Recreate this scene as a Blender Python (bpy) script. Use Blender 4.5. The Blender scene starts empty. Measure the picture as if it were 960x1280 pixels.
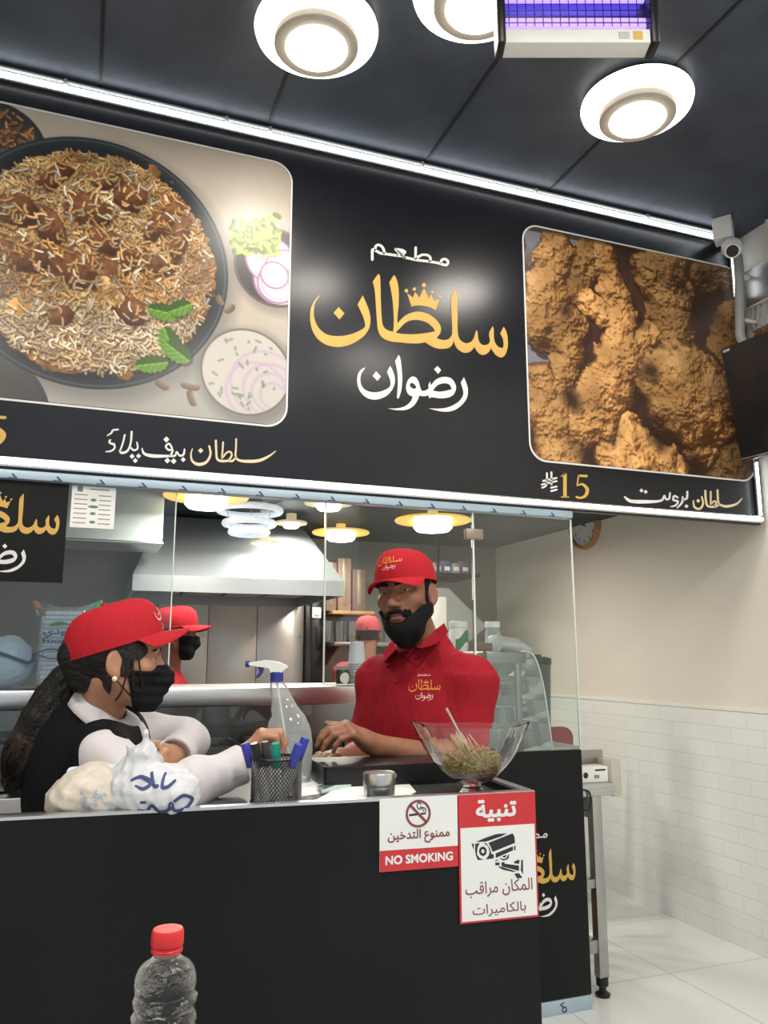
import bpy, bmesh, math, random
import numpy as np
from mathutils import Vector, Matrix
from mathutils.bvhtree import BVHTree

random.seed(7)
RNG = np.random.default_rng(7)
SC = bpy.context.scene
COL = SC.collection

# ------------------------------------------------------------------ camera
CAM_H = 1.30
YAW, PITCH, FPX = math.radians(20.5), math.radians(10.37), 1000.0
cam_data = bpy.data.cameras.new('camera')
cam_data.sensor_fit = 'VERTICAL'
cam_data.sensor_height = 36.0
cam_data.lens = FPX / 1280.0 * 36.0
cam_data.clip_start = 0.05
cam = bpy.data.objects.new('camera', cam_data)
COL.objects.link(cam)
cam.location = (0, 0, CAM_H)
cam.rotation_euler = (math.pi / 2 + PITCH, 0, -YAW)
SC.camera = cam

# ------------------------------------------------------------------ world, exposure
world = bpy.data.worlds.new('world')
SC.world = world
world.use_nodes = True
world.node_tree.nodes['Background'].inputs[0].default_value = (0.82, 0.9, 1.0, 1)
world.node_tree.nodes['Background'].inputs[1].default_value = 0.8
SC.view_settings.view_transform = 'Standard'
SC.view_settings.look = 'None'
SC.view_settings.gamma = 1.0
SC.view_settings.use_curve_mapping = False
SC.view_settings.exposure = -0.12
try:
    SC.cycles.transparent_max_bounces = 24
    SC.cycles.sample_clamp_indirect = 4.0
    SC.cycles.use_denoising = True
except Exception:
    pass

# ------------------------------------------------------------------ measuring the photograph
CF = Vector((math.sin(YAW) * math.cos(PITCH), math.cos(YAW) * math.cos(PITCH), math.sin(PITCH)))
CR = Vector((math.cos(YAW), -math.sin(YAW), 0))
CU = CR.cross(CF)
C0 = Vector((0, 0, CAM_H))


def ray(px, py):
    return CF + CR * ((px - 480) / FPX) - CU * ((py - 640) / FPX)


def P(px, py, t):                       # point at distance t along the view axis
    return C0 + ray(px, py) * t


def onY(px, py, y):
    r = ray(px, py)
    return C0 + r * (y / r.y)


def onX(px, py, x):
    r = ray(px, py)
    return C0 + r * (x / r.x)


def onZ(px, py, z):
    r = ray(px, py)
    return C0 + r * ((z - CAM_H) / r.z)


def onPlane(px, py, p0, n):
    r = ray(px, py)
    return C0 + r * ((Vector(p0) - C0).dot(n) / r.dot(n))


# ------------------------------------------------------------------ materials
def mat(name, col, rough=0.5, metal=0.0, noise=0.0, nscale=20.0, bump=0.0, bscale=60.0, emit=0.0, ecol=None,
        spec=0.5, trans=0.0, ior=1.45, coat=0.0, alpha=1.0, stretch=None, sss=0.0):
    m = bpy.data.materials.new(name)
    m.use_nodes = True
    nt = m.node_tree
    b = nt.nodes['Principled BSDF']
    b.inputs['Base Color'].default_value = (*col, 1)
    b.inputs['Roughness'].default_value = rough
    b.inputs['Metallic'].default_value = metal
    b.inputs['IOR'].default_value = ior
    b.inputs['Specular IOR Level'].default_value = spec
    b.inputs['Transmission Weight'].default_value = trans
    b.inputs['Coat Weight'].default_value = coat
    b.inputs['Alpha'].default_value = alpha
    if sss:
        b.inputs['Subsurface Weight'].default_value = sss
        b.inputs['Subsurface Radius'].default_value = (0.01, 0.004, 0.002)
    if emit:
        b.inputs['Emission Color'].default_value = (*(ecol or col), 1)
        b.inputs['Emission Strength'].default_value = emit
    if noise or bump:
        tc = nt.nodes.new('ShaderNodeTexCoord')
        mp = nt.nodes.new('ShaderNodeMapping')
        nt.links.new(tc.outputs['Object'], mp.inputs['Vector'])
        if stretch:
            mp.inputs['Scale'].default_value = stretch
    if noise:
        n = nt.nodes.new('ShaderNodeTexNoise')
        n.inputs['Scale'].default_value = nscale
        n.inputs['Detail'].default_value = 6
        nt.links.new(mp.outputs['Vector'], n.inputs['Vector'])
        r = nt.nodes.new('ShaderNodeValToRGB')
        r.color_ramp.elements[0].position = 0.3
        r.color_ramp.elements[1].position = 0.7
        r.color_ramp.elements[0].color = (*[max(0, c * (1 - noise)) for c in col], 1)
        r.color_ramp.elements[1].color = (*[min(1, c * (1 + noise)) for c in col], 1)
        nt.links.new(n.outputs['Fac'], r.inputs['Fac'])
        nt.links.new(r.outputs['Color'], b.inputs['Base Color'])
    if bump:
        n2 = nt.nodes.new('ShaderNodeTexNoise')
        n2.inputs['Scale'].default_value = bscale
        n2.inputs['Detail'].default_value = 5
        nt.links.new(mp.outputs['Vector'], n2.inputs['Vector'])
        bp = nt.nodes.new('ShaderNodeBump')
        bp.inputs['Strength'].default_value = bump
        bp.inputs['Distance'].default_value = 0.01
        nt.links.new(n2.outputs['Fac'], bp.inputs['Height'])
        nt.links.new(bp.outputs['Normal'], b.inputs['Normal'])
    return m


def thin_glass(name, tint=(0.95, 0.975, 0.965), refl=1.0, haze=0.0):
    """a clear sheet: light passes straight through, the surface mirrors by Fresnel"""
    m = bpy.data.materials.new(name)
    m.use_nodes = True
    nt = m.node_tree
    nt.nodes.remove(nt.nodes['Principled BSDF'])
    out = nt.nodes['Material Output']
    tr = nt.nodes.new('ShaderNodeBsdfTransparent')
    tr.inputs[0].default_value = (*tint, 1)
    gl = nt.nodes.new('ShaderNodeBsdfGlossy')
    gl.inputs['Roughness'].default_value = 0.015
    gl.inputs[0].default_value = (refl, refl, refl, 1)
    fr = nt.nodes.new('ShaderNodeFresnel')
    fr.inputs['IOR'].default_value = 1.45
    mx = nt.nodes.new('ShaderNodeMixShader')
    nt.links.new(fr.outputs[0], mx.inputs[0])
    nt.links.new(tr.outputs[0], mx.inputs[1])
    nt.links.new(gl.outputs[0], mx.inputs[2])
    last = mx
    if haze:
        df = nt.nodes.new('ShaderNodeBsdfDiffuse')
        df.inputs[0].default_value = (0.8, 0.85, 0.85, 1)
        m2 = nt.nodes.new('ShaderNodeMixShader')
        m2.inputs[0].default_value = haze
        nt.links.new(mx.outputs[0], m2.inputs[1])
        nt.links.new(df.outputs[0], m2.inputs[2])
        last = m2
    nt.links.new(last.outputs[0], out.inputs['Surface'])
    return m


def srgb(r, g, b):
    f = lambda c: (c / 255 / 12.92) if c / 255 <= 0.04045 else ((c / 255 + 0.055) / 1.055) ** 2.4
    return (f(r), f(g), f(b))


M = {}
M['gold'] = mat('gold_vinyl', srgb(205, 165, 82), 0.45, noise=.05)
M['cream'] = mat('cream_vinyl', srgb(222, 203, 165), 0.45, noise=.05)
M['white_vinyl'] = mat('white_vinyl', srgb(222, 220, 218), 0.45, noise=.03)
M['sign_black'] = mat('sign_black_vinyl', srgb(28, 30, 35), 0.27, noise=.12, nscale=4, bump=.02, bscale=9, spec=.5)
M['panel_black'] = mat('panel_black_vinyl', srgb(17, 19, 20), 0.42, noise=.15, nscale=3, bump=.02, bscale=12, spec=.22)
M['steel'] = mat('brushed_steel', (0.62, 0.62, 0.61), 0.28, 1.0, noise=.1, nscale=8, stretch=(1, 1, 25))
M['steel_dull'] = mat('dull_steel', (0.45, 0.44, 0.42), 0.38, 1.0, noise=.12, nscale=8)
M['alu'] = mat('aluminium_trim', (0.68, 0.69, 0.7), 0.35, 1.0, noise=.05)
M['alu_film'] = mat('blue_film_aluminium', srgb(168, 188, 200), 0.4, 0.2, noise=.06, nscale=5)
M['white_plastic'] = mat('white_plastic', srgb(226, 226, 222), 0.45, noise=.02)
M['grey_plastic'] = mat('grey_plastic', srgb(150, 152, 152), 0.5, noise=.04)
M['black_plastic'] = mat('black_plastic', srgb(22, 22, 24), 0.35, noise=.1)
M['paper'] = mat('paper', srgb(232, 234, 232), 0.7, noise=.02)
M['ink_blue'] = mat('blue_ink', srgb(48, 62, 112), 0.6, noise=.05)
M['ink_dark'] = mat('dark_ink', srgb(35, 38, 44), 0.6, noise=.05)
M['sign_red'] = mat('sign_red', srgb(186, 46, 52), 0.4, noise=.04)
M['sign_white'] = mat('sign_white', srgb(216, 219, 219), 0.4, noise=.02)
M['sign_maroon'] = mat('sign_maroon_ink', srgb(122, 62, 66), 0.5, noise=.04)
M['red_cloth'] = mat('red_cotton', srgb(150, 27, 40), 0.85, noise=.08, nscale=60, bump=.25, bscale=350, spec=.2)
M['red_cap'] = mat('red_cap_twill', srgb(170, 28, 40), 0.8, noise=.07, nscale=80, bump=.25, bscale=420, spec=.25)
M['black_cloth'] = mat('black_cloth', srgb(20, 21, 24), 0.9, noise=.2, nscale=60, bump=.2, bscale=300, spec=.15)
M['mask_black'] = mat('black_face_mask', srgb(16, 17, 19), 0.75, noise=.2, nscale=40, bump=.15, bscale=200, spec=.25)
M['white_cloth'] = mat('white_shirt', srgb(200, 196, 199), 0.85, noise=.03, nscale=20, bump=.12, bscale=500, spec=.2)
M['skin_man'] = mat('brown_skin', srgb(138, 94, 72), 0.5, noise=.1, nscale=35, bump=.06, bscale=250, sss=.1)
M['skin_woman'] = mat('tan_skin', srgb(170, 124, 98), 0.5, noise=.08, nscale=35, bump=.05, bscale=250, sss=.1)
M['lip'] = mat('lips', srgb(120, 78, 70), 0.45, noise=.08)
M['hair'] = mat('black_hair', srgb(20, 17, 16), 0.45, noise=.3, nscale=50, bump=.5, bscale=120, spec=.4)
M['beard'] = mat('black_beard', srgb(19, 16, 15), 0.7, noise=.35, nscale=160, bump=.7, bscale=300, spec=.25)
M['eye_white'] = mat('eye_white', srgb(178, 168, 160), 0.25, noise=.03)
M['iris'] = mat('dark_iris', srgb(30, 18, 12), 0.15, noise=.1)
M['glass'] = thin_glass('clear_sheet_glass')
M['glass_edge'] = mat('polished_glass_edge', srgb(216, 226, 220), 0.25, 0.0, noise=.05, spec=.8)  # near-white base colour stands in for LED light caught in the edge
M['crystal'] = mat('crystal_glass', (0.97, 0.98, 0.98), 0.03, trans=1.0, ior=1.45)
M['pet'] = thin_glass('clear_plastic', (0.93, 0.95, 0.95), haze=.05)
M['wood'] = mat('light_wood', srgb(170, 128, 84), 0.55, noise=.2, nscale=12, stretch=(1, 8, 1))
M['brown'] = mat('brown_board', srgb(112, 84, 66), 0.6, noise=.12, nscale=8)
M['lamp_white'] = mat('white_lamp_metal', srgb(225, 222, 214), 0.5, noise=.02)
M['lamp_glow'] = mat('warm_lamp_diffuser', (1, .95, .86), 0.5, emit=9.0, ecol=(1.0, 0.9, 0.76))
M['led_glow'] = mat('led_strip_light', (1, 1, 1), 0.4, emit=9.0, ecol=(0.9, 0.96, 1.0))


# ------------------------------------------------------------------ mesh builder
class MB:
    def __init__(self):
        self.v, self.f, self.mi = [], [], []
        self.cur = 0

    def add(self, verts, faces, mi=None):
        o = len(self.v)
        self.v += [tuple(v) for v in verts]
        self.f += [tuple(i + o for i in f) for f in faces]
        self.mi += [self.cur if mi is None else mi] * len(faces)
        return self

    def box(self, c, s, R=None):
        c = Vector(c)
        vs = []
        for dz in (-.5, .5):
            for dx, dy in ((-.5, -.5), (.5, -.5), (.5, .5), (-.5, .5)):
                p = Vector((dx * s[0], dy * s[1], dz * s[2]))
                vs.append(c + (R @ p if R else p))
        return self.add(vs, [(3, 2, 1, 0), (4, 5, 6, 7), (0, 1, 5, 4), (1, 2, 6, 5), (2, 3, 7, 6), (3, 0, 4, 7)])

    def box2(self, a, b):
        a, b = Vector(a), Vector(b)
        return self.box((a + b) / 2, [abs(x) for x in (b - a)])

    def rbox(self, c, s, r=.004, R=None, seg=2):
        """box with rounded edges"""
        bm = bmesh.new()
        bmesh.ops.create_cube(bm, size=1)
        bmesh.ops.scale(bm, vec=s, verts=bm.verts)
        bmesh.ops.bevel(bm, geom=bm.edges[:], offset=min(r, min(s) * .45), segments=seg, affect='EDGES', profile=.5)
        bm.verts.index_update()
        vs = [Vector(c) + (R @ v.co if R else v.co) for v in bm.verts]
        fs = [tuple(x.index for x in f.verts) for f in bm.faces]
        bm.free()
        return self.add(vs, fs)

    def rbox2(self, a, b, r=.004):
        a, b = Vector(a), Vector(b)
        return self.rbox((a + b) / 2, [abs(x) for x in (b - a)], r)

    def tube(self, path, r, n=10, caps=True, closed=False):
        path = [Vector(p) for p in path]
        rs = r if isinstance(r, (list, tuple)) else [r] * len(path)
        m = len(path)
        ref = None
        vs, fs = [], []
        for i, p in enumerate(path):
            if closed:
                d = path[(i + 1) % m] - path[i - 1]
            else:
                d = path[min(i + 1, m - 1)] - path[max(i - 1, 0)]
            if d.length < 1e-9:
                d = Vector((0, 0, 1))
            d.normalize()
            if ref is None:
                ref = d.orthogonal().normalized()
            a = (ref - d * ref.dot(d))
            a = a.normalized() if a.length > 1e-6 else d.orthogonal().normalized()
            ref = a
            b = d.cross(a)
            for k in range(n):
                t = 2 * math.pi * k / n
                vs.append(p + (a * math.cos(t) + b * math.sin(t)) * rs[i])
        for i in range(m if closed else m - 1):
            j = (i + 1) % m
            for k in range(n):
                k2 = (k + 1) % n
                fs.append((i * n + k, i * n + k2, j * n + k2, j * n + k))
        if caps and not closed:
            fs.append(tuple(range(n - 1, -1, -1)))
            fs.append(tuple((m - 1) * n + k for k in range(n)))
        return self.add(vs, fs)

    def cyl(self, a, b, r, r2=None, n=20):
        return self.tube([a, b], [r, r if r2 is None else r2], n)

    def lathe(self, prof, c=(0, 0, 0), n=32, R=None, sx=1, sy=1, wob=None):
        """profile of (radius, height) about the z axis"""
        c = Vector(c)
        vs, fs = [], []
        for j, (r, z) in enumerate(prof):
            for k in range(n):
                t = 2 * math.pi * k / n
                rr = r * (wob(t, z, j) if wob else 1)
                p = Vector((rr * math.cos(t) * sx, rr * math.sin(t) * sy, z))
                vs.append(c + (R @ p if R else p))
        for j in range(len(prof) - 1):
            for k in range(n):
                k2 = (k + 1) % n
                fs.append((j * n + k, j * n + k2, (j + 1) * n + k2, (j + 1) * n + k))
        if prof[0][0] > 1e-6:
            fs.append(tuple(range(n - 1, -1, -1)))
        if prof[-1][0] > 1e-6:
            fs.append(tuple((len(prof) - 1) * n + k for k in range(n)))
        return self.add(vs, fs)

    def ell(self, c, r, R=None, nu=20, nv=12):
        c = Vector(c)
        vs, fs = [], []
        for j in range(nv + 1):
            ph = math.pi * j / nv
            for k in range(nu):
                t = 2 * math.pi * k / nu
                p = Vector((r[0] * math.sin(ph) * math.cos(t), r[1] * math.sin(ph) * math.sin(t), -r[2] * math.cos(ph)))
                vs.append(c + (R @ p if R else p))
        for j in range(nv):
            for k in range(nu):
                k2 = (k + 1) % nu
                fs.append((j * nu + k, j * nu + k2, (j + 1) * nu + k2, (j + 1) * nu + k))
        return self.add(vs, fs)

    def prism(self, poly, f, d0, d1):
        """polygon of 2D points mapped by f(x, y, depth), from depth d0 to d1"""
        n = len(poly)
        vs = [f(x, y, d0) for x, y in poly] + [f(x, y, d1) for x, y in poly]
        fs = [tuple(range(n - 1, -1, -1)), tuple(range(n, 2 * n))]
        for i in range(n):
            j = (i + 1) % n
            fs.append((i, j, n + j, n + i))
        return self.add(vs, fs)

    def grid(self, fn, nu, nv, closed_u=False):
        vs = [fn(i / (nu - (0 if closed_u else 1)), j / (nv - 1)) for j in range(nv) for i in range(nu)]
        fs = []
        for j in range(nv - 1):
            for i in range(nu if closed_u else nu - 1):
                i2 = (i + 1) % nu
                fs.append((j * nu + i, j * nu + i2, (j + 1) * nu + i2, (j + 1) * nu + i))
        return self.add(vs, fs)

    def build(self, name, mats, parent=None, smooth=35, loc=None):
        me = bpy.data.meshes.new(name)
        o = Vector(loc) if loc is not None else (parent_world(parent) if parent else Vector((0, 0, 0)))
        me.from_pydata([Vector(v) - o for v in self.v], [], self.f)
        for m in (mats if isinstance(mats, (list, tuple)) else [mats]):
            me.materials.append(m)
        if any(self.mi):
            me.polygons.foreach_set('material_index', self.mi)
        finish(me, smooth)
        return link(name, me, parent, loc)


def finish(me, smooth=35):
    me.validate()
    bm = bmesh.new()
    bm.from_mesh(me)
    bmesh.ops.remove_doubles(bm, verts=bm.verts, dist=1e-7)
    bmesh.ops.recalc_face_normals(bm, faces=bm.faces)
    bm.to_mesh(me)
    bm.free()
    if smooth:
        me.polygons.foreach_set('use_smooth', [True] * len(me.polygons))
        me.set_sharp_from_angle(angle=math.radians(smooth))
    me.update()


def parent_world(p):
    w = Vector((0, 0, 0))
    while p is not None:
        w += Vector(p.location)
        p = p.parent
    return w


def link(name, data, parent=None, loc=None):
    o = bpy.data.objects.new(name, data)
    COL.objects.link(o)
    if parent is not None:
        o.parent = parent
    elif loc is not None:
        o.location = loc
    return o


def thing(name, label, cat, loc, group=None):
    o = link(name, None, None, loc)
    o.empty_display_size = .05
    return tag(o, label, cat, group)


def tag(o, label, cat, group=None, kind=None):
    o['label'] = label
    o['category'] = cat
    if group:
        o['group'] = group
    o['kind'] = kind or 'thing'
    return o


def struct(o):
    o['kind'] = 'structure'
    return o


def copy_tree(o, loc=None, parent=None):
    c = o.copy()
    COL.objects.link(c)
    if parent is not None:
        c.parent = parent
    if loc is not None:
        c.location = loc
    for ch in list(o.children):
        copy_tree(ch, None, c)
    return c


def add_light(name, kind, loc, power, col, size=.3, parent=None, rot=None, spread=None):
    d = bpy.data.lights.new(name, kind)
    d.energy = power
    d.color = col
    if kind == 'AREA':
        d.shape = 'DISK'
        d.size = size
        if spread:
            d.spread = spread
    else:
        d.shadow_soft_size = size
    o = link(name, d, parent)
    o.location = loc
    if rot:
        o.rotation_euler = rot
    return o


# ------------------------------------------------------------------ flat shapes: outlines, strokes, lettering
def smooth_loop(pts, n=6):
    """closed Catmull-Rom through (x, y) points; a third item marks a sharp corner"""
    m = len(pts)
    out = []
    for i in range(m):
        p0, p1, p2, p3 = pts[i - 1], pts[i], pts[(i + 1) % m], pts[(i + 2) % m]
        c1, c2 = len(p1) > 2, len(p2) > 2
        if c1 and c2:
            out.append((p1[0], p1[1]))
            continue
        a = p1 if c1 else p0
        b = p2 if c2 else p3
        for k in range(n):
            t = k / n
            q = []
            for d in (0, 1):
                m1 = (p2[d] - a[d]) / 2
                m2 = (b[d] - p1[d]) / 2
                q.append((2 * t ** 3 - 3 * t ** 2 + 1) * p1[d] + (t ** 3 - 2 * t ** 2 + t) * m1 +
                         (-2 * t ** 3 + 3 * t ** 2) * p2[d] + (t ** 3 - t ** 2) * m2)
            out.append(tuple(q))
    return out


def smooth_line(pts, n=6):
    out = []
    m = len(pts)
    for i in range(m - 1):
        p0, p1, p2, p3 = pts[max(i - 1, 0)], pts[i], pts[i + 1], pts[min(i + 2, m - 1)]
        for k in range(n):
            t = k / n
            out.append(tuple(.5 * (2 * p1[d] + (p2[d] - p0[d]) * t + (2 * p0[d] - 5 * p1[d] + 4 * p2[d] - p3[d]) * t * t +
                                   (3 * p1[d] - p0[d] - 3 * p2[d] + p3[d]) * t ** 3) for d in range(len(p1))))
    out.append(tuple(pts[-1]))
    return out


def stroke(pts, w):
    """outline of a pen stroke; points are (x, y) or (x, y, width)"""
    pts = [p if len(p) == 3 else (p[0], p[1], w) for p in pts]
    if len(pts) > 2:
        pts = smooth_line(pts, 5)
    L, Rr = [], []
    m = len(pts)
    for i, p in enumerate(pts):
        a, b = pts[max(i - 1, 0)], pts[min(i + 1, m - 1)]
        dx, dy = b[0] - a[0], b[1] - a[1]
        l = math.hypot(dx, dy) or 1
        nx, ny = -dy / l, dx / l
        L.append((p[0] + nx * p[2] / 2, p[1] + ny * p[2] / 2))
        Rr.append((p[0] - nx * p[2] / 2, p[1] - ny * p[2] / 2))
    a, b = pts[0], pts[1]
    l = math.hypot(a[0] - b[0], a[1] - b[1]) or 1
    s0 = (a[0] + (a[0] - b[0]) / l * a[2] * .4, a[1] + (a[1] - b[1]) / l * a[2] * .4)
    a, b = pts[-1], pts[-2]
    l = math.hypot(a[0] - b[0], a[1] - b[1]) or 1
    s1 = (a[0] + (a[0] - b[0]) / l * a[2] * .4, a[1] + (a[1] - b[1]) / l * a[2] * .4)
    return [s0] + L + [s1] + Rr[::-1]


def circle(cx, cy, r, n=20, ry=None):
    return [(cx + r * math.cos(2 * math.pi * k / n), cy + (ry or r) * math.sin(2 * math.pi * k / n)) for k in range(n)]


def rrect(x0, y0, x1, y1, r, n=8):
    o = []
    for cx, cy, a in ((x1 - r, y1 - r, 0), (x0 + r, y1 - r, 90), (x0 + r, y0 + r, 180), (x1 - r, y0 + r, 270)):
        for k in range(n + 1):
            t = math.radians(a + 90 * k / n)
            o.append((cx + r * math.cos(t), cy + r * math.sin(t)))
    return o


def fill_mesh(loops):
    """triangles of a set of loops filled even-odd (holes inside outlines)"""
    cu = bpy.data.curves.new('fill', 'CURVE')
    cu.dimensions = '2D'
    cu.fill_mode = 'BOTH'
    for lp in loops:
        s = cu.splines.new('POLY')
        s.points.add(len(lp) - 1)
        for i, p in enumerate(lp):
            s.points[i].co = (p[0], p[1], 0, 1)
        s.use_cyclic_u = True
    o = bpy.data.objects.new('fill', cu)
    COL.objects.link(o)
    dg = bpy.context.evaluated_depsgraph_get()
    me = bpy.data.meshes.new_from_object(o.evaluated_get(dg))
    vs = [tuple(v.co) for v in me.vertices]
    fs = [tuple(p.vertices) for p in me.polygons]
    bpy.data.objects.remove(o)
    bpy.data.curves.remove(cu)
    bpy.data.meshes.remove(me)
    return vs, fs


def shapes(groups):
    """several loop groups -> one vertex / face list (each group filled on its own)"""
    V, F = [], []
    for g in groups:
        v, f = fill_mesh(g)
        o = len(V)
        V += v
        F += [tuple(i + o for i in x) for x in f]
    return V, F


def text_mesh(s, size=1.0, bold=0.0, font_res=6):
    cu = bpy.data.curves.new('txt', 'FONT')
    cu.body = s
    cu.size = size
    cu.offset = bold
    cu.resolution_u = font_res
    o = bpy.data.objects.new('txt', cu)
    COL.objects.link(o)
    dg = bpy.context.evaluated_depsgraph_get()
    me = bpy.data.meshes.new_from_object(o.evaluated_get(dg))
    vs = [tuple(v.co) for v in me.vertices]
    fs = [tuple(p.vertices) for p in me.polygons]
    bpy.data.objects.remove(o)
    bpy.data.curves.remove(cu)
    bpy.data.meshes.remove(me)
    return vs, fs


def text_bold(s, b=0.0):
    """lettering with an even weight: several fills of the same outline laid over each other, each a hair higher"""
    vs, fs = [], []
    z = 0.0
    sh = [(0, 0)] + ([(b, 0), (-b, 0), (0, b), (0, -b), (b * .7, b * .7), (-b * .7, -b * .7), (b * .7, -b * .7), (-b * .7, b * .7)] if b else [])
    for res, off in ((6, 0.0), (2, .004), (6, .004), (2, 0.0)):
        v, f = text_mesh(s, 1.0, off, res)
        for dx, dy in sh:
            o = len(vs)
            vs += [(p[0] + dx, p[1] + dy, z) for p in v]
            fs += [tuple(i + o for i in q) for q in f]
            z += .00001
    return vs, fs


def fit(vf, x0, y0, x1, y1):
    """scale a flat mesh to a box"""
    vs, fs = vf
    xs = [v[0] for v in vs]
    ys = [v[1] for v in vs]
    a, b, c, d = min(xs), max(xs), min(ys), max(ys)
    return [(x0 + (v[0] - a) / (b - a) * (x1 - x0), y0 + (v[1] - c) / (d - c) * (y1 - y0), v[2]) for v in vs], fs


def arabic(s):
    """joined letter forms in left-to-right order, for text objects"""
    T = {'ا': (0xFE8D, 2), 'ب': (0xFE8F, 4), 'ة': (0xFE93, 2), 'ت': (0xFE95, 4), 'خ': (0xFEA5, 4), 'د': (0xFEA9, 2),
         'ر': (0xFEAD, 2), 'ع': (0xFEC9, 4), 'ق': (0xFED5, 4), 'ك': (0xFED9, 4), 'ل': (0xFEDD, 4), 'م': (0xFEE1, 4),
         'ن': (0xFEE5, 4), 'و': (0xFEED, 2), 'ي': (0xFEF1, 4), 'ف': (0xFED1, 4)}
    out = ''
    for w in s.split(' '):
        g = ''
        for i, ch in enumerate(w):
            base, n = T[ch]
            prev = i > 0 and T[w[i - 1]][1] == 4
            nxt = i < len(w) - 1 and n == 4
            k = 3 if (prev and nxt) else 2 if nxt else 1 if prev else 0
            g = chr(base + k) + g
        out = g + (' ' + out if out else '')
    return out


def flat_part(name, vf, f, material, parent, th=.0008, loc=None):
    """a cut-out of thickness th standing on the surface f(x, y, depth)"""
    vs, fs = vf
    me = bpy.data.meshes.new(name)
    o = Vector(loc) if loc is not None else (parent_world(parent) if parent else Vector((0, 0, 0)))
    me.from_pydata([Vector(f(v[0], v[1], v[2] if len(v) > 2 else 0)) - o for v in vs], [], fs)
    bm = bmesh.new()
    bm.from_mesh(me)
    bmesh.ops.remove_doubles(bm, verts=bm.verts, dist=1e-6)
    out = (Vector(f(0, 0, 1)) - Vector(f(0, 0, 0))).normalized()
    for fc in bm.faces:
        fc.normal_update()
        if fc.normal.dot(out) < 0:
            fc.normal_flip()
    r = bmesh.ops.extrude_face_region(bm, geom=bm.faces[:])
    for g in r['geom']:
        if isinstance(g, bmesh.types.BMVert):
            g.co += out * th
    bm.to_mesh(me)
    bm.free()
    me.materials.append(material)
    me.update()
    return link(name, me, parent, loc)


# ------------------------------------------------------------------ the restaurant's logo, traced in picture units
def _r1(p):
    return (380 + p[0] / 6.857, 330 + p[1] / 6.857) + tuple(p[2:])


def _r2(p):
    return (500 + p[0] / 6.857, 330 + p[1] / 6.857) + tuple(p[2:])


def _r3(p):
    return (440 + p[0] / 6, 430 + p[1] / 6) + tuple(p[2:])


def _r4(p):
    return (450 + p[0] / 8, 295 + p[1] / 8) + ((p[2] / 8,) if len(p) > 2 else ())


_noon = [(136, 272, 1), (95, 335), (84, 400), (85, 450), (100, 505), (135, 560), (190, 602), (260, 618), (340, 616), (420, 597),
         (490, 565), (520, 540), (522, 510), (505, 450), (458, 348, 1), (503, 270, 1), (525, 320), (555, 395), (568, 460),
         (566, 520), (548, 570), (510, 620), (440, 670), (370, 700), (300, 712), (230, 706), (165, 680), (110, 635), (72, 570),
         (55, 500), (52, 430), (62, 370), (90, 315), (120, 280)]
_ndot = [(296, 370, 1), (346, 425, 1), (304, 476, 1), (253, 420, 1)]
_a = [(636, 86, 1), (650, 105), (655, 200), (658, 330), (664, 450), (672, 515), (690, 550), (720, 570), (762, 582, 1),
      (768, 540), (768, 440), (757, 300), (740, 200), (730, 158, 1), (770, 95, 1), (785, 115), (803, 170), (812, 250), (810, 350),
      (802, 430), (798, 512, 1)]
_b = [(5, 478), (50, 440), (110, 415), (170, 410), (240, 430), (300, 470), (340, 520), (350, 560), (340, 600),
      (312, 635, 1), (345, 648), (385, 652), (420, 640), (445, 605, 1), (447, 560), (442, 450), (437, 350), (437, 280, 1),
      (475, 215, 1), (483, 240), (488, 350), (492, 450), (492, 560), (503, 630), (530, 665), (570, 680), (610, 665), (632, 635),
      (642, 600), (655, 568, 1), (665, 590), (668, 630), (680, 670), (710, 695), (750, 690), (770, 660), (762, 610), (768, 580),
      (793, 533, 1), (802, 560), (803, 620), (812, 670), (840, 710), (880, 722, 1), (887, 690), (880, 640), (858, 597, 1),
      (887, 538, 1), (910, 580), (922, 640), (922, 710), (905, 770), (880, 798), (850, 798), (815, 775), (790, 740), (778, 722, 1),
      (760, 755), (725, 778), (690, 775), (660, 750), (637, 710, 1), (610, 745), (570, 762), (530, 755), (490, 725), (470, 690),
      (460, 655, 1), (445, 695), (410, 722), (350, 728), (300, 720), (250, 695), (215, 672, 1), (150, 682), (60, 680)]
_c = [(850, 675), (760, 668), (700, 650), (660, 620), (638, 580), (628, 530), (620, 430), (612, 300), (605, 220), (588, 152, 1)]
_hole = [(-38, 588, 1), (0, 550), (40, 510), (80, 488), (130, 480), (190, 488), (240, 510), (280, 545), (300, 578, 1), (240, 590),
         (160, 600), (80, 603), (0, 598)]
_crown = [(60, 250, 1), (110, 290, 1), (128, 240, 1), (165, 290, 1), (205, 205, 1), (245, 295, 1), (270, 262, 1), (285, 315, 1),
          (336, 305, 1), (305, 398, 1), (260, 375), (200, 360), (150, 357), (97, 365, 1)]
LOGO_GOLD = [[smooth_loop([_r1(p) for p in _noon])], [smooth_loop([_r1(p) for p in _ndot])],
             [smooth_loop([_r1(p) for p in _a] + [_r2(p) for p in _b] + [_r1(p) for p in _c]), smooth_loop([_r2(p) for p in _hole])],
             [smooth_loop([_r2(p) for p in _crown])]]
for _x, _y, _r in ((54, 230, 16), (122, 216, 15), (204, 182, 18), (277, 241, 13), (342, 282, 13)):
    LOGO_GOLD.append([circle(*_r2((_x, _y)), _r / 6.857, 12)])
_n2 = [(100, 177, 1), (70, 225), (62, 265), (70, 310), (100, 345), (150, 362), (210, 358), (265, 335), (287, 310), (285, 270),
       (262, 210, 1), (285, 165, 1), (300, 190), (318, 240), (320, 290), (305, 335), (270, 380), (220, 408), (170, 418), (120, 408),
       (75, 375), (48, 330), (38, 280), (45, 225), (70, 190)]
_d2 = [(180, 205, 1), (216, 245, 1), (190, 277, 1), (154, 240, 1)]
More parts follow.
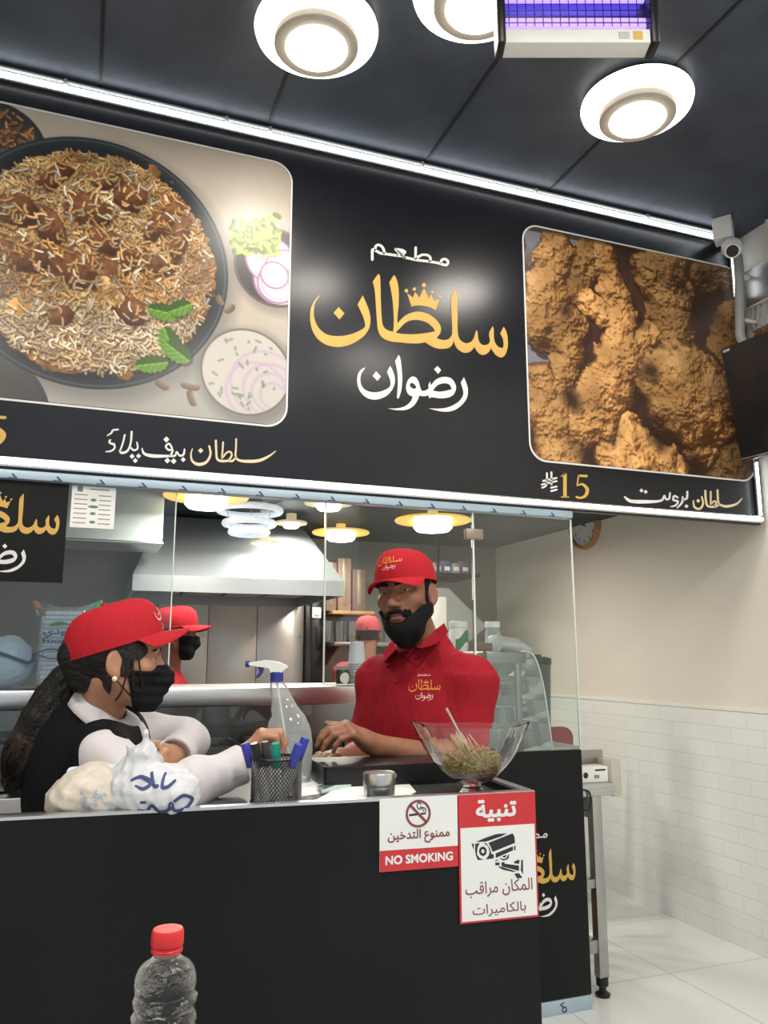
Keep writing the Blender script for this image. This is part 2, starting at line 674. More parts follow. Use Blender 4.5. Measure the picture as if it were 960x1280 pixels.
_al = [(349, 82, 1), (362, 110), (372, 190), (376, 270), (368, 350), (348, 412, 1), (336, 400, 1), (343, 300), (340, 220),
       (323, 128, 1)]
_wd = [(268, 483, 1), (340, 483), (400, 465), (440, 430), (455, 396, 1), (420, 375), (405, 330), (415, 280), (440, 250), (470, 247),
       (495, 275), (512, 330), (522, 352, 1), (550, 350), (575, 330), (572, 310), (586, 282, 1), (592, 308), (620, 275), (660, 252),
       (710, 248), (750, 265), (775, 305), (778, 340), (760, 380), (720, 402), (660, 408), (600, 400), (580, 410, 1), (572, 385, 1),
       (540, 392), (503, 388, 1), (492, 420), (460, 465), (410, 493), (340, 497)]
_wh = [(432, 308), (448, 292), (470, 305), (481, 328), (462, 337), (442, 326)]
_dh = [(605, 350, 1), (640, 310), (690, 295), (730, 305), (748, 340, 1), (700, 352), (650, 358)]
_dd = [(640, 165, 1), (668, 197, 1), (645, 225, 1), (615, 190, 1)]
_ra = [(838, 250, 1), (855, 290), (868, 340), (862, 400), (830, 450), (780, 490), (720, 508), (650, 503), (576, 483, 1), (650, 485),
       (720, 475), (790, 440), (825, 400), (835, 360), (815, 290, 1)]
LOGO_WHITE = [[smooth_loop([_r3(p) for p in q])] for q in (_n2, _d2, _al, _dd, _ra)]
LOGO_WHITE.append([smooth_loop([_r3(p) for p in q]) for q in (_wd, _wh, _dh)])
for _q in ([(122, 240), (122, 190), (124, 138), (148, 142), (200, 172), (236, 178), (300, 186), (370, 197)],
           [(236, 178), (240, 150), (218, 108), (182, 90), (156, 106), (152, 142)],
           [(425, 208), (480, 222), (560, 240), (640, 250), (690, 256), (780, 272), (850, 292), (874, 280), (878, 255), (848, 232),
            (816, 242), (808, 268)],
           [(556, 112), (555, 170), (553, 232)], [(562, 222), (620, 190), (680, 196), (704, 226), (692, 256)],
           [(372, 196), (408, 200), (444, 190), (462, 162), (440, 142), (400, 136), (356, 130), (372, 152), (420, 196), (450, 215)]):
    LOGO_WHITE.append([stroke([_r4(p) for p in _q], 3.1)])
LOGO_WHITE.append([smooth_loop([_r4(p) for p in ((352, 128), (420, 130), (462, 158), (440, 190), (410, 186))])])
_lg, _lw, _lt = shapes(LOGO_GOLD), shapes(LOGO_WHITE[:6]), shapes(LOGO_WHITE[6:])
SIGN_Y = 2.80


def _to_plane(vf, f):
    return [f(v) for v in vf[0]], vf[1]


def _sg(v):
    p = onY(v[0], v[1], SIGN_Y)
    return (p.x, p.z, 0)


LOGO_G, LOGO_W, LOGO_T = _to_plane(_lg, _sg), _to_plane(_lw, _sg), _to_plane(_lt, _sg)     # metres on the sign's plane
_xs = [v[0] for v in LOGO_G[0]]
_zs = [v[1] for v in LOGO_G[0] + LOGO_W[0] + LOGO_T[0]]
LOGO_C = ((min(_xs) + max(_xs)) / 2, (min(_zs) + max(_zs)) / 2)
LOGO_WID, LOGO_HGT = max(_xs) - min(_xs), max(_zs) - min(_zs)


def logo_scaled(width):
    s = width / LOGO_WID
    g = lambda vf: ([((v[0] - LOGO_C[0]) * s, (v[1] - LOGO_C[1]) * s, 0) for v in vf[0]], vf[1])
    return g(LOGO_G), g(LOGO_W), g(LOGO_T)
# ================================================================== THE SETTING
WX0, WX1 = -2.3, 2.93           # side walls
CEIL = 3.345
KC = 2.13                       # kitchen ceiling
KY = 5.4                        # kitchen back wall
PY = 2.83                       # partition line


def tile_mat(name, col, grout, sx, sz, rough, bev=.5, axis='YZ', offset=.5, mortar=.012, bumpd=.004):
    m = bpy.data.materials.new(name)
    m.use_nodes = True
    nt = m.node_tree
    b = nt.nodes['Principled BSDF']
    b.inputs['Roughness'].default_value = rough
    tc = nt.nodes.new('ShaderNodeTexCoord')
    sp = nt.nodes.new('ShaderNodeSeparateXYZ')
    cb = nt.nodes.new('ShaderNodeCombineXYZ')
    nt.links.new(tc.outputs['Object'], sp.inputs[0])
    nt.links.new(sp.outputs[axis[0]], cb.inputs[0])
    nt.links.new(sp.outputs[axis[1]], cb.inputs[1])
    br = nt.nodes.new('ShaderNodeTexBrick')
    br.offset = offset
    br.inputs['Scale'].default_value = 1.0
    br.inputs['Brick Width'].default_value = sx
    br.inputs['Row Height'].default_value = sz
    br.inputs['Mortar Size'].default_value = mortar
    br.inputs['Mortar Smooth'].default_value = bev
    br.inputs['Color1'].default_value = (*col, 1)
    br.inputs['Color2'].default_value = (*[c * .97 for c in col], 1)
    br.inputs['Mortar'].default_value = (*grout, 1)
    nt.links.new(cb.outputs[0], br.inputs['Vector'])
    nt.links.new(br.outputs['Color'], b.inputs['Base Color'])
    bp = nt.nodes.new('ShaderNodeBump')
    bp.invert = True
    bp.inputs['Strength'].default_value = .5
    bp.inputs['Distance'].default_value = bumpd
    nt.links.new(br.outputs['Fac'], bp.inputs['Height'])
    nt.links.new(bp.outputs['Normal'], b.inputs['Normal'])
    return m


M['floor'] = tile_mat('white_floor_tiles', srgb(216, 219, 217), srgb(186, 188, 184), .6, .6, .25, .3, 'XY', 0, .004, .001)
M['dado'] = tile_mat('white_wall_tiles', srgb(222, 226, 225), srgb(212, 216, 215), .2, .075, .3, .8, 'YZ', .5, .005, .0012)
M['wall'] = mat('cream_wall_paint', srgb(213, 209, 199), .75, noise=.02, nscale=2)
M['ceiling'] = mat('dark_ceiling_board', srgb(66, 74, 87), .42, noise=.22, nscale=5, bump=.1, bscale=14)
M['seam'] = mat('dark_ceiling_seam', srgb(30, 33, 38), .5, noise=.2)
M['kitchen_ceiling'] = mat('dark_kitchen_ceiling', srgb(40, 50, 58), .5, noise=.25, nscale=6, bump=.1, bscale=14)
M['kitchen_wall'] = mat('kitchen_wall_panel', srgb(150, 148, 140), .35, .35, noise=.1, nscale=3)
M['tile_cap'] = mat('tile_border', srgb(222, 222, 214), .4, noise=.02)


def slab(name, a, b, m):
    return struct(MB().box2(a, b).build(name, m, smooth=0))


slab('floor', (WX0, -3, -.1), (WX1, KY + .1, 0), M['floor'])
slab('ceiling', (WX0, -3, CEIL), (WX1, PY + .1, CEIL + .1), M['ceiling'])
slab('wall_right', (WX1, -3, 0), (WX1 + .12, KY + .1, CEIL + .1), M['wall'])
slab('wall_left', (WX0 - .12, -3, 0), (WX0, KY + .1, CEIL + .1), M['wall'])
slab('wall_kitchen', (WX0, KY, 0), (WX1, KY + .12, 2.6), M['kitchen_wall'])
slab('ceiling_kitchen', (WX0, PY + .1, KC), (WX1, KY, KC + .1), M['kitchen_ceiling'])
slab('wall_above_partition', (WX0, PY + .02, KC), (WX1, PY + .1, CEIL + .1), M['wall'])
dado = MB().box2((WX1 - .012, -3, 0), (WX1, KY, 1.055)).build('trim_1', M['dado'], smooth=0)
struct(dado)
struct(MB().box2((WX1 - .016, -3, 1.055), (WX1, KY, 1.07)).build('trim_2', M['tile_cap'], smooth=0))
# ceiling board seams
for i, (px, py) in enumerate(((333, 165), (527, 210), (677, 248))):
    q = onZ(px, py, CEIL)
    struct(MB().box2((q.x - .006, -3, CEIL - .004), (q.x + .006, PY, CEIL + .002)).build('trim_%d' % (3 + i), M['seam'], smooth=0))
for i in range(2):
    x = onZ(333, 165, CEIL).x - .62 * (i + 1)
    struct(MB().box2((x - .006, -3, CEIL - .004), (x + .006, PY, CEIL + .002)).build('trim_%d' % (6 + i), M['seam'], smooth=0))
# ================================================================== THE MENU SIGN
def vnoise(h, w, cell, rng=RNG):
    gh, gw = int(h / cell) + 3, int(w / cell) + 3
    g = rng.random((gh, gw))
    y, x = np.arange(h) / cell, np.arange(w) / cell
    y0, x0 = y.astype(int), x.astype(int)
    fy, fx = (y - y0)[:, None], (x - x0)[None, :]
    fy, fx = fy * fy * (3 - 2 * fy), fx * fx * (3 - 2 * fx)
    a = g[y0][:, x0] * (1 - fx) + g[y0][:, x0 + 1] * fx
    b = g[y0 + 1][:, x0] * (1 - fx) + g[y0 + 1][:, x0 + 1] * fx
    return a * (1 - fy) + b * fy


def fbm(h, w, cell, oct=4, gain=.5):
    s, a, t = np.zeros((h, w)), 1.0, 0
    for _ in range(oct):
        s += a * vnoise(h, w, max(cell, 1.2))
        t += a
        a *= gain
        cell /= 2
    return s / t


def mixc(img, mask, col):
    m = np.clip(mask, 0, 1)[..., None]
    img[:] = img * (1 - m) + np.array(col, float) * m


class Pic:
    """a printed food picture: colours on a fine grid lying on the sign plane"""

    def __init__(s, x0, z0, x1, z1, step):
        s.x0, s.z0, s.x1, s.z1, s.step = x0, z0, x1, z1, step
        s.w, s.h = int(round((x1 - x0) / step)), int(round((z1 - z0) / step))
        s.img = np.zeros((s.h, s.w, 3))
        s.Y, s.X = np.mgrid[0:s.h, 0:s.w].astype(float)

    def px(s, px, py):                     # photograph pixel -> column, row (row 0 at the top)
        p = onY(px, py, SIGN_Y)
        return (p.x - s.x0) / s.step, (s.z1 - p.z) / s.step

    def disc(s, cx, cy, r, soft=1.5, ry=None):
        d = np.hypot((s.X - cx), (s.Y - cy) * (r / (ry or r)))
        return np.clip((r - d) / soft + .5, 0, 1)

    def dab(s, cx, cy, L, W, ang, col, bend=0.0, op=1.0):
        R = int(L / 2 + W + 2)
        x0, x1, y0, y1 = int(cx) - R, int(cx) + R + 1, int(cy) - R, int(cy) + R + 1
        if x0 < 0 or y0 < 0 or x1 > s.w or y1 > s.h:
            return
        X, Y = s.X[y0:y1, x0:x1] - cx, s.Y[y0:y1, x0:x1] - cy
        u = X * math.cos(ang) + Y * math.sin(ang)
        v = -X * math.sin(ang) + Y * math.cos(ang) + bend * (u / (L / 2)) ** 2
        d = np.hypot(np.maximum(np.abs(u) - (L / 2 - W / 2), 0), v)
        m = np.clip((W / 2 - d) + .5, 0, 1) * op
        sh = 1.0 - .22 * np.clip(v / W * 2, -1, 1)
        c = np.array(col)[None, None, :] * sh[..., None]
        s.img[y0:y1, x0:x1] = s.img[y0:y1, x0:x1] * (1 - m[..., None]) + c * m[..., None]

    def build(s, name, parent, material, y, loops):
        """keep only the cells inside the outline"""
        x = s.x0 + np.arange(s.w + 1) * s.step
        z = s.z1 - np.arange(s.h + 1) * s.step
        gx, gz = np.meshgrid(x, z)
        o = parent_world(parent)
        co = np.stack([gx - o.x, np.full_like(gx, y) - o.y, gz - o.z], -1).reshape(-1, 3)
        r = .075
        cx, cz = x[:-1] + s.step / 2, z[:-1] - s.step / 2
        CX, CZ = np.meshgrid(cx, cz)
        dx = np.maximum(np.maximum(s.x0 + r - CX, CX - (s.x1 - r)), 0)
        dz = np.maximum(np.maximum(s.z0 + r - CZ, CZ - (s.z1 - r)), 0)
        keep = np.hypot(dx, dz) < r
        jj, ii = np.nonzero(keep)
        W = s.w + 1
        a = jj * W + ii
        quads = np.stack([a, a + W, a + W + 1, a + 1], -1)
        used = np.unique(quads)
        remap = np.full(co.shape[0], -1)
        remap[used] = np.arange(len(used))
        quads = remap[quads]
        me = bpy.data.meshes.new(name)
        me.vertices.add(len(used))
        me.vertices.foreach_set('co', co[used].astype(np.float32).ravel())
        me.loops.add(quads.size)
        me.loops.foreach_set('vertex_index', quads.astype(np.int32).ravel())
        me.polygons.add(len(quads))
        me.polygons.foreach_set('loop_start', np.arange(0, quads.size, 4, dtype=np.int32))
        me.polygons.foreach_set('loop_total', np.full(len(quads), 4, dtype=np.int32))
        me.update(calc_edges=True)
        ca = me.color_attributes.new('print', 'FLOAT_COLOR', 'POINT')
        pad = np.pad(np.clip(s.img, 0, 1), ((0, 1), (0, 1), (0, 0)), mode='edge').reshape(-1, 3)[used]
        lin = np.where(pad <= .04045, pad / 12.92, ((pad + .055) / 1.055) ** 2.4)
        ca.data.foreach_set('color', np.concatenate([lin, np.ones((len(lin), 1))], 1).astype(np.float32).ravel())
        me.materials.append(material)
        return link(name, me, parent)


def print_mat(name, rough=.32):
    m = bpy.data.materials.new(name)
    m.use_nodes = True
    nt = m.node_tree
    b = nt.nodes['Principled BSDF']
    b.inputs['Roughness'].default_value = rough
    at = nt.nodes.new('ShaderNodeVertexColor')
    at.layer_name = 'print'
    nt.links.new(at.outputs['Color'], b.inputs['Base Color'])
    return m


M['print'] = print_mat('printed_picture')
RICE = Pic(-.60, 2.143, .656, 3.205, .0026)
CHK = Pic(1.697, 2.112, 2.886, 3.168, .0032)


def paint_rice(s):
    A = lambda r, g, b: np.array((r, g, b)) / 255
    n = fbm(s.h, s.w, 90, 5)
    s.img[:] = A(182, 170, 156) * (.88 + .22 * n[..., None])
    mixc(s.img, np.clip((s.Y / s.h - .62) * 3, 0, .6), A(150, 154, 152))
    p = [s.px(*q) for q in ((105, 172), (283, 372), (130, 487))]
    (ax, ay), (bx, by), (cx, cy) = p
    d = 2 * (ax * (by - cy) + bx * (cy - ay) + cx * (ay - by))
    ux = ((ax * ax + ay * ay) * (by - cy) + (bx * bx + by * by) * (cy - ay) + (cx * cx + cy * cy) * (ay - by)) / d
    uy = ((ax * ax + ay * ay) * (cx - bx) + (bx * bx + by * by) * (ax - cx) + (cx * cx + cy * cy) * (bx - ax)) / d
    R = math.hypot(ax - ux, ay - uy)
    # neighbour plates cut by the frame
    for q, r in (((-12, 185), 70), ((-40, 520), 95)):
        x, y = s.px(*q)
        mixc(s.img, s.disc(x, y, r), A(50, 56, 60))
        mixc(s.img, s.disc(x, y, r * .93), A(64, 60, 58))
    for k in range(260):
        x, y = s.px(-14, 180)
        a, rr = RNG.random() * 6.28, 58 * math.sqrt(RNG.random())
        s.dab(x + rr * math.cos(a), y + rr * math.sin(a), RNG.uniform(8, 18), 3, RNG.random() * 3.14,
              A(190, 140, 90) * RNG.uniform(.4, 1.1))
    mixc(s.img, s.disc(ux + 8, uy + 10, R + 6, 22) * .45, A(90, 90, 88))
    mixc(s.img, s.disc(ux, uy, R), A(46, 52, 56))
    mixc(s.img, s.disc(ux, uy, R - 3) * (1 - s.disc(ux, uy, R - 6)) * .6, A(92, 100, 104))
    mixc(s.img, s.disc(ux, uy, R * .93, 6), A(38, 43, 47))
    # the heap of rice
    th = np.arctan2(s.Y - uy, s.X - ux)
    wob = fbm(s.h, s.w, 26, 3)
    rr = np.hypot(s.X - ux, s.Y - uy)
    heap = np.clip((R * (.74 + .26 * wob) - rr) / 3, 0, 1)
    base = A(164, 116, 68) * (.45 + .9 * fbm(s.h, s.w, 14, 4)[..., None])
    s.img[:] = s.img * (1 - heap[..., None]) + base * heap[..., None]
    clump = fbm(s.h, s.w, 24, 3)
    clump = (clump - clump.min()) / (clump.max() - clump.min())
    tone = fbm(s.h, s.w, 60, 3)
    tone = (tone - tone.min()) / (tone.max() - tone.min())
    pal = [A(222, 208, 178), A(234, 202, 146), A(206, 162, 104), A(198, 142, 82), A(236, 224, 200)]

    def grains(nn, rmax):
        for _ in range(nn):
            a, q = RNG.random() * 6.283, R * rmax * math.sqrt(RNG.random())
            x, y = ux + q * math.cos(a), uy + q * math.sin(a)
            if not (8 < x < s.w - 8 and 8 < y < s.h - 8):
                continue
            t = tone[int(y), int(x)] + RNG.normal() * .12
            low = y > uy + R * .35
            c = pal[1] * (1 - t) + pal[3] * t if not low else pal[0] * (1 - t * .6) + pal[2] * t * .6
            if RNG.random() < .18:
                c = pal[4]
            an, L = RNG.random() * 3.1416, RNG.uniform(8, 17)
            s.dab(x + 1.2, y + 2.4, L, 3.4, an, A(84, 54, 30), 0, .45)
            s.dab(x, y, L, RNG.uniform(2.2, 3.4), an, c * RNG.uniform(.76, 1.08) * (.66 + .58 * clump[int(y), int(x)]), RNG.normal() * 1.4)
    grains(4600, .87)
    # pieces of meat
    for q, r1, r2, an in (((110, 262), 40, 26, .3), ((160, 245), 30, 26, .6), ((130, 225), 26, 16, 0), ((92, 335), 42, 30, .5),
                          ((60, 280), 34, 22, 1), ((30, 320), 36, 26, .2), ((150, 330), 40, 22, -.6), ((205, 275), 18, 46, .5),
                          ((190, 330), 30, 20, .3), ((160, 385), 34, 22, .9), ((225, 300), 14, 40, .2), ((20, 262), 30, 26, 0),
                          ((75, 395), 20, 16, 0), ((128, 300), 28, 22, .4)):
        x, y = s.px(*q)
        X, Y = s.X - x, s.Y - y
        u, v = X * math.cos(an) + Y * math.sin(an), -X * math.sin(an) + Y * math.cos(an)
        e = np.hypot(u / r1, v / r2) + (fbm(s.h, s.w, 10, 3) - .5) * .5
        m = np.clip((1 - e) * 6, 0, 1)
        hgt = np.sqrt(np.clip(1 - e * e, 0, 1))
        lit = np.clip(.5 - .5 * (u / r1 + v / r2) * .9, 0, 1) * hgt
        c = A(72, 44, 30) * (1 - lit[..., None]) + A(168, 112, 72) * lit[..., None]
        c = c * (.75 + .5 * fbm(s.h, s.w, 7, 3)[..., None])
        s.img[:] = s.img * (1 - m[..., None]) + c * m[..., None]
    # cinnamon sticks and a bone
    for (q0, q1, wd, c) in (((48, 232), (82, 204), 15, A(104, 62, 42)), ((58, 238), (92, 210), 13, A(84, 48, 34)),
                            ((122, 346), (152, 380), 22, A(214, 172, 110)), ((10, 395), (34, 372), 22, A(226, 162, 84))):
        (xa, ya), (xb, yb) = s.px(*q0), s.px(*q1)
        s.dab((xa + xb) / 2, (ya + yb) / 2, math.hypot(xb - xa, yb - ya), wd, math.atan2(yb - ya, xb - xa), c)
    grains(900, .86)
    # mint leaves
    for q, L, W, an in (((205, 390), 44, 26, .1), ((225, 385), 34, 24, -.5), ((212, 428), 46, 30, 1.2), ((222, 440), 40, 30, .6),
                        ((190, 455), 44, 26, -.25)):
        x, y = s.px(*q)
        X, Y = s.X - x, s.Y - y
        u, v = X * math.cos(an) + Y * math.sin(an), -X * math.sin(an) + Y * math.cos(an)
        w = W / 2 * np.sqrt(np.clip(1 - (2 * u / L) ** 2, 0, 1)) * (1 + .1 * np.sin(u * .9))
        m = np.clip(w - np.abs(v), 0, 1)
        vein = np.exp(-(v / 1.6) ** 2) + .5 * np.clip(np.sin((u + np.abs(v)) * .7), 0, 1)
        c = A(88, 132, 40) * (.8 + .45 * vein[..., None] * .6)
        c = c * (1 + .25 * np.sign(v))[..., None]
        mixc(s.img, np.roll(np.roll(m, 4, 0), 3, 1) * .5, A(40, 34, 20))
        s.img[:] = s.img * (1 - m[..., None]) + c * m[..., None]
    # bowl of onion rings with herbs, bowl of raita
    x, y = s.px(345, 335)
    rb = 62
    mixc(s.img, s.disc(x + 5, y + 6, rb + 5, 16) * .5, A(96, 92, 88))
    mixc(s.img, s.disc(x, y, rb), A(84, 72, 70))
    mixc(s.img, s.disc(x, y, rb * .93), A(52, 48, 50))
    for dx, dy, r in ((6, 20, 40), (-8, -10, 38), (16, 2, 34), (2, 26, 30), (-2, 12, 22)):
        for k, cc in enumerate((A(150, 110, 140), A(214, 196, 208), A(198, 168, 192), A(222, 208, 216))):
            mixc(s.img, s.disc(x + dx, y + dy, r - 3 * k) * s.disc(x, y, rb * .92) * .95, cc)
    for k in range(200):
        gx, gy = s.px(330 + RNG.normal() * 18, 298 + RNG.normal() * 10)
        s.dab(gx, gy, RNG.uniform(9, 22), RNG.uniform(5, 10), RNG.random() * 3.14,
              A(150, 176, 74) * RNG.uniform(.55, 1.2), RNG.normal() * 3)
    x, y = s.px(308, 465)
    rb = math.hypot(s.px(250, 462)[0] - x, 0)
    mixc(s.img, s.disc(x + 4, y + 7, rb + 7, 16) * .5, A(90, 92, 92))
    mixc(s.img, s.disc(x, y, rb), A(112, 100, 88))
    mixc(s.img, s.disc(x, y, rb * .955), A(192, 186, 180))
    for dx, dy, r in ((26, 14, 50), (34, 22, 40), (36, 26, 30), (38, 30, 20), (14, 26, 44)):
        m = s.disc(x + dx, y + dy, r) * (1 - s.disc(x + dx + 1, y + dy + 1, r - 3.5)) * s.disc(x, y, rb * .93)
        mixc(s.img, m * .75, A(186, 160, 186))
    for k in range(34):
        a, q = RNG.random() * 6.28, rb * .85 * math.sqrt(RNG.random())
        s.dab(x + q * math.cos(a), y + q * math.sin(a), RNG.uniform(5, 12), 4, RNG.random() * 3, A(120, 140, 112), 0, .7)
    # broken spice bits on the table
    for (q0, q1) in (((236, 490), (241, 506)), ((228, 482), (247, 486)), ((196, 478), (208, 486)), ((283, 390), (292, 384)),
                     ((60, 152), (68, 150)), ((272, 372), (276, 380))):
        (xa, ya), (xb, yb) = s.px(*q0), s.px(*q1)
        s.dab((xa + xb) / 2, (ya + yb) / 2, math.hypot(xb - xa, yb - ya) + 6, 9, math.atan2(yb - ya, xb - xa), A(118, 96, 78), 2)


def paint_chicken(s):
    A = lambda r, g, b: np.array((r, g, b)) / 255
    q = lambda x, y: s.px(640 + x / 3, 260 + y / 3)
    n = fbm(s.h, s.w, 60, 4)
    s.img[:] = A(66, 46, 38) * (.7 + .6 * n[..., None])
    for qq, r in (((80, 110), 70), ((235, 140), 60), ((100, 560), 75), ((175, 680), 40), ((860, 830), 45)):
        x, y = q(*qq)
        mixc(s.img, np.clip(1.4 - np.hypot(s.X - x, s.Y - y) / (r / 3 * (onY(901, 400, SIGN_Y) - onY(900, 400, SIGN_Y)).x / s.step), 0, 1), A(122, 124, 134))
    Hmap = np.full((s.h, s.w), -50.0)
    idm = np.zeros((s.h, s.w))
    pieces = [((820, 980), (800, 1000), 95, 70, .78), ((780, 230), (720, 250), 62, 58, .8), ((820, 420), (790, 560), 62, 60, .92),
              ((170, 150), (110, 430), 62, 82, 1.0), ((290, 160), (250, 330), 46, 40, .9), ((560, 200), (610, 480), 108, 84, .95),
              ((340, 170), (430, 470), 46, 64, 1.08), ((285, 350), (400, 430), 40, 46, 1.08), ((215, 430), (190, 640), 58, 50, .96),
              ((120, 700), (190, 960), 80, 84, 1.0), ((535, 455), (430, 570), 44, 70, 1.1), ((420, 570), (290, 800), 88, 84, 1.08),
              ((650, 690), (700, 720), 165, 150, 1.02), ((720, 800), (705, 915), 80, 52, 1.0), ((440, 800), (440, 960), 36, 120, 1.15),
              ((480, 890), (600, 990), 60, 70, 1.12)]
    wx, wy = (fbm(s.h, s.w, 26, 4) - .5) * 26, (fbm(s.h, s.w, 26, 4) - .5) * 26
    k3 = 1 / (3 * s.step / (onY(901, 400, SIGN_Y) - onY(900, 400, SIGN_Y)).x)
    bright = np.ones((s.h, s.w))
    for i, (a, b, ra, rb, br) in enumerate(pieces):
        (ax, ay), (bx, by) = q(*a), q(*b)
        ra, rb = ra * k3, rb * k3
        X, Y = s.X + wx - ax, s.Y + wy - ay
        dx, dy = bx - ax, by - ay
        t = np.clip((X * dx + Y * dy) / (dx * dx + dy * dy + 1e-6), 0, 1)
        d = np.hypot(X - t * dx, Y - t * dy)
        r = ra + (rb - ra) * t
        hh = np.where(d < r, np.sqrt(np.clip(r * r - d * d, 0, None)) + i * 2.0, -50)
        m = hh > Hmap
        Hmap = np.where(m, hh, Hmap)
        idm = np.where(m, i + 1, idm)
        bright = np.where(m, br, bright)
    on = idm > 0
    r1 = 1 - np.abs(2 * fbm(s.h, s.w, 17, 3) - 1)
    r2 = 1 - np.abs(2 * fbm(s.h, s.w, 6, 2) - 1)
    crust = fbm(s.h, s.w, 30, 4) * 22 + r1 * 8 + r2 * 3.2
    H2 = np.where(on, np.maximum(Hmap, 0) * .95 + crust, 0)
    gy, gx = np.gradient(H2)
    gx, gy = np.clip(gx, -3, 3), np.clip(gy, -3, 3)
    nz = 1 / np.sqrt(gx * gx + gy * gy + 1)
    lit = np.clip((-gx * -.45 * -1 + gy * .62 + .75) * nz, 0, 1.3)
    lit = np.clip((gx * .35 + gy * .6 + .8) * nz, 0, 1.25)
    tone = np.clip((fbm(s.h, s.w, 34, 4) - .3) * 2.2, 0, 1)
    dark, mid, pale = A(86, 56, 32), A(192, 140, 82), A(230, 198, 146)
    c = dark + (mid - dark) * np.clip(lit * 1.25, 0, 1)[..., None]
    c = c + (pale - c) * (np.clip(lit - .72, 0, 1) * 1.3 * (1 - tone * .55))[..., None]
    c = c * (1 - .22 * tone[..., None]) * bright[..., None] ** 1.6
    # dark gaps between the pieces
    edge = np.zeros((s.h, s.w))
    for sh in range(1, 9):
        for ax in (0, 1):
            e = (Hmap - np.roll(Hmap, sh, ax) < -9) | (Hmap - np.roll(Hmap, -sh, ax) < -9)
            edge += e * .09
    edge = np.clip(edge * 1.3, 0, .88)
    c = c * (1 - edge[..., None]) + A(58, 34, 22) * edge[..., None]
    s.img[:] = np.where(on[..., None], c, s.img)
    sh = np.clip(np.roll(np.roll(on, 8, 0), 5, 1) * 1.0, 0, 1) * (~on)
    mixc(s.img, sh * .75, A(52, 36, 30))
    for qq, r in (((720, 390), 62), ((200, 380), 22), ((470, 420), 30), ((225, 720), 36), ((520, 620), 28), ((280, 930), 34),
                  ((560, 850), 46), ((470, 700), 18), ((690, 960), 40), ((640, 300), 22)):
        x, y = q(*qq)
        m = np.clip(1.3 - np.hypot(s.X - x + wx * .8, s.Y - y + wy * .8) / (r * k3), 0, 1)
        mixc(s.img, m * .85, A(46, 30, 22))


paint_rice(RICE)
paint_chicken(CHK)

sign = thing('menu_sign', 'wide glossy black menu sign with rice and fried chicken pictures over the counter', 'sign', (.8, SIGN_Y + .02, 1.90))
MB().rbox2((-1.75, SIGN_Y, 1.905), (2.905, SIGN_Y + .028, 3.335), .004).build('backing_board', M['sign_black'], sign)
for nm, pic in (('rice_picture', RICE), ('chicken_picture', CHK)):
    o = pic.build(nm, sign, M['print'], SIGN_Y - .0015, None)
    x0, z0, x1, z1 = pic.x0, pic.z0, pic.x1, pic.z1
    lo = rrect(x0 - .008, z0 - .008, x1 + .008, z1 + .008, .08)
    li = rrect(x0 - .001, z0 - .001, x1 + .001, z1 + .001, .075)
    flat_part('picture_border', fill_mesh([lo, li]), lambda x, y, d: (x, SIGN_Y - d, y), M['white_vinyl'], o, .002)
SGN = lambda x, y, d: (x, SIGN_Y - d, y)
g_, w_ = LOGO_G, LOGO_W
flat_part('gold_lettering', g_, SGN, M['gold'], sign, .0015)
flat_part('white_lettering', w_, SGN, M['white_vinyl'], sign, .0015)
flat_part('small_white_lettering', LOGO_T, SGN, M['white_vinyl'], sign, .0015)


def strokes_on(fn, T):
    """pen strokes given in enlarged picture units -> flat mesh on the sign plane"""
    gs = []
    for st in T:
        if st[0] == 'd':
            _, x, y, r = st
            lp = [(x, y - r), (x + r, y), (x, y + r), (x - r, y)]
        else:
            lp = stroke(st, 8)
        gs.append([[fn(p[0], p[1]) for p in lp]])
    vf = shapes(gs)
    return [((onY(v[0], v[1], SIGN_Y)).x, (onY(v[0], v[1], SIGN_Y)).z, 0) for v in vf[0]], vf[1]


f5 = lambda x, y: (120 + x / 4.174, 525 + y / 4.174)
f6 = lambda x, y: (670 + x / 3.556, 580 + y / 3.556)
W1 = strokes_on(f5, [
    [(938, 162, 4), (900, 190, 11), (850, 212, 16), (790, 216, 16), (745, 210, 12), (728, 190, 10), (730, 150, 9), (731, 98, 9)],
    [(728, 196, 9), (712, 214, 11), (690, 213, 12), (655, 215, 12), (632, 203, 11), (627, 160, 11), (625, 106, 11)],
    [(663, 115, 9), (660, 160, 9), (656, 206, 8)], [(657, 203, 8), (680, 172, 9), (700, 166, 9), (708, 186, 9), (692, 210, 10)],
    [(590, 135, 10), (597, 180, 11), (575, 220, 14), (535, 232, 16), (503, 215, 11), (495, 180, 8), (503, 150, 5)], ('d', 546, 160, 14)])
W2 = strokes_on(f5, [
    [(462, 152, 8), (456, 180, 11), (436, 186, 10), (421, 166, 8), (412, 186, 10), (380, 188, 12), (300, 188, 18), (252, 176, 13), (240, 148, 6)],
    [(398, 150, 9), (382, 124, 10), (364, 138, 10), (378, 156, 10), (400, 158, 10), (388, 186, 10)],
    ('d', 367, 102, 16), ('d', 372, 212, 15), ('d', 405, 215, 15), ('d', 455, 207, 13),
    [(213, 116, 8), (217, 148, 9), (197, 158, 10), (182, 145, 9)], [(186, 60, 11), (181, 120, 10), (165, 160, 11), (135, 172, 13), (122, 158, 9)],
    [(150, 78, 10), (140, 120, 9), (126, 160, 9)], ('d', 188, 190, 13), ('d', 222, 188, 13), ('d', 205, 212, 13),
    [(95, 122, 10), (80, 98, 10), (70, 118, 10), (95, 130, 10), (95, 150, 9), (75, 163, 9), (50, 165, 5)],
    [(116, 50, 9), (88, 54, 9), (80, 68, 9), (58, 82, 6)]])
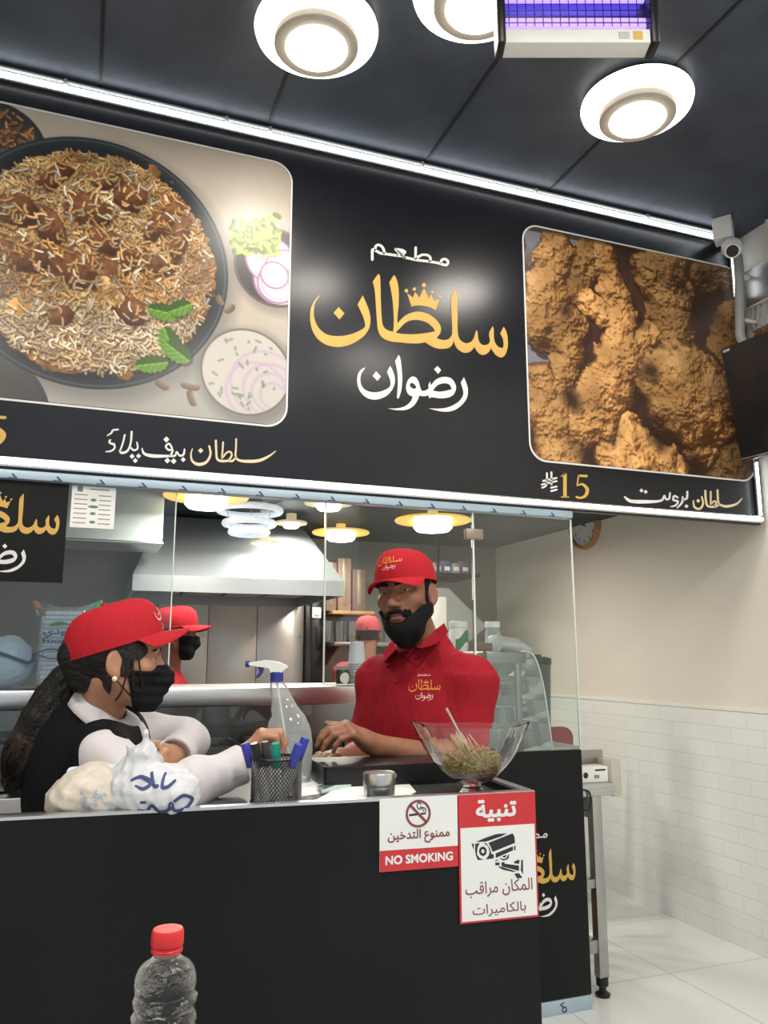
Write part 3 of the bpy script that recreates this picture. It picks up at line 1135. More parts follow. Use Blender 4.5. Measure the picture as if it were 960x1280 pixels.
W3 = strokes_on(f6, [
    [(915, 153, 4), (890, 178, 9), (850, 188, 12), (825, 184, 10), (810, 172, 9), (806, 115, 8)],
    [(752, 118, 9), (755, 165, 9), (765, 188, 9), (800, 188, 10), (812, 178, 8)], [(776, 122, 7), (776, 186, 7)],
    [(776, 184, 6), (790, 165, 7), (800, 172, 7), (792, 188, 8)],
    [(736, 145, 7), (742, 178, 8), (725, 200, 10), (703, 190, 8), (699, 162, 5)], ('d', 720, 164, 9)])
W4 = strokes_on(f6, [
    [(672, 122, 8), (670, 152, 9), (652, 160, 8)], ('d', 668, 188, 9), [(652, 146, 8), (648, 172, 9), (626, 196, 5)],
    [(630, 150, 8), (614, 142, 8), (610, 160, 8), (630, 166, 8), (620, 184, 8), (598, 190, 5)],
    [(595, 128, 7), (591, 154, 8), (577, 156, 8), (570, 140, 7), (562, 158, 9), (540, 166, 11), (480, 168, 16), (420, 165, 14), (393, 146, 7)],
    ('d', 468, 118, 9), ('d', 487, 124, 9)])
W5 = strokes_on(f6, [[(48, 40), (46, 92), (26, 106)], [(68, 36), (68, 92)], [(24, 92), (92, 76)], [(30, 76), (92, 62)], [(66, 106), (92, 100)],
                     [(66, 121), (92, 114)]])
D15 = [[(112, 56, 4), (128, 42, 8)], [(128, 44, 15), (128, 144, 15)], [(112, 147, 5), (146, 147, 5)],
       [(226, 54, 11), (190, 52, 10)], [(189, 50, 6), (182, 96, 6)],
       [(182, 97, 6), (205, 90, 10), (227, 112, 15), (220, 140, 13), (196, 151, 9), (178, 146, 9)]]
W6 = strokes_on(f6, D15)
for nm, vf, m in (('dish_name', W1, 'cream'), ('dish_name', W2, 'white_vinyl'), ('dish_name', W3, 'cream'), ('dish_name', W4, 'white_vinyl'),
                  ('riyal_symbol', W5, 'white_vinyl'), ('price_digits', W6, 'gold')):
    flat_part(nm, vf, SGN, M[m], sign, .0015)
pr = onY(8, 540, SIGN_Y)
xs6 = [v[0] for v in W6[0]]
zs6 = [v[1] for v in W6[0]]
flat_part('price_digits', ([(v[0] - max(xs6) + pr.x, v[1] - (max(zs6) + min(zs6)) / 2 + pr.z, 0) for v in W6[0]], W6[1]), SGN, M['gold'], sign, .0015)


# ------------------------------------------------------------------ LED strips
def led_mat(axis):
    m = mat('led_strip_diodes_' + axis, (1, 1, 1), .4, emit=7.0, ecol=(.9, .96, 1))
    nt = m.node_tree
    tc = nt.nodes.new('ShaderNodeTexCoord')
    w = nt.nodes.new('ShaderNodeTexWave')
    w.bands_direction = axis
    w.inputs['Scale'].default_value = 16
    nt.links.new(tc.outputs['Object'], w.inputs['Vector'])
    mr = nt.nodes.new('ShaderNodeMapRange')
    mr.inputs['To Min'].default_value = 3.0
    mr.inputs['To Max'].default_value = 10.0
    nt.links.new(w.outputs['Fac'], mr.inputs['Value'])
    nt.links.new(mr.outputs[0], nt.nodes['Principled BSDF'].inputs['Emission Strength'])
    return m


M['led_x'] = led_mat('X')
M['led_z'] = led_mat('Z')
for z, lab, xa, xb in ((3.308, 'upper white LED light strip along the top edge of the menu sign', -1.75, 2.76),
                       (1.928, 'lower white LED light strip along the bottom edge of the menu sign', -1.75, 2.90)):
    t = thing('led_strip', lab, 'light', (.6, SIGN_Y - .02, z))
    MB().rbox2((xa, SIGN_Y - .014, z - .016), (xb, SIGN_Y - .0005, z + .016), .002).build('channel', M['alu'], t)
    MB().rbox2((xa, SIGN_Y - .024, z - .008), (xb, SIGN_Y - .014, z + .008), .004).build('glow_strip', M['led_x'], t)
    if z > 3:
        MB().rbox2((xa, SIGN_Y - .03, z + .018), (xb, SIGN_Y - .0005, z + .026), .002).build('cable_cover', M['grey_plastic'], t)
    k = 0
    for px in ((75, 280, 335, 525, 665, 800) if z > 3 else ()):
        x = onY(px, 200, SIGN_Y).x
        MB().rbox2((x - .006, SIGN_Y - .03, z + .008), (x + .006, SIGN_Y - .014, z + .03), .002).build('clip', M['white_plastic'], t)

# ------------------------------------------------------------------ header rail that carries the glass
HB = 1.875
rail = thing('header_rail', 'aluminium header rail with bluish film under the menu sign, printed with small dark marks', 'rail', (.3, SIGN_Y + .01, 1.86))
MB().rbox2((-1.75, SIGN_Y - .004, HB), (1.885, SIGN_Y + .05, 1.9045), .003).build('channel', M['alu_film'], rail)
for k in range(24):
    x = -1.2 + k * .135
    if x > 1.82:
        break
    marks = [[stroke([(x, HB + .002), (x + .018, HB + .002)], .0035)], [stroke([(x + .012, HB + .015), (x + .026, HB + .0005)], .006)]]
    flat_part('printed_mark', shapes(marks), lambda x, y, d: (x, SIGN_Y - .0042 - d, y), M['ink_blue'], rail, .0006)

# ------------------------------------------------------------------ ceiling lamps, two-tier white discs
def ceiling_lamp(x, y, label, group=None, power=None):
    t = thing('ceiling_lamp', label, 'lamp', (x, y, CEIL), group)
    MB().lathe([(.05, 0), (.05, -.01), (.185, -.012), (.192, -.016), (.192, -.022), (.188, -.024)], (x, y, CEIL), 48).build('base_plate', M['lamp_white'], t)
    MB().lathe([(.190, -.020), (.200, -.022), (.202, -.030), (.198, -.044), (.182, -.053), (.12, -.056), (.0, -.056)], (x, y, CEIL), 48).build('outer_diffuser', M['lamp_soft'], t)
    MB().lathe([(.085, -.056), (.128, -.056), (.136, -.064), (.136, -.085), (.130, -.092), (.100, -.092), (.100, -.088), (.085, -.088)],
               (x, y, CEIL), 48).build('ring', M['lamp_ring'], t)
    MB().lathe([(.101, -.086), (.101, -.094), (.095, -.100), (.06, -.103), (0, -.103)], (x, y, CEIL), 40).build('inner_diffuser', M['lamp_glow'], t)
    add_light('lamp_light', 'AREA', (0, 0, -.125), power or LAMP_W, (1, .94, .85), .36, t)
    return t


LAMP_W = 9
M['lamp_soft'] = mat('lamp_outer_diffuser', (1, .95, .86), .5, emit=3.2, ecol=(1.0, .92, .78))
M['lamp_ring'] = mat('lamp_grey_ring', srgb(186, 178, 168), .5, noise=.02)
q = onZ(396, 30, CEIL)
ceiling_lamp(q.x, q.y, 'round two-tier white ceiling lamp above the rice picture')
q = onZ(795, 122, CEIL)
ceiling_lamp(q.x, q.y, 'round two-tier white ceiling lamp above the fried chicken picture')
q = onZ(597, -22, CEIL)
ceiling_lamp(q.x, q.y, 'round white ceiling lamp cut by the top of the frame beside the violet insect killer')
for x, y in ((-.9, .9), (.6, .2), (2.0, .3), (-.6, -1.5), (1.4, -1.6)):  # lamps added outside the frame to light the counter from the front
    ceiling_lamp(x, y, 'added two-tier ceiling lamp out of view over the dining side, for frontal fill', 'added frontal fill lamps', 34)
# ================================================================== FRONT COUNTER
CA, CB = Vector((-.124, 1.768, 0)), Vector((1.003, 1.690, 0))
CE = (CB - CA).normalized()
CN = Vector((CE.y, -CE.x, 0))            # towards the customers
CL = (CB - CA).length
LIP, DESK = 1.0, .978


def cf(s, d, z):
    """point on the counter: s along the front from the left mark, d behind the front face"""
    p = CA + CE * s - CN * d
    return Vector((p.x, p.y, z))


def front(px, py):
    p = onPlane(px, py, CA, CN)
    return (p - CA).dot(CE), p.z


S0 = -1.5
ctr = thing('front_counter', 'black customer counter with an aluminium edged desk top in the foreground', 'counter', cf(.4, .2, 0))


def cprism(name, poly, z0, z1, m, parent):
    return MB().prism(poly, lambda s, d, z: cf(s, d, z), z0, z1).build(name, m, parent, smooth=0)


rect = lambda a, b, c, d: [(a, c), (b, c), (b, d), (a, d)]
M['desk'] = mat('grey_desk_top', srgb(112, 112, 112), .25, .6, noise=.08, nscale=6)
cprism('front_panel', rect(S0, CL, 0, .022), 0, LIP - .006, M['panel_black'], ctr)
cprism('edge_trim', rect(S0, CL, -.001, .023), LIP - .006, LIP, M['alu'], ctr)
cprism('side_panel', rect(CL - .022, CL, .023, .50), 0, LIP - .006, M['panel_black'], ctr)
cprism('edge_trim', rect(CL - .023, CL + .001, .023, .50), LIP - .006, LIP, M['alu'], ctr)
cprism('desk_top', [(S0, .023), (CL - .023, .023), (CL - .023, .50), (.42, .50), (.42, .175), (S0, .175)], DESK - .025, DESK, M['desk'], ctr)
cprism('shelf', rect(.44, CL - .023, .03, .46), .42, .44, M['panel_black'], ctr)


def on_front(s0, z0, off=0.0):
    return lambda x, y, d: CA + CE * (s0 + x) + CN * (.001 + off + d) + Vector((0, 0, z0 + y))


FR = on_front(0, 0)


def px_front(vf_loops):
    """loops in photograph pixels -> loops on the counter front"""
    return [[[front(*p) for p in lp] for lp in g] for g in vf_loops]


# ---- NO SMOKING sign
s0, zt = front(474, 995)
s1, _ = front(570.5, 989)
_, zb = front(522, 1086)
zr = front(522, 1060)[1]
ns = thing('no_smoking_sign', 'small white and red NO SMOKING sign stuck on the black counter front', 'sign', cf(s0, 0, zb))
flat_part('board', fill_mesh([[(s0, zb), (s1, zb), (s1, LIP - .002), (s0, LIP - .002)]]), FR, M['sign_white'], ns, .003)
F3 = on_front(0, 0, .003)
flat_part('red_band', fill_mesh([[(s0, zb), (s1, zb), (s1, zr), (s0, zr)]]), F3, M['sign_red'], ns, .0006)
cx, cz = front(522, 1016.5)
r = .029
c45 = math.cos(math.radians(45))
flat_part('prohibition_ring', shapes([[circle(cx, cz, r, 40), circle(cx, cz, r * .83, 40)],
                                      [stroke([(cx - r * .64, cz + r * .64), (cx + r * .64, cz - r * .64)], r * .2)]]), F3, M['sign_maroon'], ns, .001)
flat_part('cigarette', shapes([[[(cx - r * .72, cz - r * .16), (cx - .05 * r, cz - r * .12), (cx - .05 * r, cz + .03 * r), (cx - r * .72, cz - r * .01)]],
                               [[(cx + .2 * r, cz - .1 * r), (cx + r * .62, cz - .08 * r), (cx + r * .62, cz + .04 * r), (cx + .2 * r, cz + .04 * r)]]]),
          F3, M['ink_dark'], ns, .0005)
flat_part('smoke', shapes([[stroke([(cx + .6 * r, cz + .1 * r), (cx + .55 * r, cz + .35 * r), (cx + .25 * r, cz + .42 * r), (cx + .1 * r, cz + .3 * r),
                                    (cx - .1 * r, cz + .55 * r), (cx + .05 * r, cz + .78 * r), (cx + .25 * r, cz + .66 * r)], .0022)],
                           [stroke([(cx + .45 * r, cz + .12 * r), (cx + .38 * r, cz + .28 * r), (cx + .15 * r, cz + .5 * r)], .002)]]),
          F3, M['ink_dark'], ns, .0005)
a0, b0 = front(484, 1056)
a1, b1 = front(561, 1033)
flat_part('arabic_lettering', fit(text_bold(arabic('ممنوع التدخين'), .012), a0, b0, a1, b1), F3, M['sign_maroon'], ns, .0005)
a0, b0 = front(481, 1081)
a1, b1 = front(565, 1063.5)
F4 = on_front(0, 0, .0036)
flat_part('lettering', fit(text_bold('NO SMOKING', .028), a0, b0, a1, b1), F4, M['sign_white'], ns, .0005)

# ---- camera warning sign
s0, _ = front(572, 1000)
s1, _ = front(668, 1000)
s1 = min(s1, CL)
_, zb = front(622, 1150)
zr = front(622, 1032)[1]
wsn = thing('camera_warning_sign', 'tall red and white camera surveillance warning sign on the counter front corner', 'sign', cf(s0, 0, zb))
flat_part('border', fill_mesh([[(s0, zb), (s1, zb), (s1, LIP - .002), (s0, LIP - .002)]]), FR, M['sign_red'], wsn, .003)
b = .004
flat_part('white_field', fill_mesh([[(s0 + b, zb + b), (s1 - b, zb + b), (s1 - b, zr), (s0 + b, zr)]]), F3, M['sign_white'], wsn, .0006)
a0, b0 = front(594, 1028)
a1, b1 = front(644, 997)
flat_part('warning_lettering', fit(text_bold(arabic('تنبية'), .03), a0, b0, a1, b1), F3, M['sign_white'], wsn, .0008)
for nm, t_, q in (('lettering', 'المكان مراقب', ((581, 1123), (664, 1096))), ('lettering', 'بالكاميرات', ((590, 1147), (656, 1125)))):
    a0, b0 = front(*q[0])
    a1, b1 = front(*q[1])
    flat_part(nm, fit(text_bold(arabic(t_)), a0, b0, a1, b1), F4, M['sign_maroon'], wsn, .0005)
r7 = lambda x, y: (580 + x / 10.667, 1030 + y / 10.667)
CAM = [[[(90, 258), (118, 256), (122, 335), (105, 300)]],
       [[(150, 232), (270, 180), (420, 128), (560, 118), (480, 160), (300, 222), (280, 228)]],
       [[(315, 245), (635, 118), (660, 160), (668, 245), (370, 365), (345, 300)]],
       [[(410, 385), (640, 292), (640, 345), (412, 445)]], [[(655, 290), (674, 282), (674, 340), (655, 345)]],
       [[(138, 258), (200, 250), (170, 300), (160, 400), (200, 450), (250, 468), (175, 474), (150, 420), (138, 360)]],
       [[(250, 250), (285, 250), (330, 310), (355, 392), (385, 402), (385, 450), (280, 465), (320, 410), (330, 360), (310, 290)]],
       [circle(240, 357, 50, 24, 62), circle(240, 357, 22, 20, 28)],
       [smooth_loop([(468, 440), (500, 460), (550, 450), (575, 405), (588, 405), (575, 455), (520, 478), (480, 465)], 4)],
       [[(500, 425), (555, 405), (545, 435), (515, 442)]],
       [[(405, 480), (440, 465), (440, 480), (405, 490)]], [[(405, 510), (462, 505), (462, 540), (405, 545)]],
       [[(488, 505), (525, 500), (530, 522), (720, 548), (720, 618), (500, 560), (488, 545)]],
       [[(440, 560), (480, 560), (680, 625), (640, 632), (500, 600)]],
       [[(655, 498), (690, 478), (730, 470), (720, 525), (655, 515)]], [[(752, 470), (772, 470), (775, 665), (745, 610)]],
       [[(658, 655), (720, 648), (768, 708), (695, 718)]]]
flat_part('camera_pictogram', shapes(px_front([[[r7(*p) for p in lp] for lp in g] for g in CAM])), F4, M['ink_dark'], wsn, .0005)

# ================================================================== PARTITION: base panel, glass, serving cabinet
base = thing('partition_panel', 'black partition panel with the gold and white restaurant logo behind the counter', 'panel', (1.45, PY, 0))
MB().rbox2((1.12, PY - .012, .052), (1.893, PY + .03, .943), .003).build('panel', M['panel_black'], base)
MB().rbox2((1.12, PY - .014, .0), (1.893, PY + .03, .050), .003).build('kick_strip', M['alu_film'], base)
PF = lambda x, y, d: (x, PY - .0125 - d, y)
lw = LOGO_WID * .445
G, W, T = logo_scaled(lw)
rx = onY(717, 1090, PY).x - lw / 2
rz = onY(700, 1089, PY).z
for nm, vf, m in (('gold_lettering', G, 'gold'), ('white_lettering', W, 'white_vinyl'), ('small_white_lettering', T, 'white_vinyl')):
    flat_part(nm, ([(v[0] + rx, v[1] + rz, 0) for v in vf[0]], vf[1]), PF, M[m], base, .0012)
kx = onY(701, 1270, PY)
flat_part('printed_mark', shapes([[stroke([(kx.x - .01, .02), (kx.x + .004, .026), (kx.x - .008, .034), (kx.x + .008, .041)], .004)],
                                  [circle(kx.x + .008, .016, .011, 16), circle(kx.x + .008, .016, .006, 16)]]),
          lambda x, y, d: (x, PY - .0142 - d, y), M['ink_blue'], base, .0006)

GZ1 = 1.8745


def pane(label, x0, x1, z0, edges, y=PY):
    t = thing('glass_partition', label, 'glass', ((x0 + x1) / 2, y, z0))
    MB().box2((x0, y - .004, z0), (x1, y + .004, GZ1)).build('sheet', M['glass'], t, smooth=0)
    for e in edges:
        if e == 'r':
            MB().box2((x1, y - .004, z0), (x1 + .004, y + .004, GZ1)).build('polished_edge', M['glass_edge'], t, smooth=0)
        if e == 'l':
            MB().box2((x0 - .005, y - .004, z0), (x0, y + .004, GZ1)).build('polished_edge', M['glass_edge'], t, smooth=0)
        if e == 'b':
            MB().box2((x0, y - .004, z0 - .004), (x1, y + .004, z0)).build('polished_edge', M['glass_edge'], t, smooth=0)
    return t


pane('clear glass partition pane behind the seated woman, carrying the logo poster', -1.7, .279, 1.206, 'r')
pane('clear glass partition pane directly behind the man in the red polo shirt', .828, 1.430, 1.209, 'lb')
pane('clear glass partition pane at the right end above the logo panel', 1.440, 1.893, .945, 'lr')
cl = onY(592, 668, PY)
t = thing('glass_clamp', 'small brownish metal clamp joining two glass partition panes', 'clamp', (cl.x, PY, cl.z))
M['clamp'] = mat('bronze_clamp', srgb(150, 136, 122), .4, .5, noise=.05)
MB().rbox((cl.x, PY - .010, cl.z), (.075, .008, .042), .003).build('plate', M['clamp'], t)
MB().rbox((cl.x, PY + .010, cl.z), (.075, .008, .042), .003).build('plate', M['clamp'], t)
# logo poster on the glass, menu sheet beside it
p0 = onY(88, 600, PY)
pb = onY(83, 729, PY)
po = thing('logo_poster', 'black poster with gold and white logo hung on the glass at the far left', 'poster', (p0.x - .3, PY - .006, pb.z))
MB().box2((p0.x - .72, PY - .008, pb.z), (p0.x - .002, PY - .005, GZ1 - .001)).build('sheet', M['panel_black'], po, smooth=0)
lw = LOGO_WID * .485
G, W, T = logo_scaled(lw)
rx = onY(74, 660, PY).x - lw / 2
rz = onY(40, 654, PY).z
PO = lambda x, y, d: (x, PY - .0082 - d, y)
for nm, vf, m in (('gold_lettering', G, 'gold'), ('white_lettering', W, 'white_vinyl'), ('small_white_lettering', T, 'white_vinyl')):
    flat_part(nm, ([(v[0] + rx, v[1] + rz, 0) for v in vf[0]], vf[1]), PO, M[m], po, .001)
q0, q1 = onY(91, 602, PY), onY(142, 662, PY)
mn = thing('menu_sheet', 'white printed menu sheet taped to the glass beside the black logo poster', 'paper', (q0.x, PY - .006, q1.z))
MB().box2((q0.x, PY - .008, q1.z), (q1.x, PY - .006, GZ1 - .003)).build('sheet', M['paper'], mn, smooth=0)
PM = lambda x, y, d: (x, PY - .0081 - d, y)
w, h = q1.x - q0.x, GZ1 - q1.z
rows, rows2 = [], []
for k in range(7):
    y = q1.z + h * (.10 + .11 * k)
    for a, b_ in ((.06, .36), (.62, .9)):
        rows.append([[(q0.x + w * a, y), (q0.x + w * b_, y), (q0.x + w * b_, y + h * .022), (q0.x + w * a, y + h * .022)]])
for k, zz in enumerate((.14, .34, .5, .66)):
    rows2.append([circle(q0.x + w * .5, q1.z + h * zz, w * (.07 if k != 2 else .12), 14, h * .035)])
rows2.append([[(q0.x + w * .12, q1.z + h * .84), (q0.x + w * .24, q1.z + h * .84), (q0.x + w * .24, q1.z + h * .97), (q0.x + w * .12, q1.z + h * .97)]])
rows.append([[(q0.x + w * .4, q1.z + h * .9), (q0.x + w * .85, q1.z + h * .9), (q0.x + w * .85, q1.z + h * .925), (q0.x + w * .4, q1.z + h * .925)]])
M['menu_grey'] = mat('pale_menu_print', srgb(150, 130, 132), .7, noise=.05)
M['menu_green'] = mat('grey_green_menu_print', srgb(110, 130, 122), .7, noise=.1)
flat_part('text_lines', shapes(rows), PM, M['menu_grey'], mn, .0003)
for r_ in rows2:
    flat_part('small_picture', shapes([r_]), PM, M['menu_green'], mn, .0003)

# serving cabinet with steel rail
M['cab_in'] = mat('dark_steel_interior', (.32, .31, .30), .3, 1.0, noise=.12, nscale=6)
cab = thing('serving_cabinet', 'stainless steel serving cabinet with glass front and bright steel rail behind the counter', 'cabinet', (-.2, 3.05, 0))
MB().rbox2((-1.7, 2.79, 1.140), (1.10, 2.83, 1.202), .004).build('steel_rail', M['steel'], cab)
MB().rbox2((-1.7, 2.83, 1.172), (1.10, 3.30, 1.200), .003).build('top_shelf', M['steel'], cab)
MB().rbox2((-1.7, 2.795, 0), (1.10, 3.30, .88), .004).build('body', M['steel_dull'], cab)
MB().box2((-1.7, 3.28, .88), (1.10, 3.30, 1.172)).build('back_panel', M['cab_in'], cab, smooth=0)
MB().box2((-1.7, 2.800, .88), (1.10, 2.806, 1.140)).build('front_glass', M['glass'], cab, smooth=0)
for x in (-1.69, -.75, .19, 1.085):
    MB().rbox2((x - .012, 2.808, .88), (x + .012, 2.83, 1.141), .002).build('glass_post', M['steel'], cab)
M['curry'] = mat('brown_stew', srgb(120, 74, 40), .3, noise=.4, nscale=40, bump=.6, bscale=40)
for k in range(7):
    x = -1.45 + k * .37
    t = thing('food_pan', 'rectangular steel food pan in the serving cabinet, number %s from the left end' % ('one two three four five six seven'.split()[k]),
              'pan', (x, 3.06, .881), 'food pans in the serving cabinet')
    mb = MB()
    for a, b_ in (((x - .16, 2.90, .881), (x - .152, 3.22, 1.0)), ((x + .152, 2.90, .881), (x + .16, 3.22, 1.0)),
                  ((x - .16, 2.90, .881), (x + .16, 2.908, 1.0)), ((x - .16, 3.212, .881), (x + .16, 3.22, 1.0)), ((x - .16, 2.9, .881), (x + .16, 3.22, .887))):
        mb.box2(a, b_)
    mb.build('pan', M['steel'], t, smooth=0)
    MB().rbox2((x - .15, 2.91, .887), (x + .15, 3.21, .97), .02).build('food', M['curry'], t)
# ================================================================== KITCHEN BEHIND THE GLASS
M['hood_steel'] = mat('satin_hood_steel', (.36, .40, .43), .42, .3, noise=.06, nscale=4)
M['hood_white'] = mat('white_enamel', srgb(214, 226, 228), .35, noise=.03)
M['splash'] = mat('bright_splashback_steel', (.80, .77, .73), .3, .45, noise=.12, nscale=3, bump=.08, bscale=4)
HY = 4.35
a, b = onY(165, 738, HY), onY(430, 738, HY)
lz = onY(300, 722, HY).z
hood = thing('range_hood', 'wide stainless steel range hood over the cooking line', 'hood', (a.x, HY, a.z))
mb = MB()
za, zt = lz, KC - .01
x0, x1 = a.x, b.x
yb = KY - .02
mb.add([(x0, HY, za), (x1, HY, za), (x1, yb, za), (x0, yb, za), (x0 + .16, HY + .42, zt), (x1 - .16, HY + .42, zt), (x1 - .16, yb, zt), (x0 + .16, yb, zt)],
       [(0, 1, 5, 4), (1, 2, 6, 5), (3, 0, 4, 7), (4, 5, 6, 7), (2, 3, 7, 6)])
mb.build('canopy', M['hood_steel'], hood, smooth=0)
mb = MB()
mb.box2((x0, HY, a.z), (x1, HY + .015, lz)).box2((x0, HY, a.z), (x0 + .015, yb, lz)).box2((x1 - .015, HY, a.z), (x1, yb, lz)).box2((x0, yb - .015, a.z), (x1, yb, lz))
mb.build('lip', M['hood_steel'], hood, smooth=0)
for k in range(4):
    xx = x0 + .05 + k * (x1 - x0 - .1) / 4
    MB().box((xx + .15, (HY + yb) / 2, lz - .02), ((x1 - x0) / 4 - .05, yb - HY - .15, .03)).build('filter', M['steel_dull'], hood, smooth=0)
a2, b2 = onY(55, 676, 4.0), onY(203, 678, 4.0)
wh = thing('exhaust_box', 'white enamel exhaust box hanging from the kitchen ceiling at the left', 'hood', (b2.x, 4.0, b2.z))
MB().rbox2((a2.x - .5, 4.0, b2.z), (b2.x, 4.33, KC - .002), .006).build('casing', M['hood_white'], wh)
MB().rbox2((a2.x - .5, 3.992, b2.z - .012), (b2.x + .004, 4.33, b2.z), .003).build('bottom_frame', M['alu'], wh)
sp = thing('splashback', 'bright stainless steel splashback sheet behind the cooking line', 'panel', (.9, KY - .02, .9))
s0, s1 = onY(196, 800, KY - .02), onY(389, 800, 5.2) - Vector((.004, 0, 0))
mb = MB()
n = 3
for k in range(n):
    xa, xb = s0.x + (s1.x - s0.x) * k / n, s0.x + (s1.x - s0.x) * (k + 1) / n
    MB().rbox2((xa + .002, KY - .02, .9), (xb - .002, KY - .002, a.z + .02), .002).build('sheet', M['splash'], sp)
    for zz in (1.0, 1.45):
        MB().lathe([(.008, 0), (.008, .004), (0, .006)], (xb - .03, KY - .02, zz), 10, Matrix.Rotation(math.pi / 2, 3, 'X')).build('rivet', M['steel'], sp)
rg = thing('cooking_range', 'stainless steel cooking range under the range hood', 'stove', ((x0 + x1) / 2, 4.9, 0))
MB().rbox2((x0 + .02, 4.5, .0), (x1 - .12, KY - .03, .86), .006).build('body', M['steel'], rg)
for k in range(3):
    cx = x0 + .25 + k * .36
    MB().lathe([(.13, .86), (.13, .875), (.10, .88), (.10, .866), (0, .866)], (cx, 4.9, 0), 24).build('burner', M['black_plastic'], rg)
    MB().cyl((cx, 4.5, .78), (cx, 4.47, .78), .022).build('knob', M['black_plastic'], rg)
c0, c1 = onY(389, 800, 5.2), onY(404, 800, 5.2)
col = thing('black_column', 'narrow black wall column with a white switch beside the splashback', 'column', ((c0.x + c1.x) / 2, 5.25, 0))
MB().rbox2((c0.x, 5.2, 0), (c1.x, KY - .002, 1.72), .003).build('shaft', M['black_plastic'], col)
sw = onY(395.5, 766, 5.2)
s_ = MB().rbox((sw.x, 5.195, sw.z), (.064, .012, .072), .004).build('switch_plate', M['white_plastic'], col)
MB().rbox((sw.x, 5.186, sw.z), (.03, .008, .04), .003).build('rocker', M['white_plastic'], s_)

# glass shelf with tumblers
M['tumbler'] = thin_glass('tumbler_glass', (.92, .94, .94), haze=.06)
sz = onY(430, 803, 5.1).z
xa, xb = onY(404, 800, 5.2).x + .016, onY(462, 800, 5.1).x
sh = thing('glass_shelf', 'steel wall shelf holding drinking glasses beside the black column', 'shelf', ((xa + xb) / 2, 5.2, sz))
MB().rbox2((xa, 5.0, sz - .025), (xb + .25, KY - .002, sz), .003).build('board', M['steel_dull'], sh)
for xx in (xa + .05, xb + .2):
    MB().prism([(5.05, sz - .025), (KY - .002, sz - .025), (KY - .002, sz - .16)], lambda y, z, d: (xx + d, y, z), 0, .015).build('bracket', M['steel_dull'], sh, smooth=0)
gl = None
for k, px in enumerate((410, 417, 425, 434, 441, 449)):
    q = onY(px, 800, 5.1)
    nm = ('first', 'second', 'third', 'fourth', 'fifth', 'sixth')[k]
    lab = 'clear drinking glass on the steel wall shelf, %s from the black column' % nm
    if gl is None:
        gl = MB().lathe([(.028, 0), (.034, .14), (.032, .14), (.026, .012), (0, .012)], (q.x, 5.12, sz), 20).build('drinking_glass', M['tumbler'], None, loc=(q.x, 5.12, sz))
        o = gl
    else:
        o = gl.copy()
        COL.objects.link(o)
        o.location = (q.x, 5.12 + .05 * (k % 2), sz)
    tag(o, lab, 'glass', 'glasses on the wall shelf')
# upper wooden shelf with brown boxes
wz = onY(430, 764, 5.1).z
ws = thing('wooden_shelf', 'narrow wooden wall shelf above the drinking glasses', 'shelf', ((xa + xb) / 2, 5.2, wz))
MB().rbox2((xa, 5.05, wz - .022), (xb + .02, KY - .002, wz), .003).build('board', M['wood'], ws)
MB().rbox2((xa, 5.3, wz - .12), (xa + .02, KY - .002, wz - .022), .003).build('bracket', M['steel_dull'], ws)
for k, (p_, q_, tp, c) in enumerate(((407, 420, 703, (122, 100, 86)), (422, 438, 698, (136, 112, 98)), (440, 456, 712, (104, 84, 74)))):
    u, v = onY(p_, tp, 5.12), onY(q_, tp, 5.12)
    m = mat('brown_carton', srgb(*c), .6, noise=.08)
    t = thing('carton', ('brown carton on the wooden shelf, next to the black column', 'taller brown carton in the middle of the wooden shelf',
                         'dark brown carton at the right end of the wooden shelf')[k], 'box', ((u.x + v.x) / 2, 5.2, wz), 'cartons on the wooden shelf')
    MB().rbox2((u.x, 5.1, wz + .001), (v.x, 5.33, u.z), .003).build('carton', m, t)
    MB().rbox2(((u.x + v.x) / 2 - .014, 5.098, wz + .04), ((u.x + v.x) / 2 + .014, 5.332, u.z + .001), .001).build('tape', M['clamp'], t)

# right side: shelf with packets, grey wall cabinet
gx0, gx1 = onY(540, 760, 4.75), onY(588, 760, 4.75)
tz, bz = onY(560, 735, 4.75).z, onY(560, 802, 4.75).z
gc = thing('wall_cabinet', 'pale grey wall cabinet with a slanted end at the kitchen back', 'cabinet', (gx0.x, 5.0, bz))
MB().prism([(gx0.x - .1, bz), (gx1.x - .02, bz), (gx1.x + .12, bz + .10), (gx0.x + .12, tz), (gx0.x - .1, tz)], lambda x, z, d: (x, 4.75 + d, z), 0, .6).build('casing', M['grey_plastic'], gc, smooth=0)
MB().rbox2((gx0.x - .02, 4.742, bz + .05), (gx0.x + .10, 4.75, tz - .06), .002).build('door_panel', M['white_plastic'], gc)
sz2 = onY(565, 716, 4.6).z
p0, p1 = onY(543, 700, 4.6), onY(592, 700, 4.6)
ss = thing('packet_shelf', 'dark wall shelf holding packets above the grey wall cabinet', 'shelf', (p0.x, 4.8, sz2))
MB().rbox2((p0.x, 4.6, sz2 - .02), (p1.x + .05, 5.0, sz2), .003).build('board', M['black_plastic'], ss)
for xx in (p0.x + .03, p1.x):
    MB().rbox2((xx, 4.62, sz2), (xx + .015, 4.64, KC - .001), .002).build('hanger', M['black_plastic'], ss)
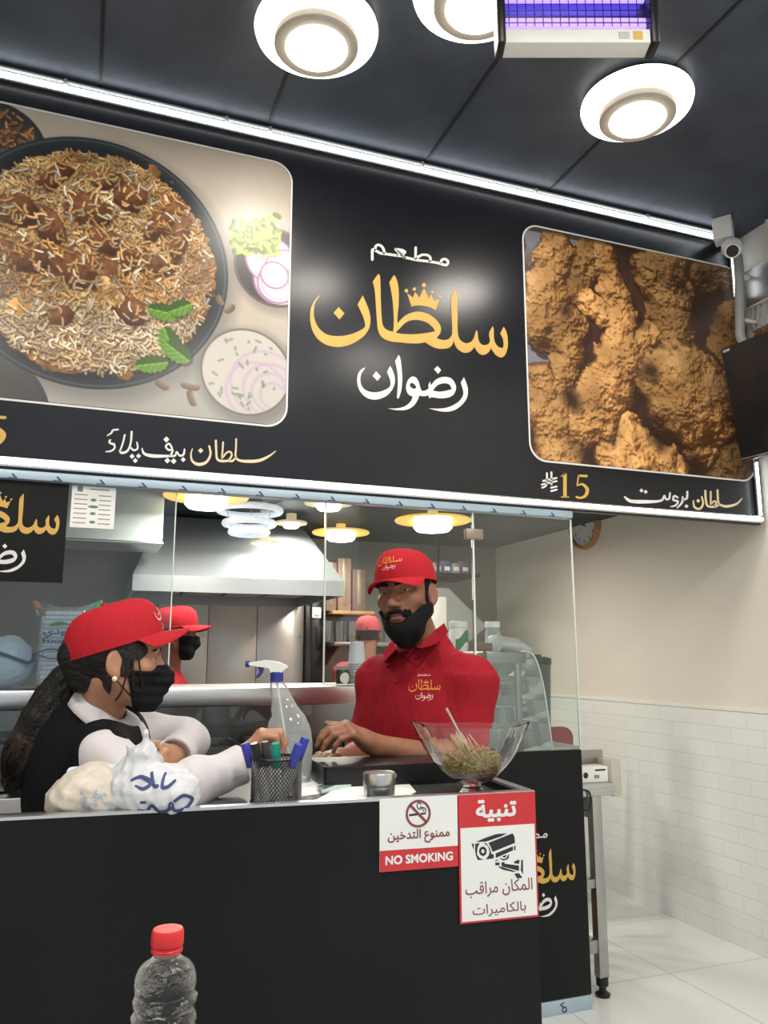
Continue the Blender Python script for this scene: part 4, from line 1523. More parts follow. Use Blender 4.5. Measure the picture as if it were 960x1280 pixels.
for k, c in enumerate(((150, 120, 140), (96, 104, 140), (168, 150, 160), (110, 90, 120))):
    x = p0.x + .02 + k * (p1.x - p0.x - .02) / 4
    wd = (p1.x - p0.x) / 4 - .012
    m = mat('packet_print', srgb(*c), .5, noise=.2, nscale=30)
    t = thing('packet', ('mauve packet at the left end of the dark wall shelf', 'blue packet second on the dark wall shelf',
                         'pale pink packet third on the dark wall shelf', 'purple packet at the right end of the dark wall shelf')[k], 'packet', (x, 4.7, sz2),
              'packets on the dark wall shelf')
    MB().rbox2((x, 4.65, sz2 + .001), (x + wd, 4.85, sz2 + .07 + .015 * (k % 2)), .006).build('packet', m, t)
    MB().rbox2((x + .01, 4.648, sz2 + .02), (x + wd - .01, 4.65, sz2 + .045), .001).build('label', M['paper'], t)

# ------------------------------------------------------------------ kitchen lamps, and glass reflections built as small glowing lamps
M['k_gold'] = mat('gold_lamp_disc', srgb(236, 186, 76), .4, emit=.75, ecol=(1.0, .62, .16))
M['k_reflection'] = mat('cream_reflection_disc', srgb(210, 196, 160), .4, emit=.35, ecol=(1.0, .85, .55))  # glowing cream discs stand in for lamp reflections in the glass
M['k_glow'] = mat('lamp_or_reflection_drum', (1, 1, .97), .4, emit=8, ecol=(1.0, .95, .86))


def kitchen_lamp_or_reflection(px, py, w, m, label, power, zc=None):
    rod = zc is not None
    zc = zc or KC - .06
    q = onZ(px, py, zc)
    t = (q - C0).dot(CF)
    R = w * t / FPX / 2
    L = thing('kitchen_lamp_or_reflection', label, 'lamp', (q.x, q.y, KC))
    st = zc + .04 if rod else KC
    MB().lathe([(.03, st), (.03, zc + .012), (R * .98, zc + .012), (R, zc + .006), (R * .98, zc), (R * .5, zc - .003)], (q.x, q.y, 0), 40).build('disc', m, L)
    if rod:
        MB().cyl((q.x, q.y, zc + .03), (q.x, q.y, KC), .004, n=8).build('cord', M['black_plastic'], L)
        MB().lathe([(.03, KC), (.03, KC - .015), (0, KC - .017)], (q.x, q.y, 0), 20).build('ceiling_cup', M['lamp_white'], L)

    MB().lathe([(R * .5, zc - .001), (R * .5, zc - R * .17), (R * .42, zc - R * .25), (0, zc - R * .27)], (q.x, q.y, 0), 32).build('drum', M['k_glow'], L)
    add_light('lamp_light', 'AREA', (0, 0, zc - KC - R * .3 - .01), power, (1, .93, .8), R, L)


kitchen_lamp_or_reflection(258, 622, 106, M['k_gold'], 'large gold rimmed kitchen ceiling lamp at the left above the woman', 12)
kitchen_lamp_or_reflection(426, 667, 72, M['k_gold'], 'gold rimmed kitchen ceiling lamp beyond the right corner of the range hood', 10)
kitchen_lamp_or_reflection(541, 652, 96, M['k_gold'], 'large gold rimmed kitchen ceiling lamp right above the man in the red cap', 12)
kitchen_lamp_or_reflection(411, 630, 62, M['k_reflection'], 'cream glowing disc standing for a lamp reflection just under the header rail', 9)
kitchen_lamp_or_reflection(364, 655, 40, M['k_reflection'], 'small cream glowing disc standing for a lamp reflection beside the coiled chandelier', 6)
kitchen_lamp_or_reflection(331, 680, 36, M['k_reflection'], 'small pale hung disc standing for a lamp reflection in front of the range hood top', 5, 1.93)

# coil chandelier of sparkling rings
q = P(312, 640, 4.3)
M['sparkle'] = mat('sparkling_crystal_ring', (.9, .95, 1), .2, emit=.5, ecol=(.8, .92, 1), bump=1.0, bscale=90)
ch = thing('coil_chandelier', 'hanging chandelier of three sparkling crystal rings in the kitchen', 'lamp', (q.x, q.y, KC))
rings = ((312, 638, 76), (305, 655, 60), (304, 666, 44))
for px, py, w in rings:
    c = P(px, py, 4.3)
    R = w * 4.3 / 2000
    MB().tube([(q.x + R * math.cos(k * 2 * math.pi / 40), q.y + R * math.sin(k * 2 * math.pi / 40), c.z) for k in range(40)], .018, 10, closed=True).build('ring', M['sparkle'], ch)
for k in range(3):
    a_ = k * 2.094 + .4
    MB().tube([(q.x + .15 * math.cos(a_), q.y + .15 * math.sin(a_), KC), (q.x + .094 * math.cos(a_), q.y + .094 * math.sin(a_), P(304, 666, 4.3).z)], .0015, 6).build('wire', M['steel'], ch)
MB().lathe([(.07, KC), (.07, KC - .02), (0, KC - .022)], (q.x, q.y, 0), 24).build('ceiling_plate', M['steel'], ch)

# ------------------------------------------------------------------ worktable, display case and what stands on them
TZ = .80
wt = thing('steel_worktable', 'stainless steel worktable with shelves beyond the right end of the partition', 'table', (1.8, 2.95, 0))
TX0, TX1, TY0, TY1 = 1.30, 2.085, 2.875, 3.45
MB().rbox2((TX0, TY0, TZ - .05), (TX1, TY1, TZ), .004).build('table_top', M['steel'], wt)
MB().rbox2((TX0, 3.005, TZ), (TX1 + .04, 3.02, TZ + .115), .002).build('upstand', M['steel_dull'], wt)
lx = onY(748, 1100, 2.90).x
for i, (x, y) in enumerate(((lx, 2.905), (lx, 3.41), (TX0 + .03, 2.905), (TX0 + .03, 3.41))):
    lg = MB().rbox2((x - .022, y - .02, .07), (x + .022, y + .02, TZ - .05), .003).build('leg', M['steel_dull'], wt)
    MB().lathe([(.028, 0), (.03, .01), (.014, .02), (.014, .035), (.024, .04), (.024, .07)], (x, y, 0), 18).build('adjustable_foot', M['black_plastic'], lg)
MB().rbox2((TX0 + .02, 2.89, .40), (lx - .02, 3.42, .435), .003).build('shelf', M['steel_dull'], wt)
MB().rbox2((TX0 + .02, 2.89, .16), (lx - .02, 3.42, .21), .003).build('shelf', M['steel_dull'], wt)
MB().rbox2((lx - .021, 2.91, TZ - .14), (lx + .021, 3.41, TZ - .05), .003).build('apron', M['steel_dull'], wt)
b = thing('cardboard_box', 'brown cardboard box on the lower shelf of the steel worktable', 'box', (lx - .16, 3.05, .211))
MB().rbox2((lx - .28, 2.96, .211), (lx - .035, 3.3, .385), .004).build('box_body', M['brown'], b)
MB().rbox2((lx - .17, 2.958, .211), (lx - .14, 3.302, .386), .001).build('tape', M['clamp'], b)
M['frosted'] = mat('frosted_plastic', srgb(205, 200, 186), .5, noise=.03, alpha=.6)
fs = tag(MB().rbox2((TX1 + .004, 2.90, TZ - .06), (TX1 + .052, 2.998, TZ + .085), .004).build('plastic_sheet', M['frosted'], None, loc=(TX1 + .03, 2.95, TZ - .06)),
         'folded frosted plastic sheet hung on the right end of the steel worktable', 'sheet')
a, b_ = onY(731, 965, 2.90), onY(760, 965, 2.90)
lb = thing('label_printer_box', 'small white printed box on the steel worktable edge', 'box', ((a.x + b_.x) / 2, 2.94, TZ))
MB().rbox2((a.x - .02, 2.90, TZ + .001), (b_.x, 2.985, TZ + .062), .003).build('carton', M['white_plastic'], lb)
bars = [[[(a.x + .05, TZ + .045), (b_.x - .012, TZ + .045), (b_.x - .012, TZ + .052), (a.x + .05, TZ + .052)]],
        [circle(a.x + .004, TZ + .03, .012, 14)]]
for k in range(5):
    bars.append([[(a.x + .045 + k * .005, TZ + .016), (a.x + .048 + k * .005, TZ + .016), (a.x + .048 + k * .005, TZ + .03), (a.x + .045 + k * .005, TZ + .03)]])
flat_part('printing', shapes(bars), lambda x, y, d: (x, 2.90 - d, y), M['ink_dark'], lb, .0004)
MB().tube(smooth_line([(a.x - .03, 2.87, TZ - .02), (a.x - .005, 2.868, TZ - .03), (a.x + .0, 2.868, TZ - .07), (a.x - .015, 2.868, TZ - .10), (a.x - .04, 2.87, TZ - .09)]), .004, 8).build(
    'power_cable', M['black_plastic'], None, loc=(a.x, 2.87, TZ - .1))
tag(bpy.data.objects['power_cable'], 'black power cable looped over the edge of the steel worktable', 'cable')
# curved glass display
DY0, DY1 = 3.04, 3.42
dx0, dx1 = onY(600, 820, 3.1).x, onY(657, 820, 3.1).x
dzt, dzb = onY(640, 813, 3.06).z, TZ
dr = onY(686, 935, 3.1).x
dc = thing('display_case', 'countertop food display case with curved glass end and steel shelves', 'display case', ((dx0 + dr) / 2, 3.2, TZ))
MB().rbox2((dx0, DY0, dzt - .055), (dx1 - .03, DY1, dzt - .005), .004).build('roof', M['steel_dull'], dc)
MB().rbox2((dx0, DY0, TZ + .001), (dr, DY1, TZ + .06), .004).build('plinth', M['steel_dull'], dc)
for yy in (DY0 + .01, DY1 - .01):
    MB().rbox2((dx0, yy - .01, TZ + .06), (dx0 + .03, yy + .01, dzt - .055), .002).build('upright', M['steel_dull'], dc)
    MB().rbox2((dx0 + .14, yy - .01, TZ + .06), (dx0 + .165, yy + .01, dzt - .055), .002).build('upright', M['steel_dull'], dc)
for py in (852, 881, 912):
    z = onY(640, py, 3.1).z
    MB().rbox2((dx0 + .01, DY0 + .02, z - .008), (dx1 + .005, DY1 - .02, z), .002).build('shelf', M['steel'], dc)
prof = [(dx1 - .06, dzt - .004), (dx1 - .02, dzt - .006), (dx1 + .01, dzt - .03), (dx1 + .035, dzt - .10), (dx1 + .055, dzt - .2), (dr - .012, TZ + .06)]
prof = smooth_line(prof, 5)
M['tint_glass'] = thin_glass('greenish_display_glass', (.80, .88, .87), haze=.08)
MB().grid(lambda u, v: (lambda p: (p[0], DY0 + .005 + v * (DY1 - DY0 - .01), p[1]))(prof[min(int(u * (len(prof) - 1) + .5), len(prof) - 1)]), len(prof), 2).build('curved_glass', M['tint_glass'], dc)
MB().tube([(p[0], DY0, p[1]) for p in prof], .004, 8).build('glass_edge', M['glass_edge'], dc)
MB().prism([(dx0, TZ + .06), (dr - .012, TZ + .06)] + [(p[0], p[1]) for p in prof[::-1]] + [(dx0, dzt - .01)], lambda x, z, d: (x, DY0 - .003 + d, z), 0, .004).build('front_glass', M['tint_glass'], dc, smooth=0)
# lidded dark jug behind the display
jx = onY(672, 830, 3.6)
jg = thing('blender_jug', 'tall dark tinted jug with lid behind the curved display case', 'jug', (jx.x, 3.6, .88))
M['smoke'] = mat('smoky_jug_plastic', srgb(74, 92, 92), .2, alpha=.8, noise=.05)
jz = onY(672, 818, 3.6).z
MB().lathe([(.05, .88), (.052, .89), (.066, jz - .05), (.064, jz - .05), (.05, .895), (0, .895)], (jx.x, 3.6, 0), 24).build('jug', M['smoke'], jg)
MB().lathe([(.070, jz - .05), (.070, jz - .02), (.045, jz - .012), (.02, jz - .01), (.02, jz), (0, jz)], (jx.x, 3.6, 0), 24).build('lid', M['black_plastic'], jg)
sd = thing('side_stand', 'small steel stand under the dark tinted jug', 'stand', (jx.x, 3.6, 0))
MB().rbox2((jx.x - .14, 3.47, .85), (jx.x + .14, 3.74, .879), .004).build('top', M['steel_dull'], sd)
for sx in (-.12, .12):
    for yy in (3.49, 3.72):
        MB().rbox2((jx.x + sx - .015, yy - .015, 0), (jx.x + sx + .015, yy + .015, .85), .002).build('leg', M['steel_dull'], sd)
# things on the display case roof
RZ = dzt - .004
M['jar_lid'] = mat('white_jar_lid', srgb(230, 232, 230), .4, noise=.02)
M['jar_green'] = mat('green_jar_label', srgb(40, 120, 66), .5, noise=.15, nscale=30)
M['jar_clear'] = thin_glass('jar_plastic', (.86, .9, .9), haze=.25)
for k, (px, lab) in enumerate(((573, 'white lidded plastic jar with a green label on the display case'), (616, 'clear plastic jar with a white lid on the display case'))):
    y = 3.14 + .02 * k
    c = onY(px, 800, y)
    zt = onY(px, 777, y).z
    r = .042 if k == 0 else .034
    t = thing('plastic_jar', lab, 'jar', (c.x, y, RZ))
    MB().lathe([(r * .95, RZ + .001), (r, RZ + .01), (r, zt - .05), (r * .85, zt - .03), (r * .85, zt - .025), (0, zt - .025)], (c.x, y, 0), 24).build('body', M['jar_clear'] if k else M['jar_lid'], t)
    MB().lathe([(r * .95, zt - .026), (r * .97, zt - .022), (r * .97, zt - .002), (r * .9, zt), (0, zt)], (c.x, y, 0), 24).build('lid', M['jar_lid'], t)
    if k == 0:
        MB().grid(lambda u, v: (c.x + (r + .001) * math.cos(-.4 - 1.9 * u), y + (r + .001) * math.sin(-.4 - 1.9 * u), RZ + .02 + v * .05 + .02 * math.sin(u * 5)), 14, 4).build('green_label', M['jar_green'], t)
# ================================================================== THINGS ON THE COUNTER AND SHELVES
SC_BAG = None


def sd_box(p, c, h):
    q = np.abs(p - c) - h
    return np.linalg.norm(np.maximum(q, 0), axis=-1) + np.minimum(q.max(-1), 0)


# ---- mesh pen holder with six markers
ph = onZ(345, 1003, DESK)
pr_ = .0565
pen = thing('pen_holder', 'round black wire mesh pen holder on the desk edge, full of markers', 'pen holder', (ph.x, ph.y, DESK))


def mesh_mat():
    m = bpy.data.materials.new('black_wire_mesh')
    m.use_nodes = True
    nt = m.node_tree
    b = nt.nodes['Principled BSDF']
    b.inputs['Base Color'].default_value = (.06, .06, .065, 1)
    b.inputs['Metallic'].default_value = .8
    b.inputs['Roughness'].default_value = .35
    return m


M['wire'] = mesh_mat()
hh = .098
mb = MB()
NW = 44
for sgn in (1, -1):
    for k in range(NW):
        a0 = 2 * math.pi * k / NW
        mb.tube([(ph.x + pr_ * math.cos(a0 + sgn * u * 1.3), ph.y + pr_ * math.sin(a0 + sgn * u * 1.3), DESK + .004 + u * (hh - .006)) for u in [i / 10 for i in range(11)]], .0011, 4, caps=False)
mb.build('mesh_wall', M['wire'], pen)
for z in (.003, hh):
    MB().tube([(ph.x + pr_ * math.cos(k * math.pi / 18), ph.y + pr_ * math.sin(k * math.pi / 18), DESK + z) for k in range(36)], .003, 8, closed=True).build('rim', M['black_plastic'], pen)
MB().cyl((ph.x, ph.y, DESK), (ph.x, ph.y, DESK + .003), pr_, n=32).build('bottom', M['black_plastic'], pen)
M['cap_blue'] = mat('blue_marker_cap', srgb(50, 56, 150), .35, noise=.05)
M['cap_black'] = mat('black_marker_cap', srgb(20, 20, 22), .35, noise=.05)
M['cap_grey'] = mat('charcoal_marker_cap', srgb(58, 54, 54), .4, noise=.05)
M['cap_green'] = mat('green_marker_cap', srgb(10, 128, 108), .35, noise=.05)
tdep = (ph - C0).dot(CF)
for (bx, tx, ty, dt, m, lab) in ((322, 306, 929, .02, 'cap_blue', 'blue capped marker leaning furthest left in the pen holder'),
                                 (328, 318, 929, -.01, 'cap_black', 'black capped marker in the pen holder, second from the left'),
                                 (338, 331, 927, .015, 'cap_grey', 'charcoal capped marker in the pen holder, between the black and the green ones'),
                                 (348, 344, 929, -.012, 'cap_green', 'green capped marker in the middle of the pen holder'),
                                 (350, 374, 930, -.02, 'cap_blue', 'blue capped marker leaning right at the front of the pen holder'),
                                 (358, 382, 922, .02, 'cap_blue', 'blue capped marker furthest right at the back of the pen holder')):
    top = P(tx, ty, tdep + dt)
    d0 = Vector((ph.x, ph.y, 0)) + (P(bx, 1000, tdep) - ph) * .8
    bot = Vector((d0.x, d0.y + dt * .6, DESK + .006))
    ax = (top - bot).normalized()
    L = (top - bot).length
    t = thing('marker_pen', lab, 'pen', bot, 'markers in the pen holder')
    cl_ = .055
    MB().cyl(bot, bot + ax * (L - cl_), .0095, n=14).build('barrel', M['white_plastic'], t)
    MB().tube([bot + ax * (L - cl_), bot + ax * (L - .004), bot + ax * L], [.0112, .0104, .0085], 14).build('cap', M[m], t)

# ---- spray bottle
sq = P(362, 965, 2.13)
SX, SY = sq.x, sq.y
spb = thing('spray_bottle', 'clear plastic spray bottle with white and blue trigger head on the desk', 'spray bottle', (SX, SY, DESK))
side = (CR * -1).normalized()
Rv = Matrix((side, Vector((0, 0, 1)).cross(side), (0, 0, 1))).transposed()     # local x = towards the nozzle
SH = P(345, 820, 2.13).z - DESK


def sp_w(z):
    pts = ((0, .054, 0), (.03, .058, 0), (.30, .060, .0), (.42, .058, .004), (.52, .046, .008), (.60, .034, .018), (.70, .027, .030), (.76, .022, .036), (.80, .016, .040))
    for (a, r, c), (b, r2, c2) in zip(pts, pts[1:]):
        if z <= b:
            u = (z - a) / (b - a)
            return r + (r2 - r) * u, c + (c2 - c) * u
    return pts[-1][1:]


body = MB()
zz = [0, .006, .02, .06, .12, .2, .28, .34, .40, .44, .48, .52, .56, .6, .64, .68, .72, .75, .78, .80]
base_sp = Vector((SX, SY, DESK))


def sp_pt(u, v, sh=1.0):
    z = zz[min(int(v * (len(zz) - 1) + .5), len(zz) - 1)]
    r, c = sp_w(z)
    if z == 0:
        r *= .85
    t = 2 * math.pi * u
    n = 2.6
    ct, st = math.cos(t), math.sin(t)
    grip = 1 - .10 * max(0, math.sin((z - .5) * 55)) * (1 if (.5 < z < .74 and ct > 0) else 0) * ct
    x = r * sh * math.copysign(abs(ct) ** (2 / n), ct) * grip + c
    y = r * .72 * sh * math.copysign(abs(st) ** (2 / n), st)
    return base_sp + Rv @ Vector((x, y, z * SH))


body.grid(lambda u, v: sp_pt(u, v), 36, len(zz), True)
M['spray_clear'] = thin_glass('clear_spray_plastic', (.90, .92, .92), haze=.24)
body.build('bottle', M['spray_clear'], spb)
M['spray_liq'] = thin_glass('clear_liquid', (.93, .95, .96), haze=.12)
lq = MB()
lq.grid(lambda u, v: (lambda q_: Vector((q_.x, q_.y, min(q_.z, DESK + .36 * SH))))(sp_pt(u, v * .45, .95)), 36, 9, True)
lq.build('liquid', M['spray_liq'], spb)
M['spray_blue'] = mat('blue_sprayer_collar', srgb(44, 54, 138), .4, noise=.05)
r_, c_ = sp_w(.8)
loc = lambda x, y, z: base_sp + Rv @ Vector((x, y, z * SH))
MB().tube([loc(c_, 0, .79), loc(c_, 0, .87)], .0175, 20).build('collar', M['spray_blue'], spb)
hd = MB()
hd.prism([(c_ - .030, .905), (c_ - .026, .925), (c_ + .0, .955), (c_ + .03, .968), (c_ + .058, .955), (c_ + .075, .95), (c_ + .075, .925), (c_ + .02, .90), (c_ + .015, .865), (c_ - .015, .865), (c_ - .02, .885)],
         lambda x, z, d: loc(x, d, z), -.012, .012)
hd.build('spray_head', M['white_plastic'], spb, smooth=0)
MB().tube([loc(c_ + .074, 0, .9375), loc(c_ + .086, 0, .937)], .009, 14).build('nozzle', M['spray_blue'], spb)
MB().prism([(c_ + .035, .915), (c_ + .052, .918), (c_ + .048, .87), (c_ + .058, .82), (c_ + .050, .82), (c_ + .038, .865)], lambda x, z, d: loc(x, d, z), -.006, .006).build('trigger', M['spray_blue'], spb, smooth=0)
MB().tube([loc(c_, 0, .79), loc(.01, 0, .3), loc(-.01, 0, .03)], .003, 8).build('dip_tube', M['white_plastic'], spb)

# ---- steel tin
tq = onZ(474, 1000, DESK)
tn = thing('steel_tin', 'small round brushed steel tin with lid behind the no smoking sign', 'tin', (tq.x, tq.y, DESK))
tr = .0365
MB().lathe([(tr * .98, DESK + .0005), (tr, DESK + .003), (tr, DESK + .032), (tr * .97, DESK + .033), (0, DESK + .033)], (tq.x, tq.y, 0), 36).build('body', M['steel'], tn)
MB().lathe([(tr * 1.03, DESK + .034), (tr * 1.04, DESK + .037), (tr * 1.04, DESK + .058), (tr * 1.0, DESK + .062), (tr * .9, DESK + .061), (0, DESK + .061)], (tq.x, tq.y, 0), 36).build('lid', M['steel'], tn)

# ---- papers and booklet
Z = DESK + .0005


def sheet(name, label, pts, z0, th, m, cat='paper'):
    t = MB()
    q_ = [onZ(px, py, z0) for px, py in pts]
    t.prism([(p.x, p.y) for p in q_], lambda x, y, d: (x, y, z0 + d), 0, th)
    c = sum(q_, Vector()) / len(q_)
    return tag(t.build(name, m, None, smooth=0, loc=(c.x, c.y, z0)), label, cat)


sheet('paper_sheet', 'white paper sheet on the desk just right of the pen holder', ((374, 996), (376, 966), (425, 963), (452, 968), (418, 990)), Z, .0008, M['paper'])
sheet('paper_sheet', 'large white paper sheet on the desk behind the steel tin', ((395, 1000), (455, 968), (500, 966), (520, 990), (505, 1000)), Z + .001, .0008, M['paper'])
M['booklet'] = mat('pale_green_booklet', srgb(188, 214, 206), .5, noise=.08, nscale=20)
bk = thing('booklet', 'pale green printed booklet lying on the papers behind the steel tin', 'booklet', onZ(440, 975, Z))
z0 = Z + .002
q_ = [onZ(px, py, z0) for px, py in ((398, 984), (470, 962), (482, 967), (478, 974), (402, 992))]
MB().prism([(p.x, p.y) for p in q_], lambda x, y, d: (x, y, z0 + d), 0, .006).build('pages', M['booklet'], bk, smooth=0)
q_ = [onZ(px, py, z0 + .006) for px, py in ((396, 983), (434, 970), (438, 974), (400, 989))]
M['phone'] = mat('dark_grey_print', srgb(84, 90, 92), .4, noise=.1)
MB().prism([(p.x, p.y) for p in q_], lambda x, y, d: (x, y, z0 + .0062 + d), 0, .0006).build('dark_panel', M['phone'], bk, smooth=0)
q_ = [onZ(px, py, z0 + .006) for px, py in ((464, 964), (472, 962), (481, 967), (474, 969))]
MB().prism([(p.x, p.y) for p in q_], lambda x, y, d: (x, y, z0 + .0062 + d), 0, .0006).build('green_corner', M['cap_green'], bk, smooth=0)

# ---- black cash drawer under the man's arm, dark tray and small box left of it
cd0, cd1 = P(405, 945, 2.22), P(560, 965, 2.16)
cdr = thing('cash_drawer', 'flat black cash drawer on the desk under the bearded man\'s forearm', 'cash drawer', ((cd0.x + cd1.x) / 2, 2.06, DESK))
CDZ = DESK + .052
xa, xb = cf(.62, 0, 0).x, cf(1.09, 0, 0).x
mb = MB()
mb.prism(rrect(.70, .30, 1.075, .49, .012, 4), lambda s, d, z: cf(s, d, z), DESK + .001, CDZ)
mb.build('casing', M['black_plastic'], cdr)
MB().prism(rect(.705, 1.07, .2965, .30), lambda s, d, z: cf(s, d, z), DESK + .010, CDZ - .008).build('drawer_front', M['black_plastic'], cdr, smooth=0)
MB().prism(rect(.70, 1.075, .486, .4905), lambda s, d, z: cf(s, d, z), CDZ - .003, CDZ + .001).build('rear_trim', M['alu'], cdr, smooth=0)
MB().cyl(cf(.88, .2965, DESK + .026), cf(.88, .292, DESK + .026), .008).build('lock', M['steel'], cdr)

# ---- glass bowl
bq = onZ(590, 985, LIP)
bq = P(590, 978, 1.93)
BX, BY, BZ = bq.x, bq.y, DESK
bw = thing('glass_bowl', 'boat shaped crystal bowl with pointed ends on the right corner of the counter', 'bowl', (BX, BY, BZ))
ax = Vector((CR.x, CR.y, 0)).normalized()
Rb = Matrix((ax, Vector((0, 0, 1)).cross(ax), (0, 0, 1))).transposed()
BH = P(595, 908, 1.93).z - DESK
prof = [(.0, .034), (.015, .036), (.05, .030), (.10, .020), (.16, .024), (.20, .044), (.30, .068), (.45, .090), (.6, .105), (.75, .115), (.9, .123), (1.0, .129)]


def bowl_pt(u, v, inner=False):
    i = v * (len(prof) - 1)
    k = min(int(i), len(prof) - 2)
    f = i - k
    h = prof[k][0] + (prof[k + 1][0] - prof[k][0]) * f
    r = prof[k][1] + (prof[k + 1][1] - prof[k][1]) * f
    t = 2 * math.pi * u
    ct, st = math.cos(t), math.sin(t)
    el = max(0, (h - .2) / .8)
    fx = 1 + .03 * el + .10 * el * abs(ct) ** 6
    fy = 1 - .28 * el
    lift = .06 * el * (abs(ct) ** 4) - .012 * el * abs(math.sin(2 * t)) ** 3
    off = .006 if inner else 0
    rr = r - off
    flute = 1 + .022 * math.sin(14 * t) * el
    return Vector((BX, BY, BZ + .001)) + Rb @ Vector((rr * ct * fx * flute, rr * st * fy * flute, max(h, .22 if inner else 0) * BH + lift * BH + (.004 if inner and h < .25 else 0)))


mb = MB()
mb.grid(lambda u, v: bowl_pt(u, v), 60, 24, True)
n0 = 60 * 24
mb.grid(lambda u, v: bowl_pt(u, .42 + .58 * v, True), 60, 16, True)
vs = mb.v
rim = []
for i in range(60):
    j = (i + 1) % 60
    rim.append((23 * 60 + i, 23 * 60 + j, n0 + 15 * 60 + j, n0 + 15 * 60 + i))
mb.f += rim
mb.mi += [0] * 60
mb.f.append(tuple(range(59, -1, -1)))
mb.f.append(tuple(n0 + k for k in range(60)))
mb.mi += [0, 0]
mb.build('bowl', M['crystal'], bw, smooth=25)
# seeds: nobody could count them
M['seeds'] = mat('fennel_seed_mix', srgb(150, 130, 66), .6, noise=.5, nscale=140)
sm = MB()
rs = random.Random(3)
for k in range(1100):
    a_, q_ = rs.random() * 6.283, math.sqrt(rs.random())
    h = .30 + .38 * (1 - q_ * q_) * rs.random() ** .5 + .04
    rmax = .048 + (h - .26) * .13
    x, y = q_ * rmax * math.cos(a_) * 1.2, q_ * rmax * math.sin(a_) * .74
    c = Vector((BX, BY, BZ)) + Rb @ Vector((x, y, h * BH))
    d = Vector((rs.gauss(0, 1), rs.gauss(0, 1), rs.gauss(0, .6))).normalized() * .0045
    sm.tube([c - d, c, c + d], [.0006, .0019, .0006], 5)
so = sm.build('seed_mix', M['seeds'], None, loc=(BX, BY, BZ + .3 * BH))
tag(so, 'greenish brown fennel seed mix lying in the crystal bowl', 'seeds', None, 'stuff')
M['pick'] = mat('pale_toothpick_wood', srgb(206, 184, 142), .6, noise=.12, nscale=30)
rs = random.Random(11)
pk = MB().tube([(0, 0, -.045), (0, 0, .043), (0, 0, .047)], [.0013, .0013, .0004], 6).build('toothpick', M['pick'], None, loc=(0, 0, 0))
for k in range(22):
    o = pk if k == 0 else pk.copy()
    if k:
        COL.objects.link(o)
    o.location = Vector((BX, BY, BZ)) + Rb @ Vector((-.008 + rs.gauss(0, .011), rs.gauss(0, .010), (.56 + rs.random() * .10) * BH))
    dv = Rb @ Vector((-.55 + rs.gauss(0, .16), rs.gauss(0, .16), .85))
    o.rotation_euler = dv.to_track_quat('Z', 'Y').to_euler()
    tag(o, 'pale wooden toothpick standing slanted in the seed mix of the crystal bowl', 'toothpick', 'toothpicks in the crystal bowl')
sp0, sp1 = P(558, 885, 1.94), P(590, 945, 1.93)
spn = thing('spoon', 'small metal spoon standing in the crystal bowl of seeds', 'spoon', sp1)
MB().tube([sp0, sp0 + (sp1 - sp0) * .5, sp1], [.003, .0022, .0024], 8).build('handle', M['steel'], spn)
dd = (sp1 - sp0).normalized()
MB().ell(sp1 + dd * .014, (.010, .004, .017), dd.to_track_quat('Z', 'Y').to_matrix(), 16, 10).build('spoon_bowl', M['steel'], spn)

# ---- water bottle in the foreground on a customer's table
T0 = P(210, 1161, .86)
TBZ = T0.z - .222
M['table_top'] = mat('grey_table_laminate', srgb(120, 116, 110), .4, noise=.1, nscale=10)
tb = thing('dining_table', 'customer dining table below the frame carrying the water bottle', 'table', (T0.x, T0.y - .16, 0))
MB().rbox((T0.x + .1, T0.y - .22, TBZ - .015), (.9, .56, .03), .006).build('table_top', M['table_top'], tb)
MB().cyl((T0.x + .1, T0.y - .22, .03), (T0.x + .1, T0.y - .22, TBZ - .03), .035).build('pedestal', M['black_plastic'], tb)
MB().lathe([(.22, 0), (.22, .012), (.04, .03), (0, .03)], (T0.x + .1, T0.y - .22, 0), 32).build('foot_plate', M['black_plastic'], tb)
M['bottle_cap'] = mat('red_bottle_cap', srgb(206, 46, 50), .4, noise=.04)
wb = thing('water_bottle', 'clear ribbed plastic water bottle with a red cap in the foreground', 'bottle', (T0.x, T0.y, TBZ))
pf = [(.026, 0), (.030, .003), (.0315, .01)]
z = .014
while z < .158:
    pf += [(.0315, z), (.0330, z + .004), (.0330, z + .010), (.0300, z + .0135), (.0300, z + .0145)]
    z += .0165
pf += [(.0322, .170), (.0315, .176), (.029, .183), (.025, .188), (.018, .192), (.0138, .196), (.0132, .202)]


def btl(t, z, j):
    return 1 + (.035 * math.sin(7 * t + z * 260) if .012 < z < .162 else 0)


M['bottle_pet'] = mat('clear_bottle_plastic', (.97, .98, .98), .05, trans=1.0, ior=1.36, spec=.5, bump=.35, bscale=110)
MB().lathe(pf, (T0.x, T0.y, TBZ), 56, wob=btl).build('bottle', M['bottle_pet'], wb)
MB().lathe([(.0165, .200), (.0165, .203), (.016, .2035), (.016, .0205 + .185), (0, .2055)], (T0.x, T0.y, TBZ), 32).build('neck_ring', M['bottle_cap'], wb)
MB().lathe([(.0168, .2062), (.0172, .208), (.0170, .219), (.0155, .2225), (.006, .2228), (0, .2222)], (T0.x, T0.y, TBZ), 60,
           wob=lambda t, z, j: 1 + (.012 * math.sin(30 * t) if j in (1, 2) else 0)).build('cap', M['bottle_cap'], wb)

